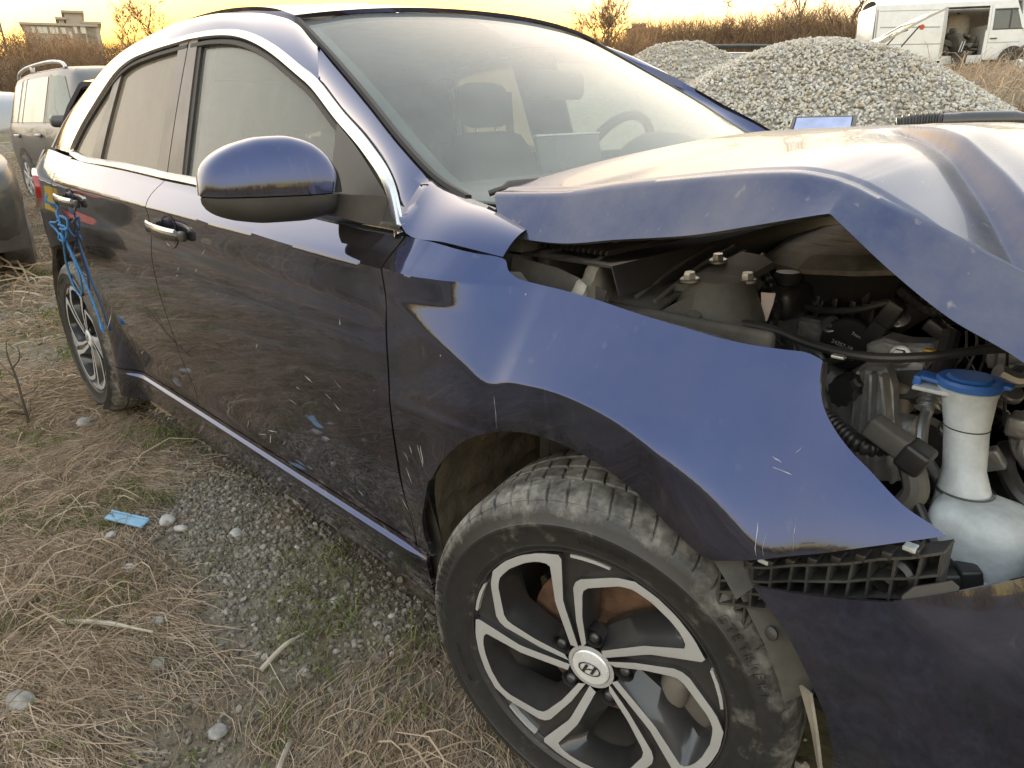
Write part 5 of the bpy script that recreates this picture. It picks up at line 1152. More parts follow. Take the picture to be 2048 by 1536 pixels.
ob('steering_rim', xf(tube([(.18*math.cos(2*math.pi*k/40), .18*math.sin(2*math.pi*k/40), 0) for k in range(40)], .015, 10, closed=True), m), BLACK, sw)
ob('steering_hub', xf(join(box(.13, .15, .04, .018), box(.06, .32, .02, .008), box(.20, .05, .02, .008, (-.08, 0, 0))), m), BLACK, sw)
ob('steering_column', xf(lathe([(.03, 0), (.03, -.25)], 12), m), BLACK, sw)
rv = bpy.data.objects.new('rear_view_mirror', None); link(rv, CAR)
ob('mirror_body', xf(box(.045, .27, .078, .02), Matrix.Translation((-.90, .05, 1.205)) @ Matrix.Rotation(R(8), 4, 'Z')), BLACK, rv)
ob('mirror_stem', tube([(-.905, .03, 1.23), (-.93, .01, 1.26), (-.97, 0, 1.295)], .012, 10), BLACK, rv)
BELTM = pbr('pale_seat_belt', (.45, .44, .42), .8)
ob('seat_belt', orient(shell([[Vector((-1.64, .60, 1.22)), Vector((-1.64, .555, 1.22))], [Vector((-1.63, .605, 1.0)), Vector((-1.63, .56, 1.0))], [Vector((-1.6, .62, .7)), Vector((-1.6, .575, .7))]], .002), (1, -.3, 0)), pbr('dark_seat_belt', (.03, .03, .03), .8), CAR)
ob('far_pillar_edge_strip', tube([(-2.02, .60, 1.25), (-2.0, .615, 1.1), (-1.98, .63, .95)], .012, 6), BELTM, CAR)
# inner pillars so the far side reads as a frame
for s in (-1, 1):
    ob('inner_b_pillar', sidey(orient(shell([[sp(-1.70, z, -.03)+Vector((0, .0, 0)), sp(-1.46, z, -.03)] for z in fr(.5, 1.35, 10)], .01), (0, -1, 0)), s), DARKIN, CAR)
    ob('inner_door_card', sidey(orient(shell([[sp(x, .30, -.05), sp(x, .6, -.07), sp(x, cub(BELT, x)-.015, -.03)] for x in fr(-2.4, -.5, 20)], .004), (0, 1, 0)), s), DASH, CAR)
    ob('inner_c_pillar', sidey(orient(shell([[sp(-2.22, 1.02, -.03), sp(-2.6, 1.02, -.03)], [sp(-2.14, 1.30, -.03), Vector((-2.75, -.60, 1.28))]], .01), (0, -1, 0)), s), DARKIN, CAR)
# wiper and cabin-side blade at the screen base
wp = bpy.data.objects.new('windscreen_wiper', None); link(wp, CAR)
ob('wiper_cap', tube([(-.405, -.675, .990), (-.385, -.655, .998), (-.35, -.62, 1.002), (-.33, -.55, 1.0), (-.30, -.40, .995)], [.006, .014, .016, .014, .012], 12, 24), BLACK, wp)
letters('BOSCH', (-.352, -.640, .9985), .012, PRINT, wp, 'wiper_lettering', ux=(.55, .80, 0), uz=(-.3, .2, .93), out=(.80, -.55, .20))
ob('wiper_blade', tube([(-.395, -.66, .988), (-.33, -.5, .985), (-.28, -.3, .985), (-.24, 0, .985)], .006, 8, 24), RUBBER, wp)
# tail: lamp, hatch slightly raised, rear bumper
LAMP = pbr('red_tail_lamp', (.45, .012, .012), .12, coat=1, dust=.1)
for s in (-1, 1):
    panel('tail_lamp', [(-3.36, .80), (-3.15, .80), (-2.98, .86)], [(-3.36, .96), (-3.15, .97), (-2.98, .95)], [(-3.36, .80), (-3.38, .88), (-3.36, .96)], [(-2.98, .86), (-2.96, .905), (-2.98, .95)], 14, 8, LAMP, CAR, .03, .012, s)
hg = bpy.data.objects.new('tailgate', None); link(hg, CAR)
def tg(u, v):   # u across, v from the roof hinge down
    y = u*lerp(.56, .70, v); prof_ = [(-2.94, 1.365), (-3.10, 1.33), (-3.26, 1.18), (-3.40, 1.0), (-3.46, .80), (-3.44, .55)]
    k = v*(len(prof_)-1); i = min(len(prof_)-2, int(k)); a = Vector(prof_[i]).lerp(Vector(prof_[i+1]), k-i)
    p = Vector((a.x+.05*u*u, y, a.y-.05*u*u*(1-v)))
    q = Matrix.Rotation(R(13), 3, 'Y') @ (p-Vector((-2.94, 0, 1.36)))+Vector((-2.94, 0, 1.36)); return q
rows = [[tg(u, v) for v in fr(0, 1, 24)] for u in fr(-1, 1, 24)]
ob('tailgate_skin', orient(shell(rows, .02), (-1, 0, .3)), PAINT, hg)
ob('tailgate_glass', orient(shell([[tg(u, v)+Vector((-.006, 0, .006)) for v in fr(.14, .56, 12)] for u in fr(-.9, .9, 16)], .003), (-1, 0, .3)), GLASSQ, hg)
ob('rear_bumper', orient(shell([[Vector((-3.43+.10*abs(u)**3, u*.66, z)) for z in fr(.2, .55, 8)] for u in fr(-1, 1, 20)], .01), (-1, 0, 0)), PAINT, CAR)
# ------------------------------------------------------------------ neighbouring cars
TYREB = pbr('old_tyre', (.022, .021, .02), .8, dust=.4)
ALLOY = pbr('silver_alloy', (.55, .55, .56), .35, metal=.6, dust=.15)
SIDEGL = pbr('reflecting_car_glass', (.05, .055, .055), .06, dust=.16, dustcol=(.45, .43, .38), coat=.5)
def sec(hw, zb, zs, zt, tw, crown=.02, bul=1.0):
    """half section from the underbody to the roof centre"""
    P = [(hw*.86, zb), (hw*.95, zb+.06), (hw*.985, zb+(zs-zb)*.35), (hw, zb+(zs-zb)*.6), (hw*.985, zs-.04), (hw*.955, zs)]
    for k in range(1, 5): u = k/5; P.append((hw*.955+(tw-hw*.955)*u, zs+(zt-.05-zs)*u))
    P += [(tw, zt-.05), (tw*.95, zt-.018), (tw*.8, zt), (tw*.4, zt+crown*.8), (0, zt+crown)]
    return P
def car_shell(ST, n=60):
    """ST: (x, half width, z bottom, z shoulder, z top, top half width)"""
    S = spl([Vector((a[0], a[1], a[2])) for a in ST], n), spl([Vector((a[0], a[4], a[5])) for a in ST], n)
    xs = fr(ST[0][0], ST[-1][0], n); rings = []
    def it(x, k):
        return cubic_at(ST, x, k)
    for x in xs:
        h = sec(it(x, 1), it(x, 2), it(x, 3), it(x, 4), it(x, 5))
        rings.append([Vector((x, -y, z)) for y, z in h]+[Vector((x, y, z)) for y, z in reversed(h[:-1])])
    return rings
def cubic_at(ST, x, k): return cub_(tuple((a[0], a[k]) for a in ST), x)
_cc = {}
def cub_(pts, x):
    if pts not in _cc: _cc[pts] = list(pts)
    return cub(_cc[pts], x)
def surf(ST, x, u, off=0.0, s=-1):
    """point on the greenhouse side: u 0 at the shoulder, 1 at the roof edge"""
    hw, zs, zt, tw = cubic_at(ST, x, 1), cubic_at(ST, x, 3), cubic_at(ST, x, 4), cubic_at(ST, x, 5)
    return Vector((x, s*(hw*.955+(tw-hw*.955)*u+off), zs+(zt-.05-zs)*u))
def lowpt(ST, x, z, off=0, s=-1):
    hw, zb, zs = cubic_at(ST, x, 1), cubic_at(ST, x, 2), cubic_at(ST, x, 3)
    prof_ = [(zb, .86), (zb+.06, .95), (zb+(zs-zb)*.35, .985), (zb+(zs-zb)*.6, 1.0), (zs-.04, .985), (zs, .955)]
    return Vector((x, s*(hw*lint(prof_, z)+off), z))
def side_win(ST, e, x0, x1, x2, x3, mat, s, u0=.06, u1=.92, name='side_window'):
    rows = [[surf(ST, lerp(lerp(x0, x3, v), lerp(x1, x2, v), u), lerp(u0, u1, v), .006, s) for v in fr(0, 1, 6)] for u in fr(0, 1, 8)]
    return ob(name, orient(shell(rows, .003), (0, s, 0)), mat, e)
def simple_wheel(e, x, y, r, s, w_=.2, name='wheel', spokes=7):
    k = bpy.data.objects.new(name, None); link(k, e); k.location = (x, y, r)
    g = lathe([(r*.66, 0), (r*.70, -.006), (r*.86, -.010), (r*.97, .012), (r, .035), (r, w_-.035), (r*.95, w_), (r*.6, w_)], 40, cap=False)
    ob('tyre', sidey(([Vector((v.x, v.z, v.y)) for v in g[0]], g[1]), s), TYREB, k)
    V = lathe([(r*.67, .004), (r*.64, .0), (r*.62, .02), (r*.60, .1)], 32, cap=False); geo = ([Vector((v.x, v.z, v.y)) for v in V[0]], V[1])
    for q in range(spokes):
        a = 2*math.pi*q/spokes; m_ = Matrix.Rotation(a, 4, 'Y')
        geo = join(geo, xf(mv(box(r*.62, .02, r*.15, .006), r*.33, .012, 0), m_))
    h = lathe([(r*.14, .0), (r*.10, -.006), (.002, -.006)], 16); geo = join(geo, ([Vector((v.x, v.z, v.y)) for v in h[0]], h[1]))
    ob('rim', sidey(geo, s), ALLOY, k)
    d = lathe([(r*.58, .05), (.01, .05)], 24, cap=False); ob('wheel_inside', sidey(([Vector((v.x, v.z, v.y)) for v in d[0]], d[1]), s), DARKIN, k)
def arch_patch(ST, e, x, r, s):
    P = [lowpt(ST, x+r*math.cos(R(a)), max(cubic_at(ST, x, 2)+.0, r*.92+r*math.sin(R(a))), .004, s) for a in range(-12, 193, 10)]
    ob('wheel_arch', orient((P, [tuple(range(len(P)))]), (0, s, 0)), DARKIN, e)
def strip_geo(ST, x0, x1, z, h, off, s): return orient(shell([[lowpt(ST, x, z-h/2, off*.4, s), lowpt(ST, x, z, off, s), lowpt(ST, x, z+h/2, off*.4, s)] for x in fr(x0, x1, 20)], 0), (0, s, 0))
def gen_mirror(e, p, s, mat):
    ob('door_mirror', mv(box(.13, .19, .13, .045), p[0], s*(p[1]+.10), p[2]+.06), mat, e); ob('mirror_stem', mv(box(.05, .08, .03, .01), p[0], s*(p[1]), p[2]), BLACK, e)
# grey people carrier parked behind, parallel to the crashed car
GREYP = paint_mat('grey_metallic_paint', (.055, .055, .058), .2, .4, dust=.05, splash=False, coat=.4)
mp_ = thing('grey_people_carrier', 'dark grey people carrier with roof rails parked behind the crashed hatchback', 'car', (-9.75, 1.66, .215), R(1.5))
ST = [(-2.16, .80, .36, .98, 1.30, .62), (-2.10, .84, .26, 1.0, 1.50, .64), (-1.8, .885, .22, 1.0, 1.60, .65), (-1.0, .90, .2, .985, 1.635, .655), (0, .90, .19, .97, 1.625, .65), (.45, .90, .19, .96, 1.58, .635), (.75, .90, .19, .955, 1.40, .63), (1.15, .895, .19, .95, 1.08, .68), (1.45, .885, .2, .93, .985, .66), (1.95, .85, .22, .82, .86, .6), (2.18, .74, .26, .66, .70, .5), (2.24, .6, .34, .56, .6, .4)]
rings = car_shell(ST, 90); ob('body', loft(rings), GREYP, mp_, sharp=40)
for s in (-1, 1):
    side_win(ST, mp_, -2.0, -1.50, -1.50, -1.93, SIDEGL, s, name='quarter_window'); side_win(ST, mp_, -1.42, -1.26, -1.26, -1.40, SIDEGL, s, name='small_window'); side_win(ST, mp_, -1.20, -.28, -.30, -1.20, SIDEGL, s, name='rear_door_window')
    side_win(ST, mp_, -.18, .92, .28, -.20, glass_mat('carrier_front_glass', (.5, .56, .54), .5, (.55, .62, .58)) if s < 0 else SIDEGL, s, name='front_door_window')
    for x in (-1.46, -1.23, -.24): ob('window_pillar', orient(shell([[surf(ST, x-.035, u, .003, s), surf(ST, x+.035, u, .003, s)] for u in fr(.04, .95, 8)], 0), (0, s, 0)), PILLAR, mp_)
    for x, z0, z1 in ((-.24, .30, .96), (-1.24, .55, .97), (.92, .30, .92)): ob('door_gap', orient(shell([[lowpt(ST, x-.004, z, .0015, s), lowpt(ST, x+.004, z, .0015, s)] for z in fr(z0, z1, 8)], 0), (0, s, 0)), BLACK, mp_)
    ob('side_moulding', strip_geo(ST, -1.0, 1.0, .52, .07, .014, s), GREYP, mp_)
    for x in (-.42, -1.42): ob('door_handle', mv(box(.20, .035, .035, .012), *lowpt(ST, x, .865, .022, s)), ALLOY, mp_)
    gen_mirror(mp_, (.80, .86, .95), s, GREYP)
    rr_ = [Vector((x, s*.60, z)) for x, z in ((-1.95, 1.57), (-1.90, 1.625), (-1.6, 1.68), (-.9, 1.705), (-.2, 1.69), (.12, 1.645), (.18, 1.60))]
    rl = bpy.data.objects.new('roof_rail', None); link(rl, mp_); ob('rail_bar', tube(rr_, .022, 8, 40), ALLOY, rl)
    for x in (-1.2,): ob('rail_foot', mv(box(.09, .04, .08, .01), x, s*.60, 1.66), ALLOY, rl)
    for x in (-1.36, 1.32): arch_patch(ST, mp_, x, .37, s); simple_wheel(mp_, x, s*.905, .318, s)
    ob('headlamp', orient(shell([[Vector((x, s*(cubic_at(ST, x, 1)*.99+.004), z)) for z in fr(.62, .78, 4)] for x in fr(1.75, 2.1, 6)], 0), (0, s, 0)), ALLOY, mp_)
fw = [[Vector((lerp(1.16, .52, v)-.10*u*u+.012, u*lerp(.70, .58, v), lerp(1.05, 1.565, v)+.012)) for v in fr(0, 1, 10)] for u in fr(-1, 1, 16)]
ob('windscreen', orient(shell(fw, .003), (1, 0, 1)), SIDEGL, mp_)
# dark saloon whose tail points at the crashed car (its lamps and plate show in the door)
DARKP = paint_mat('black_car_paint', (.008, .008, .008), 0, .4, dust=.14, splash=False, coat=.35)
dk = thing('dark_saloon', 'black saloon with dusty tail at the left edge beside the dry grass', 'car', (-7.75, -1.14, .07), R(180-4))
SD = [(-2.3, .60, .42, .62, .68, .4), (-2.22, .80, .34, .78, .84, .6), (-1.9, .88, .24, .86, .92, .66), (-1.3, .90, .2, .90, .97, .66), (-1.05, .90, .2, .90, 1.08, .63), (-.45, .90, .2, .90, 1.38, .56), (.2, .90, .2, .9, 1.42, .56), (.8, .90, .2, .9, 1.36, .57), (1.1, .9, .2, .9, 1.16, .63), (1.5, .9, .2, .9, .98, .66), (2.1, .84, .24, .8, .84, .6), (2.28, .6, .36, .62, .66, .4)]
SD = [(-a[0],)+a[1:] for a in reversed(SD)]
ob('body', loft(car_shell(SD, 70)), DARKP, dk, sharp=40)
for s in (-1, 1):
    side_win(SD, dk, -.85, .05, .05, -.5, SIDEGL, s, name='front_window'); side_win(SD, dk, .15, 1.0, .6, .15, SIDEGL, s, name='rear_window')
    for x in (-1.35, 1.35): arch_patch(SD, dk, x, .36, s); simple_wheel(dk, x, s*.905, .315, s)
dk.rotation_euler.z = R(180-4)
tail = lambda y, z, d=.0: Vector((-(2.22+.085*max(0, 1-((z-.62)/.34)**2)-.16*abs(y)**3/.6)-d, y, z))
# tail of the dark saloon: lamps, plate, bumper
def pt_tail(y, z): return Vector((2.235+.06*(1-((z-.6)/.4)**2)-.20*(abs(y)/.8)**3, y, z))
dk.rotation_euler.z = R(-4)
for s in (-1, 1):
    ob('tail_lamp', orient(shell([[pt_tail(s*y, z)+Vector((.03, 0, 0)) for z in fr(.68, .80, 5)] for y in fr(.38, .78, 8)], .02), (1, 0, 0)), LAMP, dk)
ob('rear_bumper', orient(shell([[pt_tail(y, z)+Vector((.07, 0, 0)) for z in fr(.26, .56, 8)] for y in fr(-.84, .84, 20)], .05), (1, 0, 0)), DARKP, dk)
ob('number_plate', orient(shell([[pt_tail(y, z)+Vector((.055, 0, 0)) for z in fr(.63, .72, 3)] for y in fr(-.24, .24, 6)], .004), (1, 0, 0)), pbr('yellow_plate', (.42, .27, .03), .6), dk)
ob('plate_strip', orient(shell([[pt_tail(y, z)+Vector((.05, 0, 0)) for z in fr(.80, .825, 2)] for y in fr(-.4, .4, 6)], .004), (1, 0, 0)), CHROME, dk)
ob('rear_window', orient(shell([[Vector((lerp(1.10, .52, v), y*lerp(.64, .54, v), lerp(1.03, 1.36, v)+.014)) for v in fr(0, 1, 5)] for y in fr(-1, 1, 8)], .003), (1, 0, 1)), SIDEGL, dk)
# pale car at the far left edge
PALEP = paint_mat('pale_silver_paint', (.26, .27, .29), .5, .35, dust=.2, splash=False)
pc = thing('pale_silver_car', 'pale silver car with red tail lamp at the far left behind the grey people carrier', 'car', (-18.7, 1.62, .45), R(182))
SP = [(-2.1, .78, .3, .85, .95, .6), (-1.95, .85, .24, .92, 1.2, .6), (-1.5, .88, .2, .92, 1.40, .58), (-.6, .88, .2, .91, 1.46, .58), (.2, .88, .2, .9, 1.40, .58), (.8, .88, .2, .89, 1.05, .64), (1.5, .85, .22, .80, .84, .6), (1.95, .7, .28, .62, .66, .45)]
ob('body', loft(car_shell(SP, 50)), PALEP, pc, sharp=40)
for s in (-1, 1):
    side_win(SP, pc, -1.6, -.6, -.6, -1.45, SIDEGL, s, name='rear_window'); side_win(SP, pc, -.5, .6, .1, -.5, SIDEGL, s, name='front_window')
    for x in (-1.25, 1.25): arch_patch(SP, pc, x, .36, s); simple_wheel(pc, x, s*.885, .31, s)
    ob('tail_lamp', mv(box(.10, .10, .22, .03), -2.0, s*.76, .86), LAMP, pc)
# ------------------------------------------------------------------ cars beyond the gravel
SILVP = paint_mat('dull_silver_paint', (.20, .20, .20), .5, .35, dust=.3, splash=False)
sc_ = thing('silver_estate_car', 'silver estate car with dark roof bar half hidden between the two gravel piles', 'car', (-5.15, 9.55, .30), R(62))
ob('body', loft(car_shell(ST, 70)), SILVP, sc_, sharp=40)
for s in (-1, 1):
    side_win(ST, sc_, -2.0, -.30, -.30, -1.93, SIDEGL, s, name='rear_window'); side_win(ST, sc_, -.2, .92, .28, -.2, SIDEGL, s, name='front_window'); gen_mirror(sc_, (.80, .86, .98), s, BLACK)
    ob('roof_bar', tube([Vector((x, s*.60, z)) for x, z in ((-1.95, 1.57), (-1.90, 1.625), (-1.6, 1.68), (-.9, 1.705), (-.2, 1.69), (.3, 1.645), (.48, 1.60))], .03, 8, 40), BLACK, sc_)
    for x in (-1.36, 1.32): arch_patch(ST, sc_, x, .37, s); simple_wheel(sc_, x, s*.905, .318, s)
# car with its tailgate up, only the gate shows over the gravel
hb = thing('open_tailgate_car', 'pale car behind the gravel with its glazed tailgate raised in front of the van', 'car', (-7.75, 15.9, 1.12), R(218))
ob('body', loft(car_shell(SP, 50)), PALEP, hb, sharp=40)
for s in (-1, 1):
    for x in (-1.25, 1.25): simple_wheel(hb, x, s*.885, .31, s)
gate = bpy.data.objects.new('raised_tailgate', None); link(hb and gate, hb); gate.scale = (1.35, 1.1, 1.35); gate.location = (-1.62, 0, 1.36); gate.rotation_euler = (0, R(8), 0)
def gt(u, v): return Vector((-lerp(0, 1.0, v)-.06*(1-u*u)*v, u*lerp(.60, .66, v), .05*math.sin(v*2.2)+.32*v))
ob('gate_frame', join(*[orient(shell([[gt(u, v) for v in vs] for u in us], .035), (0, 0, 1)) for us, vs in ((fr(-1, -.80, 4), fr(0, 1, 14)), (fr(.80, 1, 4), fr(0, 1, 14)), (fr(-.80, .80, 12), fr(0, .10, 3)), (fr(-.80, .80, 12), fr(.62, 1, 6)))]), PALEP, gate)
ob('gate_glass', orient(shell([[gt(u, v)+Vector((0, 0, -.012)) for v in fr(.10, .62, 8)] for u in fr(-.80, .80, 12)], .004), (0, 0, 1)), glass_mat('gate_glass', (.75, .8, .7), .25, (.7, .72, .6)), gate)
ob('gate_spoiler', orient(shell([[gt(u, v)+Vector((-.04-.10*v, 0, .05+.02*v)) for v in fr(.0, .16, 4)] for u in fr(-.9, .9, 10)], .02), (0, 0, 1)), PALEP, gate)
for s in (-1, 1): ob('gas_strut', tube([(-.62, s*.55, .16), (.0, s*.6, -.42)], .012, 6), BLACK, gate)
ob('gate_wiper', tube([(-.60, 0, .15), (-.40, .1, .12), (-.25, .22, .09)], .014, 6), BLACK, gate)
# ------------------------------------------------------------------ white van
VANP = paint_mat('white_van_paint', (.72, .74, .74), 0, .5, dust=.2, splash=False, coat=.3, dustcol=(.35, .32, .28))
van = thing('white_cargo_van', 'old white cargo van with its side door open and junk inside', 'van', (-10.64, 27.27, 2.23), R(38))
def vx(x, z):  # side profile inset
    t = max(0, (z-1.25)/1.2); return -(1.0-.14*t**1.5-.05*max(0, (.55-z)))
def vpanel(name, pts, mat=VANP, off=0.0, parent=van, n=8):
    (x0, z0), (x1, z1), (x2, z2), (x3, z3) = pts
    rows = [[(lambda x, z: Vector((x, vx(x, z)-off, z)))(lerp(lerp(x0, x3, v), lerp(x1, x2, v), u), lerp(lerp(z0, z3, v), lerp(z1, z2, v), u)) for v in fr(0, 1, n)] for u in fr(0, 1, n)]
    return ob(name, orient(shell(rows, .03), (0, -1, 0)), mat, parent)
vpanel('rear_side_panel', [(0, .42), (2.28, .42), (2.28, 2.22), (.0, 2.22)], n=12)
vpanel('sill_panel', [(2.28, .30), (3.62, .30), (3.62, .56), (2.28, .56)])
vpanel('header_panel', [(2.28, 2.08), (3.62, 2.08), (3.62, 2.22), (2.28, 2.22)])
cabp = vpanel('cab_door', [(3.66, .40), (4.72, .40), (4.72, 1.32), (3.66, 1.32)], n=10)
vpanel('cab_pillar', [(3.62, 1.32), (3.78, 1.32), (3.78, 2.22), (3.62, 2.22)]); vpanel('cab_header', [(3.78, 1.98), (4.55, 1.98), (4.45, 2.22), (3.78, 2.22)])
vpanel('cab_front_pillar', [(4.72, 1.32), (4.86, 1.32), (4.55, 1.98), (4.48, 1.98)]); vpanel('door_post', [(3.58, .42), (3.66, .42), (3.66, 1.32), (3.58, 1.32)])
GLV = glass_mat('van_cab_glass', (.7, .74, .74), .2, (.6, .62, .6))
vpanel('cab_window', [(3.80, 1.34), (4.30, 1.34), (4.30, 1.95), (3.80, 1.95)], GLV, -.01); vpanel('cab_quarter_window', [(4.33, 1.34), (4.74, 1.34), (4.50, 1.95), (4.33, 1.95)], GLV, -.01)
vpanel('window_bar', [(4.295, 1.33), (4.335, 1.33), (4.335, 1.97), (4.295, 1.97)], BLACK, .002)
for P in ([(3.79, 1.32), (4.74, 1.32), (4.74, 1.36), (3.79, 1.36)], [(3.78, 1.93), (4.52, 1.93), (4.52, 1.97), (3.78, 1.97)]): vpanel('window_rubber', P, BLACK, .003)
ob('roof', orient(shell([[Vector((x, y*.86+.0, 2.22+.27*(1-abs(y)**2.6)**.6*(1 if x < 4.4 else .55))) for y in fr(-1, 1, 17)] for x in fr(0, 4.62, 12)], .03), (0, 0, 1)), VANP, van)
ob('far_side', mv(box(4.9, .04, 1.85, .01), 2.45, .98, 1.3), VANP, van); ob('rear_doors', mv(box(.04, 1.8, 1.9, .02), -.02, 0, 1.3), VANP, van)
ob('cargo_floor', mv(box(4.7, 1.9, .06), 2.35, 0, .5), DARKIN, van); ob('cargo_lining', mv(box(4.5, .02, 1.7), 2.2, .93, 1.35), pbr('cream_lining', (.45, .40, .33), .8, dust=.4), van)
ob('bulkhead', mv(box(.03, 1.8, 1.0), 3.66, .03, 1.0), pbr('grey_bulkhead', (.35, .34, .32), .8), van)
for P, nm in (([(.16, 1.52), (2.1, 1.46), (2.1, 1.50), (.16, 1.56)], 'pressed_seam'), ([(.1, 2.04), (2.2, 2.0), (2.2, 2.02), (.1, 2.06)], 'pressed_seam'), ([(.3, .98), (2.2, .94), (2.2, .97), (.3, 1.01)], 'pressed_seam'), ([(2.20, .5), (2.215, .5), (2.215, 2.0), (2.20, 2.0)], 'panel_gap'), ([(3.69, .5), (3.70, .5), (3.70, 2.1), (3.69, 2.1)], 'panel_gap'), ([(3.70, .92), (4.70, .92), (4.70, .94), (3.70, .94)], 'panel_gap'), ([(2.24, .5), (2.30, .5), (2.30, 2.1), (2.24, 2.1)], 'door_frame'), ([(.02, .5), (.07, .5), (.07, 2.1), (.02, 2.1)], 'rear_edge_strip')):
    vpanel(nm, P, pbr('van_seam', (.30, .30, .29), .6) if nm != 'door_frame' else PALEP, .004 if nm[0] != 'd' else .02)
ob('cab_door_handle', mv(box(.22, .03, .035, .008), 3.86, vx(0, 1.05)-.02, 1.06), BLACK, van)
for x, z in ((1.06, 1.62), (1.52, 1.50)): ob('red_patch', align(lathe([(.085, 0), (.085, .008), (.02, .012)], 14), (x, vx(0, z)-.004, z), (0, -1, 0)), pbr('faded_red_lens', (.42, .06, .03), .5), van)
nose = [(4.62, 2.30), (4.72, 2.1), (5.0, 1.45), (5.45, 1.15), (5.55, .9), (5.55, .4), (4.7, .4), (4.7, 1.3)]
g = prism([(x, z) for x, z in nose], 1.9, .0); ob('nose', ([Vector((v.x, v.z-.95, v.y)) for v in g[0]], g[1]), VANP, van, smooth=False)
for x in (1.05, 4.55): simple_wheel(van, x, -.93, .34, -1, .22)
ob('front_arch', orient(([Vector((4.55+.45*math.cos(R(a)), vx(0, .5)-.035, .36+.45*math.sin(R(a)))) for a in range(0, 181, 15)], [tuple(range(13))]), (0, -1, 0)), DARKIN, van)
# junk in and below the open doorway
JUNK = pbr('dark_scrap', (.05, .048, .045), .7, dust=.3)
rj = random.Random(3)
tr = thing('seat_in_van', 'dark car seat lying in the open doorway of the white van', 'seat', van.matrix_world @ Vector((0, 0, 0)))
bpy.context.view_layer.update()
VM = Matrix.Translation(van.location) @ Matrix.Rotation(R(38), 4, 'Z')
tr.location = VM @ Vector((3.0, -.45, .56)); tr.rotation_euler = (0, 0, R(70))
ob('seat_back', xf(box(.16, .5, .7, .06), Matrix.Translation((-.2, 0, .4)) @ Matrix.Rotation(R(-25), 4, 'Y')), JUNK, tr); ob('seat_base', mv(box(.5, .5, .16, .06), .1, 0, .12), JUNK, tr); ob('seat_headrest', mv(box(.1, .26, .17, .05), -.38, 0, .82), JUNK, tr)
tb = thing('fuel_tank', 'pale rounded tank standing at the back of the open van doorway', 'tank', VM @ Vector((3.2, .45, .56)), R(38))
ob('tank_shell', loft([ell((0, 0, z), .42*k, .25*k) for z, k in ((0, .8), (.06, 1), (.9, 1.05), (1.3, .95), (1.42, .7))]), pbr('cream_tank', (.52, .47, .40), .6, dust=.3), tb); ob('tank_neck', mv(lathe([(.06, 0), (.06, .08)], 12), 0, 0, 1.4), JUNK, tb)
for k, (x, y, z, lab) in enumerate(((2.55, -.35, .56, 'stack of dark scrap parts heaped low on the left in the van doorway'), (3.38, -.55, .56, 'heap of bent dark scrap parts on the right in the van doorway'))):
    j = thing('scrap_heap', lab, 'scrap', VM @ Vector((x, y, z)), R(rj.uniform(0, 90)))
    for q in range(7): ob('scrap_piece', xf(box(rj.uniform(.15, .45), rj.uniform(.1, .3), rj.uniform(.06, .2), .03), Matrix.Translation((rj.uniform(-.15, .15), rj.uniform(-.15, .15), .08+.09*q)) @ Matrix.Rotation(rj.uniform(0, 3), 4, (rj.random(), rj.random(), 1))), JUNK, j)
bn = thing('black_bin', 'black plastic container hanging over the van doorsill', 'container', VM @ Vector((2.80, -1.18, .02)), R(38))
ob('bin_body', loft([rr(0, 0, .17, .13, 0, .05), rr(0, 0, .20, .15, .45, .05), rr(0, 0, .22, .17, .62, .05), rr(0, 0, .18, .13, .64, .05)]), BLACK, bn); 
for d in (-.05, .03): ob('bin_strap', tube([(d, 0, .62), (d+.05, .02, .82), (d+.1, .05, .98)], .012, 6, 8), TANKM, bn)
eg = thing('scrap_engine', 'rusty scrap engine standing on the white wreck beside the van', 'engine', VM @ Vector((5.15, -1.85, 0.35)), R(20))
RUST = pbr('rusty_iron', (.16, .105, .07), .8, var=.4, dust=.3)
g = box(.6, .5, .35, .05, (0, 0, .35))
ob('engine_block', g, RUST, eg)
for q in range(6): ob('engine_rib', mv(box(.06, .46, .20, .01), -.24+.095*q, 0, .60), JUNK, eg)
ob('engine_pulley', align(lathe([(.15, 0), (.15, .06), (.05, .08)], 20), (-.2, -.28, .3), (0, -1, 0)), RUST, eg); ob('engine_pipe', tube([(-.3, -.2, .5), (-.55, -.25, .42), (-.75, -.2, .30), (-.8, 0, .25)], .05, 8, 14), RUST, eg)
wk = thing('white_wreck', 'stripped white car front carrying a scrap engine beside the van', 'wreck', VM @ Vector((5.3, -1.95, -.55)), R(25))
ob('wreck_wing', loft([[Vector((x, y, z+.1*math.sin(x*3))) for y, z in ((-.8, 0), (-.82, .6), (-.6, .88), (.5, .9), (.7, .6), (.7, 0))] for x in fr(-1.0, 1.2, 8)]), VANP, wk, sharp=30)
ob('wreck_arch', orient(([Vector((-.55+.36*math.cos(R(a)), -.835, .3+.36*math.sin(R(a)))) for a in range(0, 181, 15)], [tuple(range(13))]), (0, -1, 0)), DARKIN, wk)
simple_wheel(wk, -.5, -.80, .30, -1)
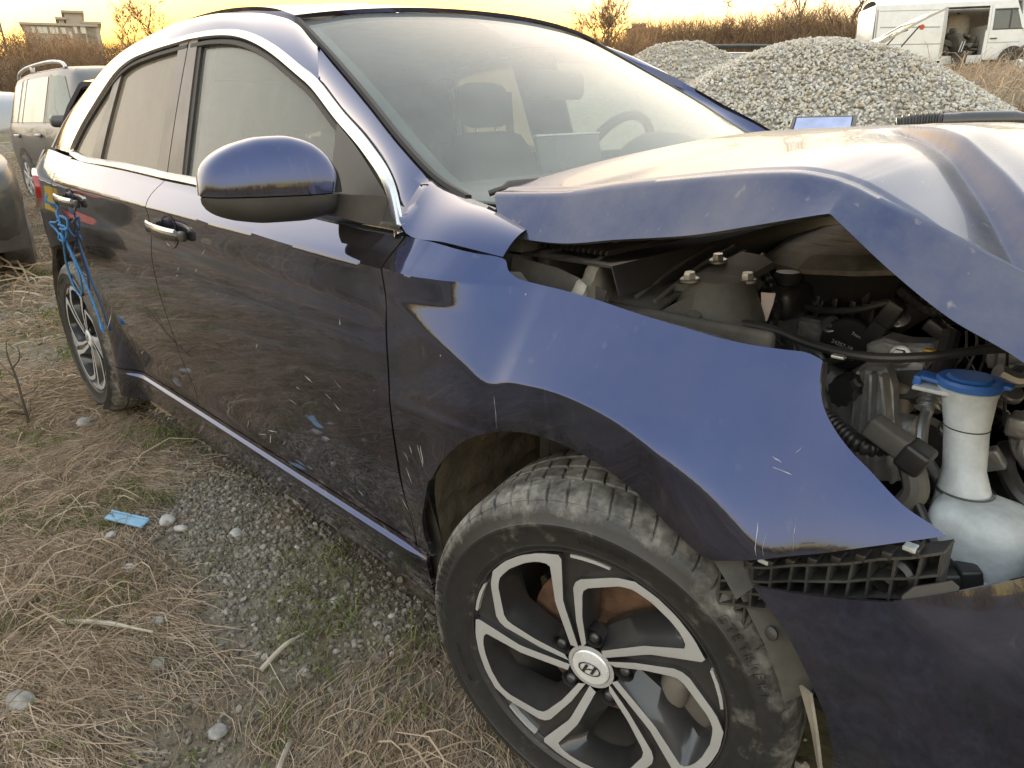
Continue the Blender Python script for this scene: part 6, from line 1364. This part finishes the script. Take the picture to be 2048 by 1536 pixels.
# ------------------------------------------------------------------ gravel piles
def stone_base(seed, sub=1):
    bm = bmesh.new(); bmesh.ops.create_icosphere(bm, subdivisions=sub, radius=.5); r_ = random.Random(seed)
    sx, sy, sz = r_.uniform(.8, 1.25), r_.uniform(.7, 1.0), r_.uniform(.5, .8); o = r_.uniform(0, 50)
    V = []
    for v in bm.verts:
        k = 1+.28*noise.noise((v.co.x*2.2+o, v.co.y*2.2, v.co.z*2.2)); V.append((v.co.x*sx*k, v.co.y*sy*k, v.co.z*sz*k))
    F = [tuple(w_.index for w_ in f.verts) for f in bm.faces]; bm.free(); return np.array(V), np.array(F)
STB = [stone_base(i) for i in range(10)]
STB2 = [stone_base(i+40, 2) for i in range(6)]
def rand_rot(r_): 
    q = np.array([r_.gauss(0, 1) for _ in range(4)]); q /= np.linalg.norm(q); w_, x, y, z = q
    return np.array([[1-2*(y*y+z*z), 2*(x*y-z*w_), 2*(x*z+y*w_)], [2*(x*y+z*w_), 1-2*(x*x+z*z), 2*(y*z-x*w_)], [2*(x*z-y*w_), 2*(y*z+x*w_), 1-2*(x*x+y*y)]])
def stone_field(name, pts, mat, parent=None, seed=1, base=STB):
    """pts: (x,y,z,size)"""
    r_ = random.Random(seed); VV, FF = [], []; n = 0
    for x, y, z, s_ in pts:
        V, F = base[r_.randrange(len(base))]; VV.append((V*s_) @ rand_rot(r_).T+np.array([x, y, z])); FF.append(F+n); n += len(V)
    VV = np.concatenate(VV); FF = np.concatenate(FF)
    me = bpy.data.meshes.new(name); me.vertices.add(len(VV)); me.vertices.foreach_set('co', VV.astype(np.float32).ravel())
    me.loops.add(FF.size); me.loops.foreach_set('vertex_index', FF.ravel().astype(np.int32)); me.polygons.add(len(FF))
    me.polygons.foreach_set('loop_start', np.arange(0, FF.size, 3, dtype=np.int32)); me.polygons.foreach_set('loop_total', np.full(len(FF), 3, dtype=np.int32))
    me.polygons.foreach_set('use_smooth', np.full(len(FF), False)); me.update(calc_edges=True); me.materials.append(mat)
    o = bpy.data.objects.new(name, me); link(o, parent); return o
def gravel_mat(name, cols, rnd='island'):
    m, t, o = nodes(name); p = N(t, 'ShaderNodeBsdfPrincipled'); p.inputs['Roughness'].default_value = .85; p.inputs['Specular IOR Level'].default_value = .25
    if rnd == 'island': g = N(t, 'ShaderNodeNewGeometry'); src = g.outputs['Random Per Island']
    else: g = N(t, 'ShaderNodeObjectInfo'); src = g.outputs['Random']
    r = ramp(t, src, cols); n = N(t, 'ShaderNodeTexNoise'); n.inputs['Scale'].default_value = 60; n.inputs['Detail'].default_value = 5; co = coordscale(t, (1, 1, 1)); L(t, co, n.inputs['Vector'])
    hs = N(t, 'ShaderNodeHueSaturation'); mr = N(t, 'ShaderNodeMapRange'); mr.inputs[1].default_value = .3; mr.inputs[2].default_value = .7; mr.inputs[3].default_value = .72; mr.inputs[4].default_value = 1.2; L(t, n.outputs['Fac'], mr.inputs[0]); L(t, mr.outputs[0], hs.inputs['Value']); L(t, r.outputs[0], hs.inputs['Color'])
    L(t, hs.outputs[0], p.inputs['Base Color']); L(t, p.outputs[0], o.inputs[0]); return m
GCOL = [(0, (.30, .29, .26)), (.2, (.50, .49, .46)), (.4, (.36, .32, .25)), (.55, (.60, .59, .57)), (.7, (.42, .37, .28)), (.82, (.55, .54, .52)), (.92, (.45, .36, .22)), (1, (.33, .33, .32))]
GRAVEL = gravel_mat('pale_gravel', GCOL); GRAVELO = gravel_mat('pale_gravel_single', GCOL, 'object')
def pile(name, label, c, prof_, view, n, size, seed, keep):
    e = thing(name, label, 'gravel pile', (c[0], c[1], terr(*c)-.05))
    def h(x, y):
        a = math.atan2(y, x); d = math.hypot(x, y)*(1+.10*noise.noise((math.cos(a)*1.3, math.sin(a)*1.3, seed)))
        return lint(prof_, d)+.05*noise.noise((x*1.6, y*1.6, seed+.5))*(1 if d > .3 else .6)
    rmax = prof_[-1][0]*1.08; rows = []
    for i in range(60):
        a = 2*math.pi*i/60; rows.append([Vector((rmax*j/24*math.cos(a), rmax*j/24*math.sin(a), h(rmax*j/24*math.cos(a), rmax*j/24*math.sin(a))-.02)) for j in range(25)])
    V = [p for r_ in rows for p in r_]; ob('mound', (V, grid_faces(60, 25, wrap=True)), pbr('gravel_bed', (.28, .26, .22), .95, var=.4, vscale=30), e, sharp=0)
    r_ = random.Random(seed); P = []; big = []
    for k in range(n):
        d = rmax*math.sqrt(r_.random()); a = 2*math.pi*r_.random(); x, y = d*math.cos(a), d*math.sin(a)
        if (x*view[0]+y*view[1]) < -.9: continue
        s_ = size*r_.choice((.7, .8, .9, 1, 1, 1.15, 1.4)); P.append((x, y, h(x, y)+r_.uniform(-.012, .014), s_))
    P.sort(key=lambda q: -(q[3]*(1+.05*(q[0]*view[0]+q[1]*view[1]))))
    ms = []
    for i, (V, F) in enumerate(STB2[:4]):
        me = bpy.data.meshes.new('stone'); me.from_pydata([tuple(v) for v in V], [], [tuple(int(q) for q in f) for f in F]); me.materials.append(GRAVELO); ms.append(me)
    for x, y, z, s_ in P[:keep]:
        o = bpy.data.objects.new('stone', r_.choice(ms)); link(o, e); o.location = (x, y, z+.006); o.scale = (s_, s_, s_); o.rotation_euler = (r_.uniform(0, 6), r_.uniform(0, 6), r_.uniform(0, 6))
    tag(stone_field('loose_gravel', P[keep:], GRAVEL, e, seed), kind='stuff')
    return e
pile('gravel_pile', 'large pale gravel pile right behind the crumpled hood', (-2.67, 5.73), [(0, 1.70), (.25, 1.69), (.5, 1.64), (.8, 1.53), (1.07, 1.39), (1.64, 1.04), (2.2, .68), (3.2, .10), (3.5, -.05)], (.42, -.91), 80000, .031, 11, 300)
pile('gravel_pile', 'smaller gravel pile farther back beside the windscreen pillar', (-5.15, 7.1), [(0, 1.84), (.3, 1.82), (.7, 1.64), (1.2, 1.3), (2.0, .75), (3.0, .08), (3.3, -.05)], (.5, -.86), 26000, .033, 12, 60)
# ------------------------------------------------------------------ brush, bare trees, far buildings
def twig_mat(name, c1, c2):
    m, t, o = nodes(name); g = N(t, 'ShaderNodeNewGeometry'); r = ramp(t, g.outputs['Random Per Island'], [(0, c1), (1, c2)])
    d = N(t, 'ShaderNodeBsdfDiffuse'); L(t, r.outputs[0], d.inputs[0]); tl = N(t, 'ShaderNodeBsdfTranslucent'); L(t, r.outputs[0], tl.inputs[0])
    mx = N(t, 'ShaderNodeMixShader'); mx.inputs[0].default_value = .35; L(t, d.outputs[0], mx.inputs[1]); L(t, tl.outputs[0], mx.inputs[2]); L(t, mx.outputs[0], o.inputs[0]); return m
BRUSH = twig_mat('dry_brush_twigs', (.11, .072, .045), (.24, .165, .105))
BARK = pbr('grey_brown_bark', (.10, .075, .055), .9, var=.3)
def blades(name, A, B, C, wd, mat, parent=None, wind=None):
    """thin tapering three-point blades from numpy arrays: root A, middle B, tip C, width wd"""
    n = len(A); T = C-A; side = np.cross(T, np.random.RandomState(5).normal(size=(n, 3))); side /= np.linalg.norm(side, axis=1)[:, None]+1e-9
    S = side*wd[:, None]*.5; pts = []
    M2 = 2*B-.5*(A+C)                       # control point so that the curve passes through B
    for k, u in enumerate((0, .27, .52, .77)):
        q = A*(1-u)**2+M2*2*u*(1-u)+C*u*u; f = (1, .95, .8, .55)[k]; pts += [q-S*f, q+S*f]
    V = np.stack(pts+[C], 1).reshape(-1, 3); b = np.arange(n)[:, None]*9
    Q = np.concatenate([b+np.array([t_]) for t_ in ((0, 1, 3), (0, 3, 2), (2, 3, 5), (2, 5, 4), (4, 5, 7), (4, 7, 6), (6, 7, 8))], 0)
    me = bpy.data.meshes.new(name); me.vertices.add(len(V)); me.vertices.foreach_set('co', V.astype(np.float32).ravel())
    me.loops.add(Q.size); me.loops.foreach_set('vertex_index', Q.ravel().astype(np.int32)); me.polygons.add(len(Q))
    me.polygons.foreach_set('loop_start', np.arange(0, Q.size, 3, dtype=np.int32)); me.polygons.foreach_set('loop_total', np.full(len(Q), 3, dtype=np.int32)); me.update(calc_edges=True); me.materials.append(mat)
    o = bpy.data.objects.new(name, me); link(o, parent); return o
def brush_field(name, label, regions, seed):
    rs_ = np.random.RandomState(seed); A, B, C, Wd = [], [], [], []
    for az0, az1, r0, r1, count, h0, h1, nt_, wk_ in regions:
        for _ in range(count):
            az = R(rs_.uniform(az0, az1)); r = rs_.uniform(r0, r1); cx, cy = .58+r*math.cos(az), -1.58+r*math.sin(az); z = terr(cx, cy, False)-.1
            h = rs_.uniform(h0, h1)*(1+.5*noise.noise((cx*.12, cy*.12, 4))); sp_ = h*rs_.uniform(.35, .8)
            n = nt_; th = rs_.uniform(0, 2*math.pi, n); rad = np.sqrt(rs_.rand(n))*sp_
            root = np.stack([cx+rad*.7*np.cos(th), cy+rad*.7*np.sin(th), np.full(n, z)+rs_.rand(n)**1.4*h*.72], 1)
            ln = h*rs_.uniform(.12, .36, n); dr = np.stack([np.cos(th)*.45, np.sin(th)*.45, np.full(n, 1.0)], 1)+rs_.normal(0, .6, (n, 3)); dr /= np.linalg.norm(dr, axis=1)[:, None]
            A.append(root); C.append(root+dr*ln[:, None]); B.append(root+dr*ln[:, None]*.5+rs_.normal(0, .03, (n, 3))*h); Wd.append(np.full(n, wk_)*rs_.uniform(.5, 1.4, n))
    o = blades(name, np.concatenate(A), np.concatenate(B), np.concatenate(C), np.concatenate(Wd), BRUSH); tag(o, label, kind='stuff'); return o
brush_field('hillside_brush', 'brown leafless brush covering the bank behind the cars', [(150, 182, 28, 46, 460, 1.1, 2.0, 140, .020), (126, 150, 31, 46, 300, .8, 1.7, 120, .020), (108, 127, 33, 46, 420, 1.3, 2.6, 150, .022), (97, 109, 39, 48, 140, .9, 1.7, 110, .022), (122, 133, 28, 33, 26, 1.4, 2.4, 220, .018), (84, 97, 12, 30, 60, .8, 1.6, 120, .03)], 3)
brush_field('roadside_brush', 'sunlit dry brush across the road behind the viewer', [(-175, 84, 16, 34, 420, 1.0, 2.6, 60, .06)], 4)
brush_field('dry_weeds', 'tangled dry weeds growing right of the gravel pile', [(98, 106, 11.5, 15, 34, .5, 1.0, 220, .010), (96, 101, 9, 11, 10, .5, .8, 220, .008)], 6)
def bare_tree(az, r, h, label, seed, dens=1.0, sp_=.5):
    r_ = random.Random(seed); cx, cy = .58+r*math.cos(R(az)), -1.58+r*math.sin(R(az)); z = terr(cx, cy, False)-.1
    e = thing('bare_tree', label, 'tree', (cx, cy, z), group='bare trees on the skyline')
    V, F = [], []; tips = []
    def br(p, d, ln, rad, lv):
        nonlocal V, F
        P = [p]; q = p.copy(); dd = d.copy()
        for k in range(4): dd = (dd+Vector((r_.gauss(0, .13), r_.gauss(0, .13), r_.gauss(.03, .08)))).normalized(); q = q+dd*ln/4; P.append(q)
        g = tube(P, [rad*(1-.16*k) for k in range(5)], 5 if lv < 2 else 3, cap=False); n = len(V); V += g[0]; F += [tuple(i+n for i in f) for f in g[1]]
        if lv < 3:
            for k in range(int((4 if lv else 6)*dens)):
                i = r_.randint(1, 4); a = r_.uniform(0, 6.28); side = Vector((math.cos(a), math.sin(a), r_.uniform(.3, 1.1))).normalized()
                br(P[i], (dd*.5+side*sp_*1.3).normalized(), ln*r_.uniform(.45, .7), rad*.5, lv+1)
        else: tips.append((q, dd))
    br(Vector((0, 0, 0)), Vector((r_.gauss(0, .08), r_.gauss(0, .08), 1)).normalized(), h*.5, h*.018, 0)
    ob('trunk_and_limbs', (V, F), BARK, e, sharp=0)
    rs_ = np.random.RandomState(seed); A, C = [], []
    for q, d in tips:
        for _ in range(5):
            dr = np.array(d)+rs_.normal(0, .5, 3); A.append(np.array(q)); C.append(np.array(q)+dr*h*.09)
    A = np.array(A); C = np.array(C); blades('crown_twigs', A, (A+C)/2+rs_.normal(0, .01, A.shape)*h, C, np.full(len(A), .02), BRUSH, e)
for a in ((161.4, 40, 2.6, 'small bare tree left of the dark roof edge on the skyline', 1), (159.8, 40, 3.3, 'fuller bare tree near the dark roof edge on the skyline', 2), (131.8, 36, 2.6, 'low bare tree peeking just above the crashed car roof', 3), (129.2, 30, 3.6, 'broad leafless tree behind the top of the windscreen pillar', 4), (127.6, 31, 3.4, 'leafless tree just right of the broad one behind the pillar', 5), (120.2, 38, 3.0, 'thin bare tree on the bank left of the rounded thicket', 6), (115.5, 36, 3.8, 'rounded dense thicket tree on the bank above the gravel', 7), (112.9, 37, 4.6, 'tall bare tree just left of the white van', 8), (109.6, 43, 5.0, 'bare tree rising behind the white van roof', 9), (106.8, 43, 4.8, 'bare tree behind the middle of the van roof', 10)):
    bare_tree(*a[:4], a[4])
WALLF = pbr('grey_plaster', (.34, .30, .25), .9); WINF = pbr('dark_window', (.5, .5, .45), .3)
def block(name, label, az, r, wd, dp, parts, wins, rz):
    cx, cy = .58+r*math.cos(R(az)), -1.58+r*math.sin(R(az)); e = thing(name, label, 'building', (cx, cy, terr(cx, cy, False)-.5), rz)
    for k, (x, w_, h) in enumerate(parts): ob('wall', mv(box(dp-.2*k, w_, h), .1*k, x, h/2), WALLF, e, smooth=False); ob('roof_edge', mv(box(dp+.8-.2*k, w_+.8, .35), .1*k, x, h+.17), WALLF, e, smooth=False)
    for x, z, w_, h in wins:
        f = ob('window', mv(box(.12, w_+.2, h+.2), dp/2+.02, x, z), WALLF, e, smooth=False); ob('pane', mv(box(.10, w_, h), dp/2+.06, x, z), WINF, f, smooth=False)
    return e
rb_ = R(165+180)
block('hilltop_building', 'pale flat roofed building with a row of windows on the hill at left', 165.2, 150, 14, 10, [(0, 10.0, 13.0), (2.2, 2.4, 14.9), (.4, .8, 13.9), (4.6, 2.0, 13.4)], [(-3.7, 12.3, .45, .9), (-2.8, 12.3, .65, .9), (-2.1, 12.3, .65, .9), (-1.1, 12.3, .65, .9), (-.5, 12.3, .35, .9), (.4, 12.3, .65, .9), (2.1, 12.5, .45, 1.0), (3.2, 12.5, .7, 1.0), (1.3, 11.7, .35, .9)], rb_)
block('distant_building', 'blurry grey building seen through the bare trees right of the roof', 125.9, 160, 10, 10, [(0, 6.0, 13.0), (-1, 2, 13.8)], [(-2, 11.6, .7, 1.0), (-.7, 11.6, .7, 1.0), (.7, 11.6, .7, 1.0), (2, 11.6, .7, 1.0)], R(126+180))
cx, cy = .58+120*math.cos(R(168.55)), -1.58+120*math.sin(R(168.55)); ms_ = thing('floodlight_mast', 'lattice floodlight mast at the far left of the skyline', 'mast', (cx, cy, terr(cx, cy, False)), R(168.5+180))
for y in (-.35, .35): ob('mast_leg', tube([(0, y*1.6, 0), (0, y, 18.4)], .12, 6), JUNK, ms_)
for k in range(22): ob('mast_brace', tube([(0, -.5+.01*k, 2+.7*k), (0, .5-.01*k, 2.7+.7*k)] if k % 2 else [(0, .5-.01*k, 2+.7*k), (0, -.5+.01*k, 2.7+.7*k)], .06, 5), JUNK, ms_)
for k in range(5): ob('lamp_bar', tube([(0, -.9, 15.0+.75*k), (0, .9, 15.0+.75*k)], .06, 5), JUNK, ms_)
for k in range(5):
    for y in (-.75, -.25, .25, .75): ob('floodlight', mv(box(.25, .36, .42, .05), .15, y, 15.3+.75*k), JUNK, ms_)
# ------------------------------------------------------------------ ground cover
def grass_mat(name, cols, tr=.3):
    m, t, o = nodes(name); g = N(t, 'ShaderNodeNewGeometry'); r = ramp(t, g.outputs['Random Per Island'], cols)
    d = N(t, 'ShaderNodeBsdfDiffuse'); L(t, r.outputs[0], d.inputs[0]); tl = N(t, 'ShaderNodeBsdfTranslucent'); L(t, r.outputs[0], tl.inputs[0])
    mx = N(t, 'ShaderNodeMixShader'); mx.inputs[0].default_value = tr; L(t, d.outputs[0], mx.inputs[1]); L(t, tl.outputs[0], mx.inputs[2]); L(t, mx.outputs[0], o.inputs[0]); return m
STRAW = grass_mat('dry_straw', [(0, (.19, .14, .10)), (.3, (.40, .305, .215)), (.6, (.54, .43, .31)), (.85, (.33, .25, .185)), (1, (.64, .545, .42))])
GREEN = grass_mat('green_blades', [(0, (.08, .095, .035)), (.5, (.15, .17, .06)), (1, (.24, .25, .11))])
MOSS = grass_mat('moss', [(0, (.055, .065, .012)), (1, (.12, .125, .02))])
rs7 = np.random.RandomState(77)
def dens_straw(x, y):
    """how much dead grass lies here: thick tufts away from the wheel track, thin by the sill"""
    n = noise.noise((x*.9, y*1.1, 9.1))*.55+noise.noise((x*2.6, y*2.6, 3.3))*.45
    d = .37+1.2*n
    d -= .75*math.exp(-((x+1.35)/.42)**2-((y+.95)/.16)**2)         # pebble patch
    d -= .65*math.exp(-((x+.85)/.33)**2-((y+.93)/.20)**2)          # bare soil behind the wheel
    d -= .35*math.exp(-((x+.62)/.25)**2-((y+1.34)/.10)**2)
    d += .45*math.exp(-((x+1.35)/.5)**2-((y+1.42)/.22)**2)+.30*math.exp(-((x+2.6)/.9)**2-((y+1.1)/.3)**2)
    if -3.4 < x < .4 and abs(y) < .78: d -= .5
    return d
def lay(n, x0, x1, y0, y1, ln, wd, lift, fn, dirfn, seed, jit=.5, hmax=9):
    r_ = np.random.RandomState(seed); A, B, C, Wd = [], [], [], []
    tries = 0
    while len(A) < n and tries < n*8:
        tries += 1; x, y = r_.uniform(x0, x1), r_.uniform(y0, y1); d = fn(x, y)
        if r_.rand() > d: continue
        z = terr(x, y); a = dirfn(x, y)+r_.normal(0, jit); l = ln*r_.lognormal(0, .35); up = max(.02, r_.normal(lift, lift*.6))
        dx, dy = math.cos(a)*l, math.sin(a)*l; hz_ = min(hmax, l*up); b = r_.normal(0, .12)*l
        A.append((x, y, z+r_.uniform(0, .015))); B.append((x+dx*.5-dy/l*b, y+dy*.5+dx/l*b, z+.006+hz_*r_.uniform(.7, 1.15))); C.append((x+dx, y+dy, z+hz_*r_.uniform(.2, 1.0)+.004)); Wd.append(wd*r_.uniform(.5, 1.5))
    return np.array(A), np.array(B), np.array(C), np.array(Wd)
flow = lambda x, y: R(-38)+1.5*noise.noise((x*.7, y*.7, 2.5))+1.2*noise.noise((x*2.1, y*2.1, 7.5))
parts_ = [lay(80000, -3.6, .35, -2.0, -.72, .078, .0018, .045, dens_straw, flow, 1, .45), lay(14000, -7.5, -2.6, -2.2, .6, .13, .0042, .14, dens_straw, flow, 2, .7), lay(1300, -2.2, .2, -1.9, -.8, .17, .0026, .30, lambda x, y: dens_straw(x, y)-.25, flow, 3, .8),
    lay(9000, -14, -5, -5, 6, .28, .012, .3, lambda x, y: .7, flow, 4, 1.2), lay(15000, -12, 1, 8.5, 32, .28, .014, .6, lambda x, y: .8, flow, 14, 1.5), lay(4000, -4, 2, 5, 12, .2, .007, .6, lambda x, y: .8, flow, 17, 1.5), lay(2500, -.6, 2.5, -4, -1.6, .18, .004, .12, dens_straw, flow, 5, .6), lay(3000, -3.2, .3, -.75, .75, .14, .004, .1, dens_straw, flow, 8, .9)]
o = blades('dry_grass', *[np.concatenate([q[k] for q in parts_]) for k in range(4)], STRAW); tag(o, 'flattened straw coloured dry grass over the ground beside the car', kind='stuff')
gd = lambda x, y: .9 if noise.noise((x*2.6, y*2.6, 21.0))+.6*noise.noise((x*9, y*9, 2.0)) > .30 else .05
parts_ = [lay(8000, -3.2, .3, -1.95, -.74, .026, .0024, .7, gd, lambda x, y: 6.28*noise.noise((x*40, y*40, 1)), 11, 2, .035), lay(3500, -6.5, -3, -2, .2, .05, .005, .8, gd, lambda x, y: 6.28*noise.noise((x*40, y*40, 1)), 12, 2, .05)]
o = blades('green_grass', *[np.concatenate([q[k] for q in parts_]) for k in range(4)], GREEN); tag(o, 'short green grass sprouting between the dry stalks', kind='stuff')
# pebbles
def pebbles(n, x0, x1, y0, y1, s0, s1, fn, seed):
    r_ = random.Random(seed); P = []
    while len(P) < n:
        x, y = r_.uniform(x0, x1), r_.uniform(y0, y1)
        if r_.random() > fn(x, y): continue
        s_ = s0+(s1-s0)*r_.random()**2.6; P.append((x, y, terr(x, y)+s_*.12, s_))
    return P
patch = lambda x, y: .05+1.0*math.exp(-((x+1.38)/.45)**2-((y+.93)/.17)**2)+.5*math.exp(-((x+.72)/.22)**2-((y+.86)/.12)**2)+.35*math.exp(-((x+.95)/.16)**2-((y+1.28)/.10)**2)
PEB = gravel_mat('ground_pebbles', [(0, (.12, .10, .08)), (.3, (.22, .20, .17)), (.55, (.17, .14, .11)), (.8, (.29, .27, .235)), (.92, (.21, .175, .13)), (1, (.38, .365, .335))])
tag(stone_field('ground_gravel', pebbles(5200, -3.2, .2, -2.0, -.70, .004, .024, patch, 5)+pebbles(1500, -8, -3, -3, 1, .015, .06, lambda x, y: .4, 6)+pebbles(1200, -3, .3, -.75, .8, .01, .04, lambda x, y: .6, 7), PEB, None, 5), 'small pale pebbles scattered in the dirt beside the sill', kind='stuff')
CLOD = gravel_mat('soil_clods', [(0, (.09, .075, .058)), (.5, (.17, .145, .115)), (1, (.26, .225, .185))])
tag(stone_field('soil_crumbs', pebbles(16000, -2.6, .2, -2.0, -.72, .004, .020, lambda x, y: max(.06, .75-dens_straw(x, y)), 15), CLOD, None, 16), 'loose crumbs of brown soil around the grass roots', kind='stuff')
GREYST = pbr('grey_field_stone', (.25, .24, .22), .9, var=.3, vscale=40, bump=.4, bscale=70, dust=.2)
WHITEST = pbr('whitish_field_stone', (.37, .36, .335), .9, var=.25, vscale=40, bump=.3, bscale=70, dust=.2)
for (x, y, s_, m, lab) in ((-.99, -1.525, .085, GREYST, 'round grey stone alone in the dirt at the lower left'), (-1.47, -1.045, .062, WHITEST, 'upright whitish stone beside the blue scrap'), (-1.405, -1.03, .056, WHITEST, 'white stone just right of the upright one'), (-1.27, -.925, .046, WHITEST, 'pointed pale stone below the pebble patch'), (-.945, -1.315, .044, GREYST, 'grey stone in the clod heap left of its twin'), (-.905, -1.275, .052, GREYST, 'long grey stone in the clod heap among dry stalks'), (-1.04, -1.225, .060, GREYST, 'half buried stone above the clod heap'), (-1.33, -1.20, .055, WHITEST, 'pale stone half covered by straw left of the clods'), (-.80, -.885, .034, WHITEST, 'smooth pale pebble on the bare soil behind the wheel'), (-.63, -1.26, .050, GREYST, 'flat stone in the grass near the lower edge'), (-2.52, -.99, .09, GREYST, 'flat grey stone near the rear tyre'), (-1.52, -1.19, .05, WHITEST, 'bluish white lump of debris in the straw')):
    V, F = STB2[rng.randrange(6)]; me = [(a*s_, b*s_, c*s_) for a, b, c in V]
    bm = bmesh.new(); vs = [bm.verts.new(q) for q in me]
    for f in F: bm.faces.new([vs[int(k)] for k in f])
    bmesh.ops.subdivide_edges(bm, edges=bm.edges[:], cuts=1, use_grid_fill=True, smooth=.8)
    for v in bm.verts: v.co *= 1+.05*noise.noise(tuple(v.co*60+Vector((x, y, 0))))
    mm = bpy.data.meshes.new('field_stone'); bm.to_mesh(mm); bm.free(); mm.polygons.foreach_set('use_smooth', [True]*len(mm.polygons)); mm.materials.append(m)
    o = bpy.data.objects.new('field_stone', mm); link(o); o.scale = (.85, .85, .75); o.location = (x, y, terr(x, y)+s_*.10); o.rotation_euler = (rng.uniform(-.3, .3), rng.uniform(-.3, .3), rng.uniform(0, 6)); tag(o, lab, 'stone', 'single stones on the ground')
# blue scrap, stalks, sapling
g = xf(join(box(.15, .032, .008, .003), box(.15, .006, .012, .002, (0, .016, .003))), Matrix.Translation((-1.545, -1.135, terr(-1.545, -1.135)+.022)) @ Matrix.Rotation(R(24), 4, 'Z') @ Matrix.Rotation(R(10), 4, 'X'))
tag(ob('plastic_strip', g, pbr('faded_blue_plastic', (.16, .33, .48), .5, dust=.2)), 'faded light blue plastic strip lying in the straw', 'scrap')
for k, (x, y, a, l, lab) in enumerate(((-.715, -1.125, 100, .13, 'short grey broken stick standing from the grass near the wheel'), (-1.22, -1.40, 28, .30, 'thick dry stalk lying across the straw at lower left'), (-.50, -1.17, -40, .16, 'bleached dead stalk in the grass below the grey stick'))):
    d = Vector((math.cos(R(a)), math.sin(R(a)), .12)).normalized(); p = Vector((x, y, terr(x, y)+.012))
    tag(ob('dead_stalk', tube([p, p+d*l*.5+Vector((0, 0, .012)), p+d*l], [.006, .0055, .003], 7, 10), pbr('bleached_stalk', (.34, .30, .24), .9, var=.25)), lab, 'stalk', 'stalks on the ground')
sap = thing('dead_sapling', 'leafless dark sapling standing at left before the rear wheel', 'sapling', (-2.70, -1.15, terr(-2.70, -1.15)))
SAPM = pbr('dark_twig_bark', (.07, .055, .042), .9)
ob('stem', tube([(0, 0, -.02), (.0, .0, .10), (-.02, .004, .20), (-.045, .0, .30), (-.06, .01, .345)], [.0075, .006, .005, .0042, .002], 7, 24), SAPM, sap)
for P in ([(0, 0, .05), (.05, -.06, .09), (.11, -.10, .10)], [(0, 0, .08), (-.06, -.05, .13), (-.14, -.08, .15)], [(-.005, 0, .13), (.06, .04, .16), (.10, .05, .19)], [(-.02, 0, .21), (-.08, -.03, .27), (-.10, -.04, .33)], [(0, 0, .03), (-.08, .03, .05), (-.17, .05, .06)], [(-.03, 0, .24), (.01, .03, .29), (.02, .03, .34)]):
    ob('twig', tube([Vector(p) for p in P], [.0035, .0026, .0012], 5, 12), SAPM, sap)
# ------------------------------------------------------------------ blue rope on the rear handle
ROPE = pbr('blue_rope', (.05, .19, .42), .75, bump=.6, bscale=300, var=.25, vscale=120)
hx = -2.48; rp = []
def on_side(x, z, off): return Vector((x, -(W(x, z)+off), z))
def strand(P, r_=.0042): return tube([on_side(*q) for q in P], r_, 6, 46)
geo = join(strand([(-2.49, .905, .045), (-2.49, .88, .052), (-2.485, .86, .02), (-2.46, .835, .03), (-2.44, .80, .025), (-2.46, .76, .02), (-2.44, .735, .02)]),
    strand([(-2.46, .82, .02), (-2.53, .80, .02), (-2.58, .795, .03), (-2.55, .77, .02), (-2.50, .745, .02), (-2.42, .755, .02), (-2.40, .79, .02), (-2.45, .80, .03)]),
    strand([(-2.45, .80, .02), (-2.42, .83, .03), (-2.37, .82, .02), (-2.38, .79, .02), (-2.44, .785, .03)]),
    strand([(-2.45, .74, .02), (-2.53, .70, .015), (-2.58, .63, .012), (-2.57, .56, .012), (-2.51, .525, .012), (-2.44, .55, .012), (-2.41, .61, .014), (-2.43, .68, .016), (-2.45, .735, .02)]),
    strand([(-2.44, .735, .02), (-2.40, .66, .014), (-2.36, .60, .012), (-2.31, .53, .012), (-2.28, .47, .012), (-2.265, .44, .012)]),
    strand([(-2.46, .73, .02), (-2.49, .745, .03), (-2.46, .765, .028), (-2.43, .745, .03), (-2.46, .725, .028)], .005), strand([(-2.275, .455, .012), (-2.262, .438, .015), (-2.258, .425, .012)], .0065))
tag(ob('blue_rope', geo, ROPE), 'thin blue rope knotted round the rear door handle and hanging down', 'rope')
# ------------------------------------------------------------------ loose parts on the far edge of the hood
flt = thing('pleated_filter', 'black framed pleated air filter lying by the far windscreen corner', 'filter', (-.345, .585, 1.052), R(20))
flt.scale = (.72, .72, .72)
ob('filter_frame', join(*[xf(g_, Matrix.Rotation(R(24), 4, 'X')) for g_ in (box(.24, .016, .035, .004, (0, .085, .02)), box(.24, .016, .035, .004, (0, -.085, .02)), box(.016, .18, .035, .004, (.115, 0, .02)), box(.016, .18, .035, .004, (-.115, 0, .02)))]), BLACK, flt)
FM = pbr('pale_blue_filter_paper', (.38, .44, .66), .8)
for k in range(17): ob('pleat', xf(box(.208, .006, .026, .001, (0, -.075+.0094*k, .024)), Matrix.Rotation(R(24), 4, 'X')), FM, flt)
pip = thing('intake_pipe', 'black plastic pipe with ribbed end lying on the far side of the hood', 'pipe', (0, 0, 0))
ob('pipe_body', tube([(-.03, .57, 1.083), (.05, .60, 1.084), (.13, .63, 1.083), (.22, .66, 1.079)], [.021, .023, .023, .019, .012], 12, 20), BLACKG, pip)
ob('pipe_bellows', ribbed([Vector((-.13, .545, 1.072)), Vector((-.10, .55, 1.08)), Vector((-.03, .57, 1.083))], .022, 12, 34), BLACK, pip)
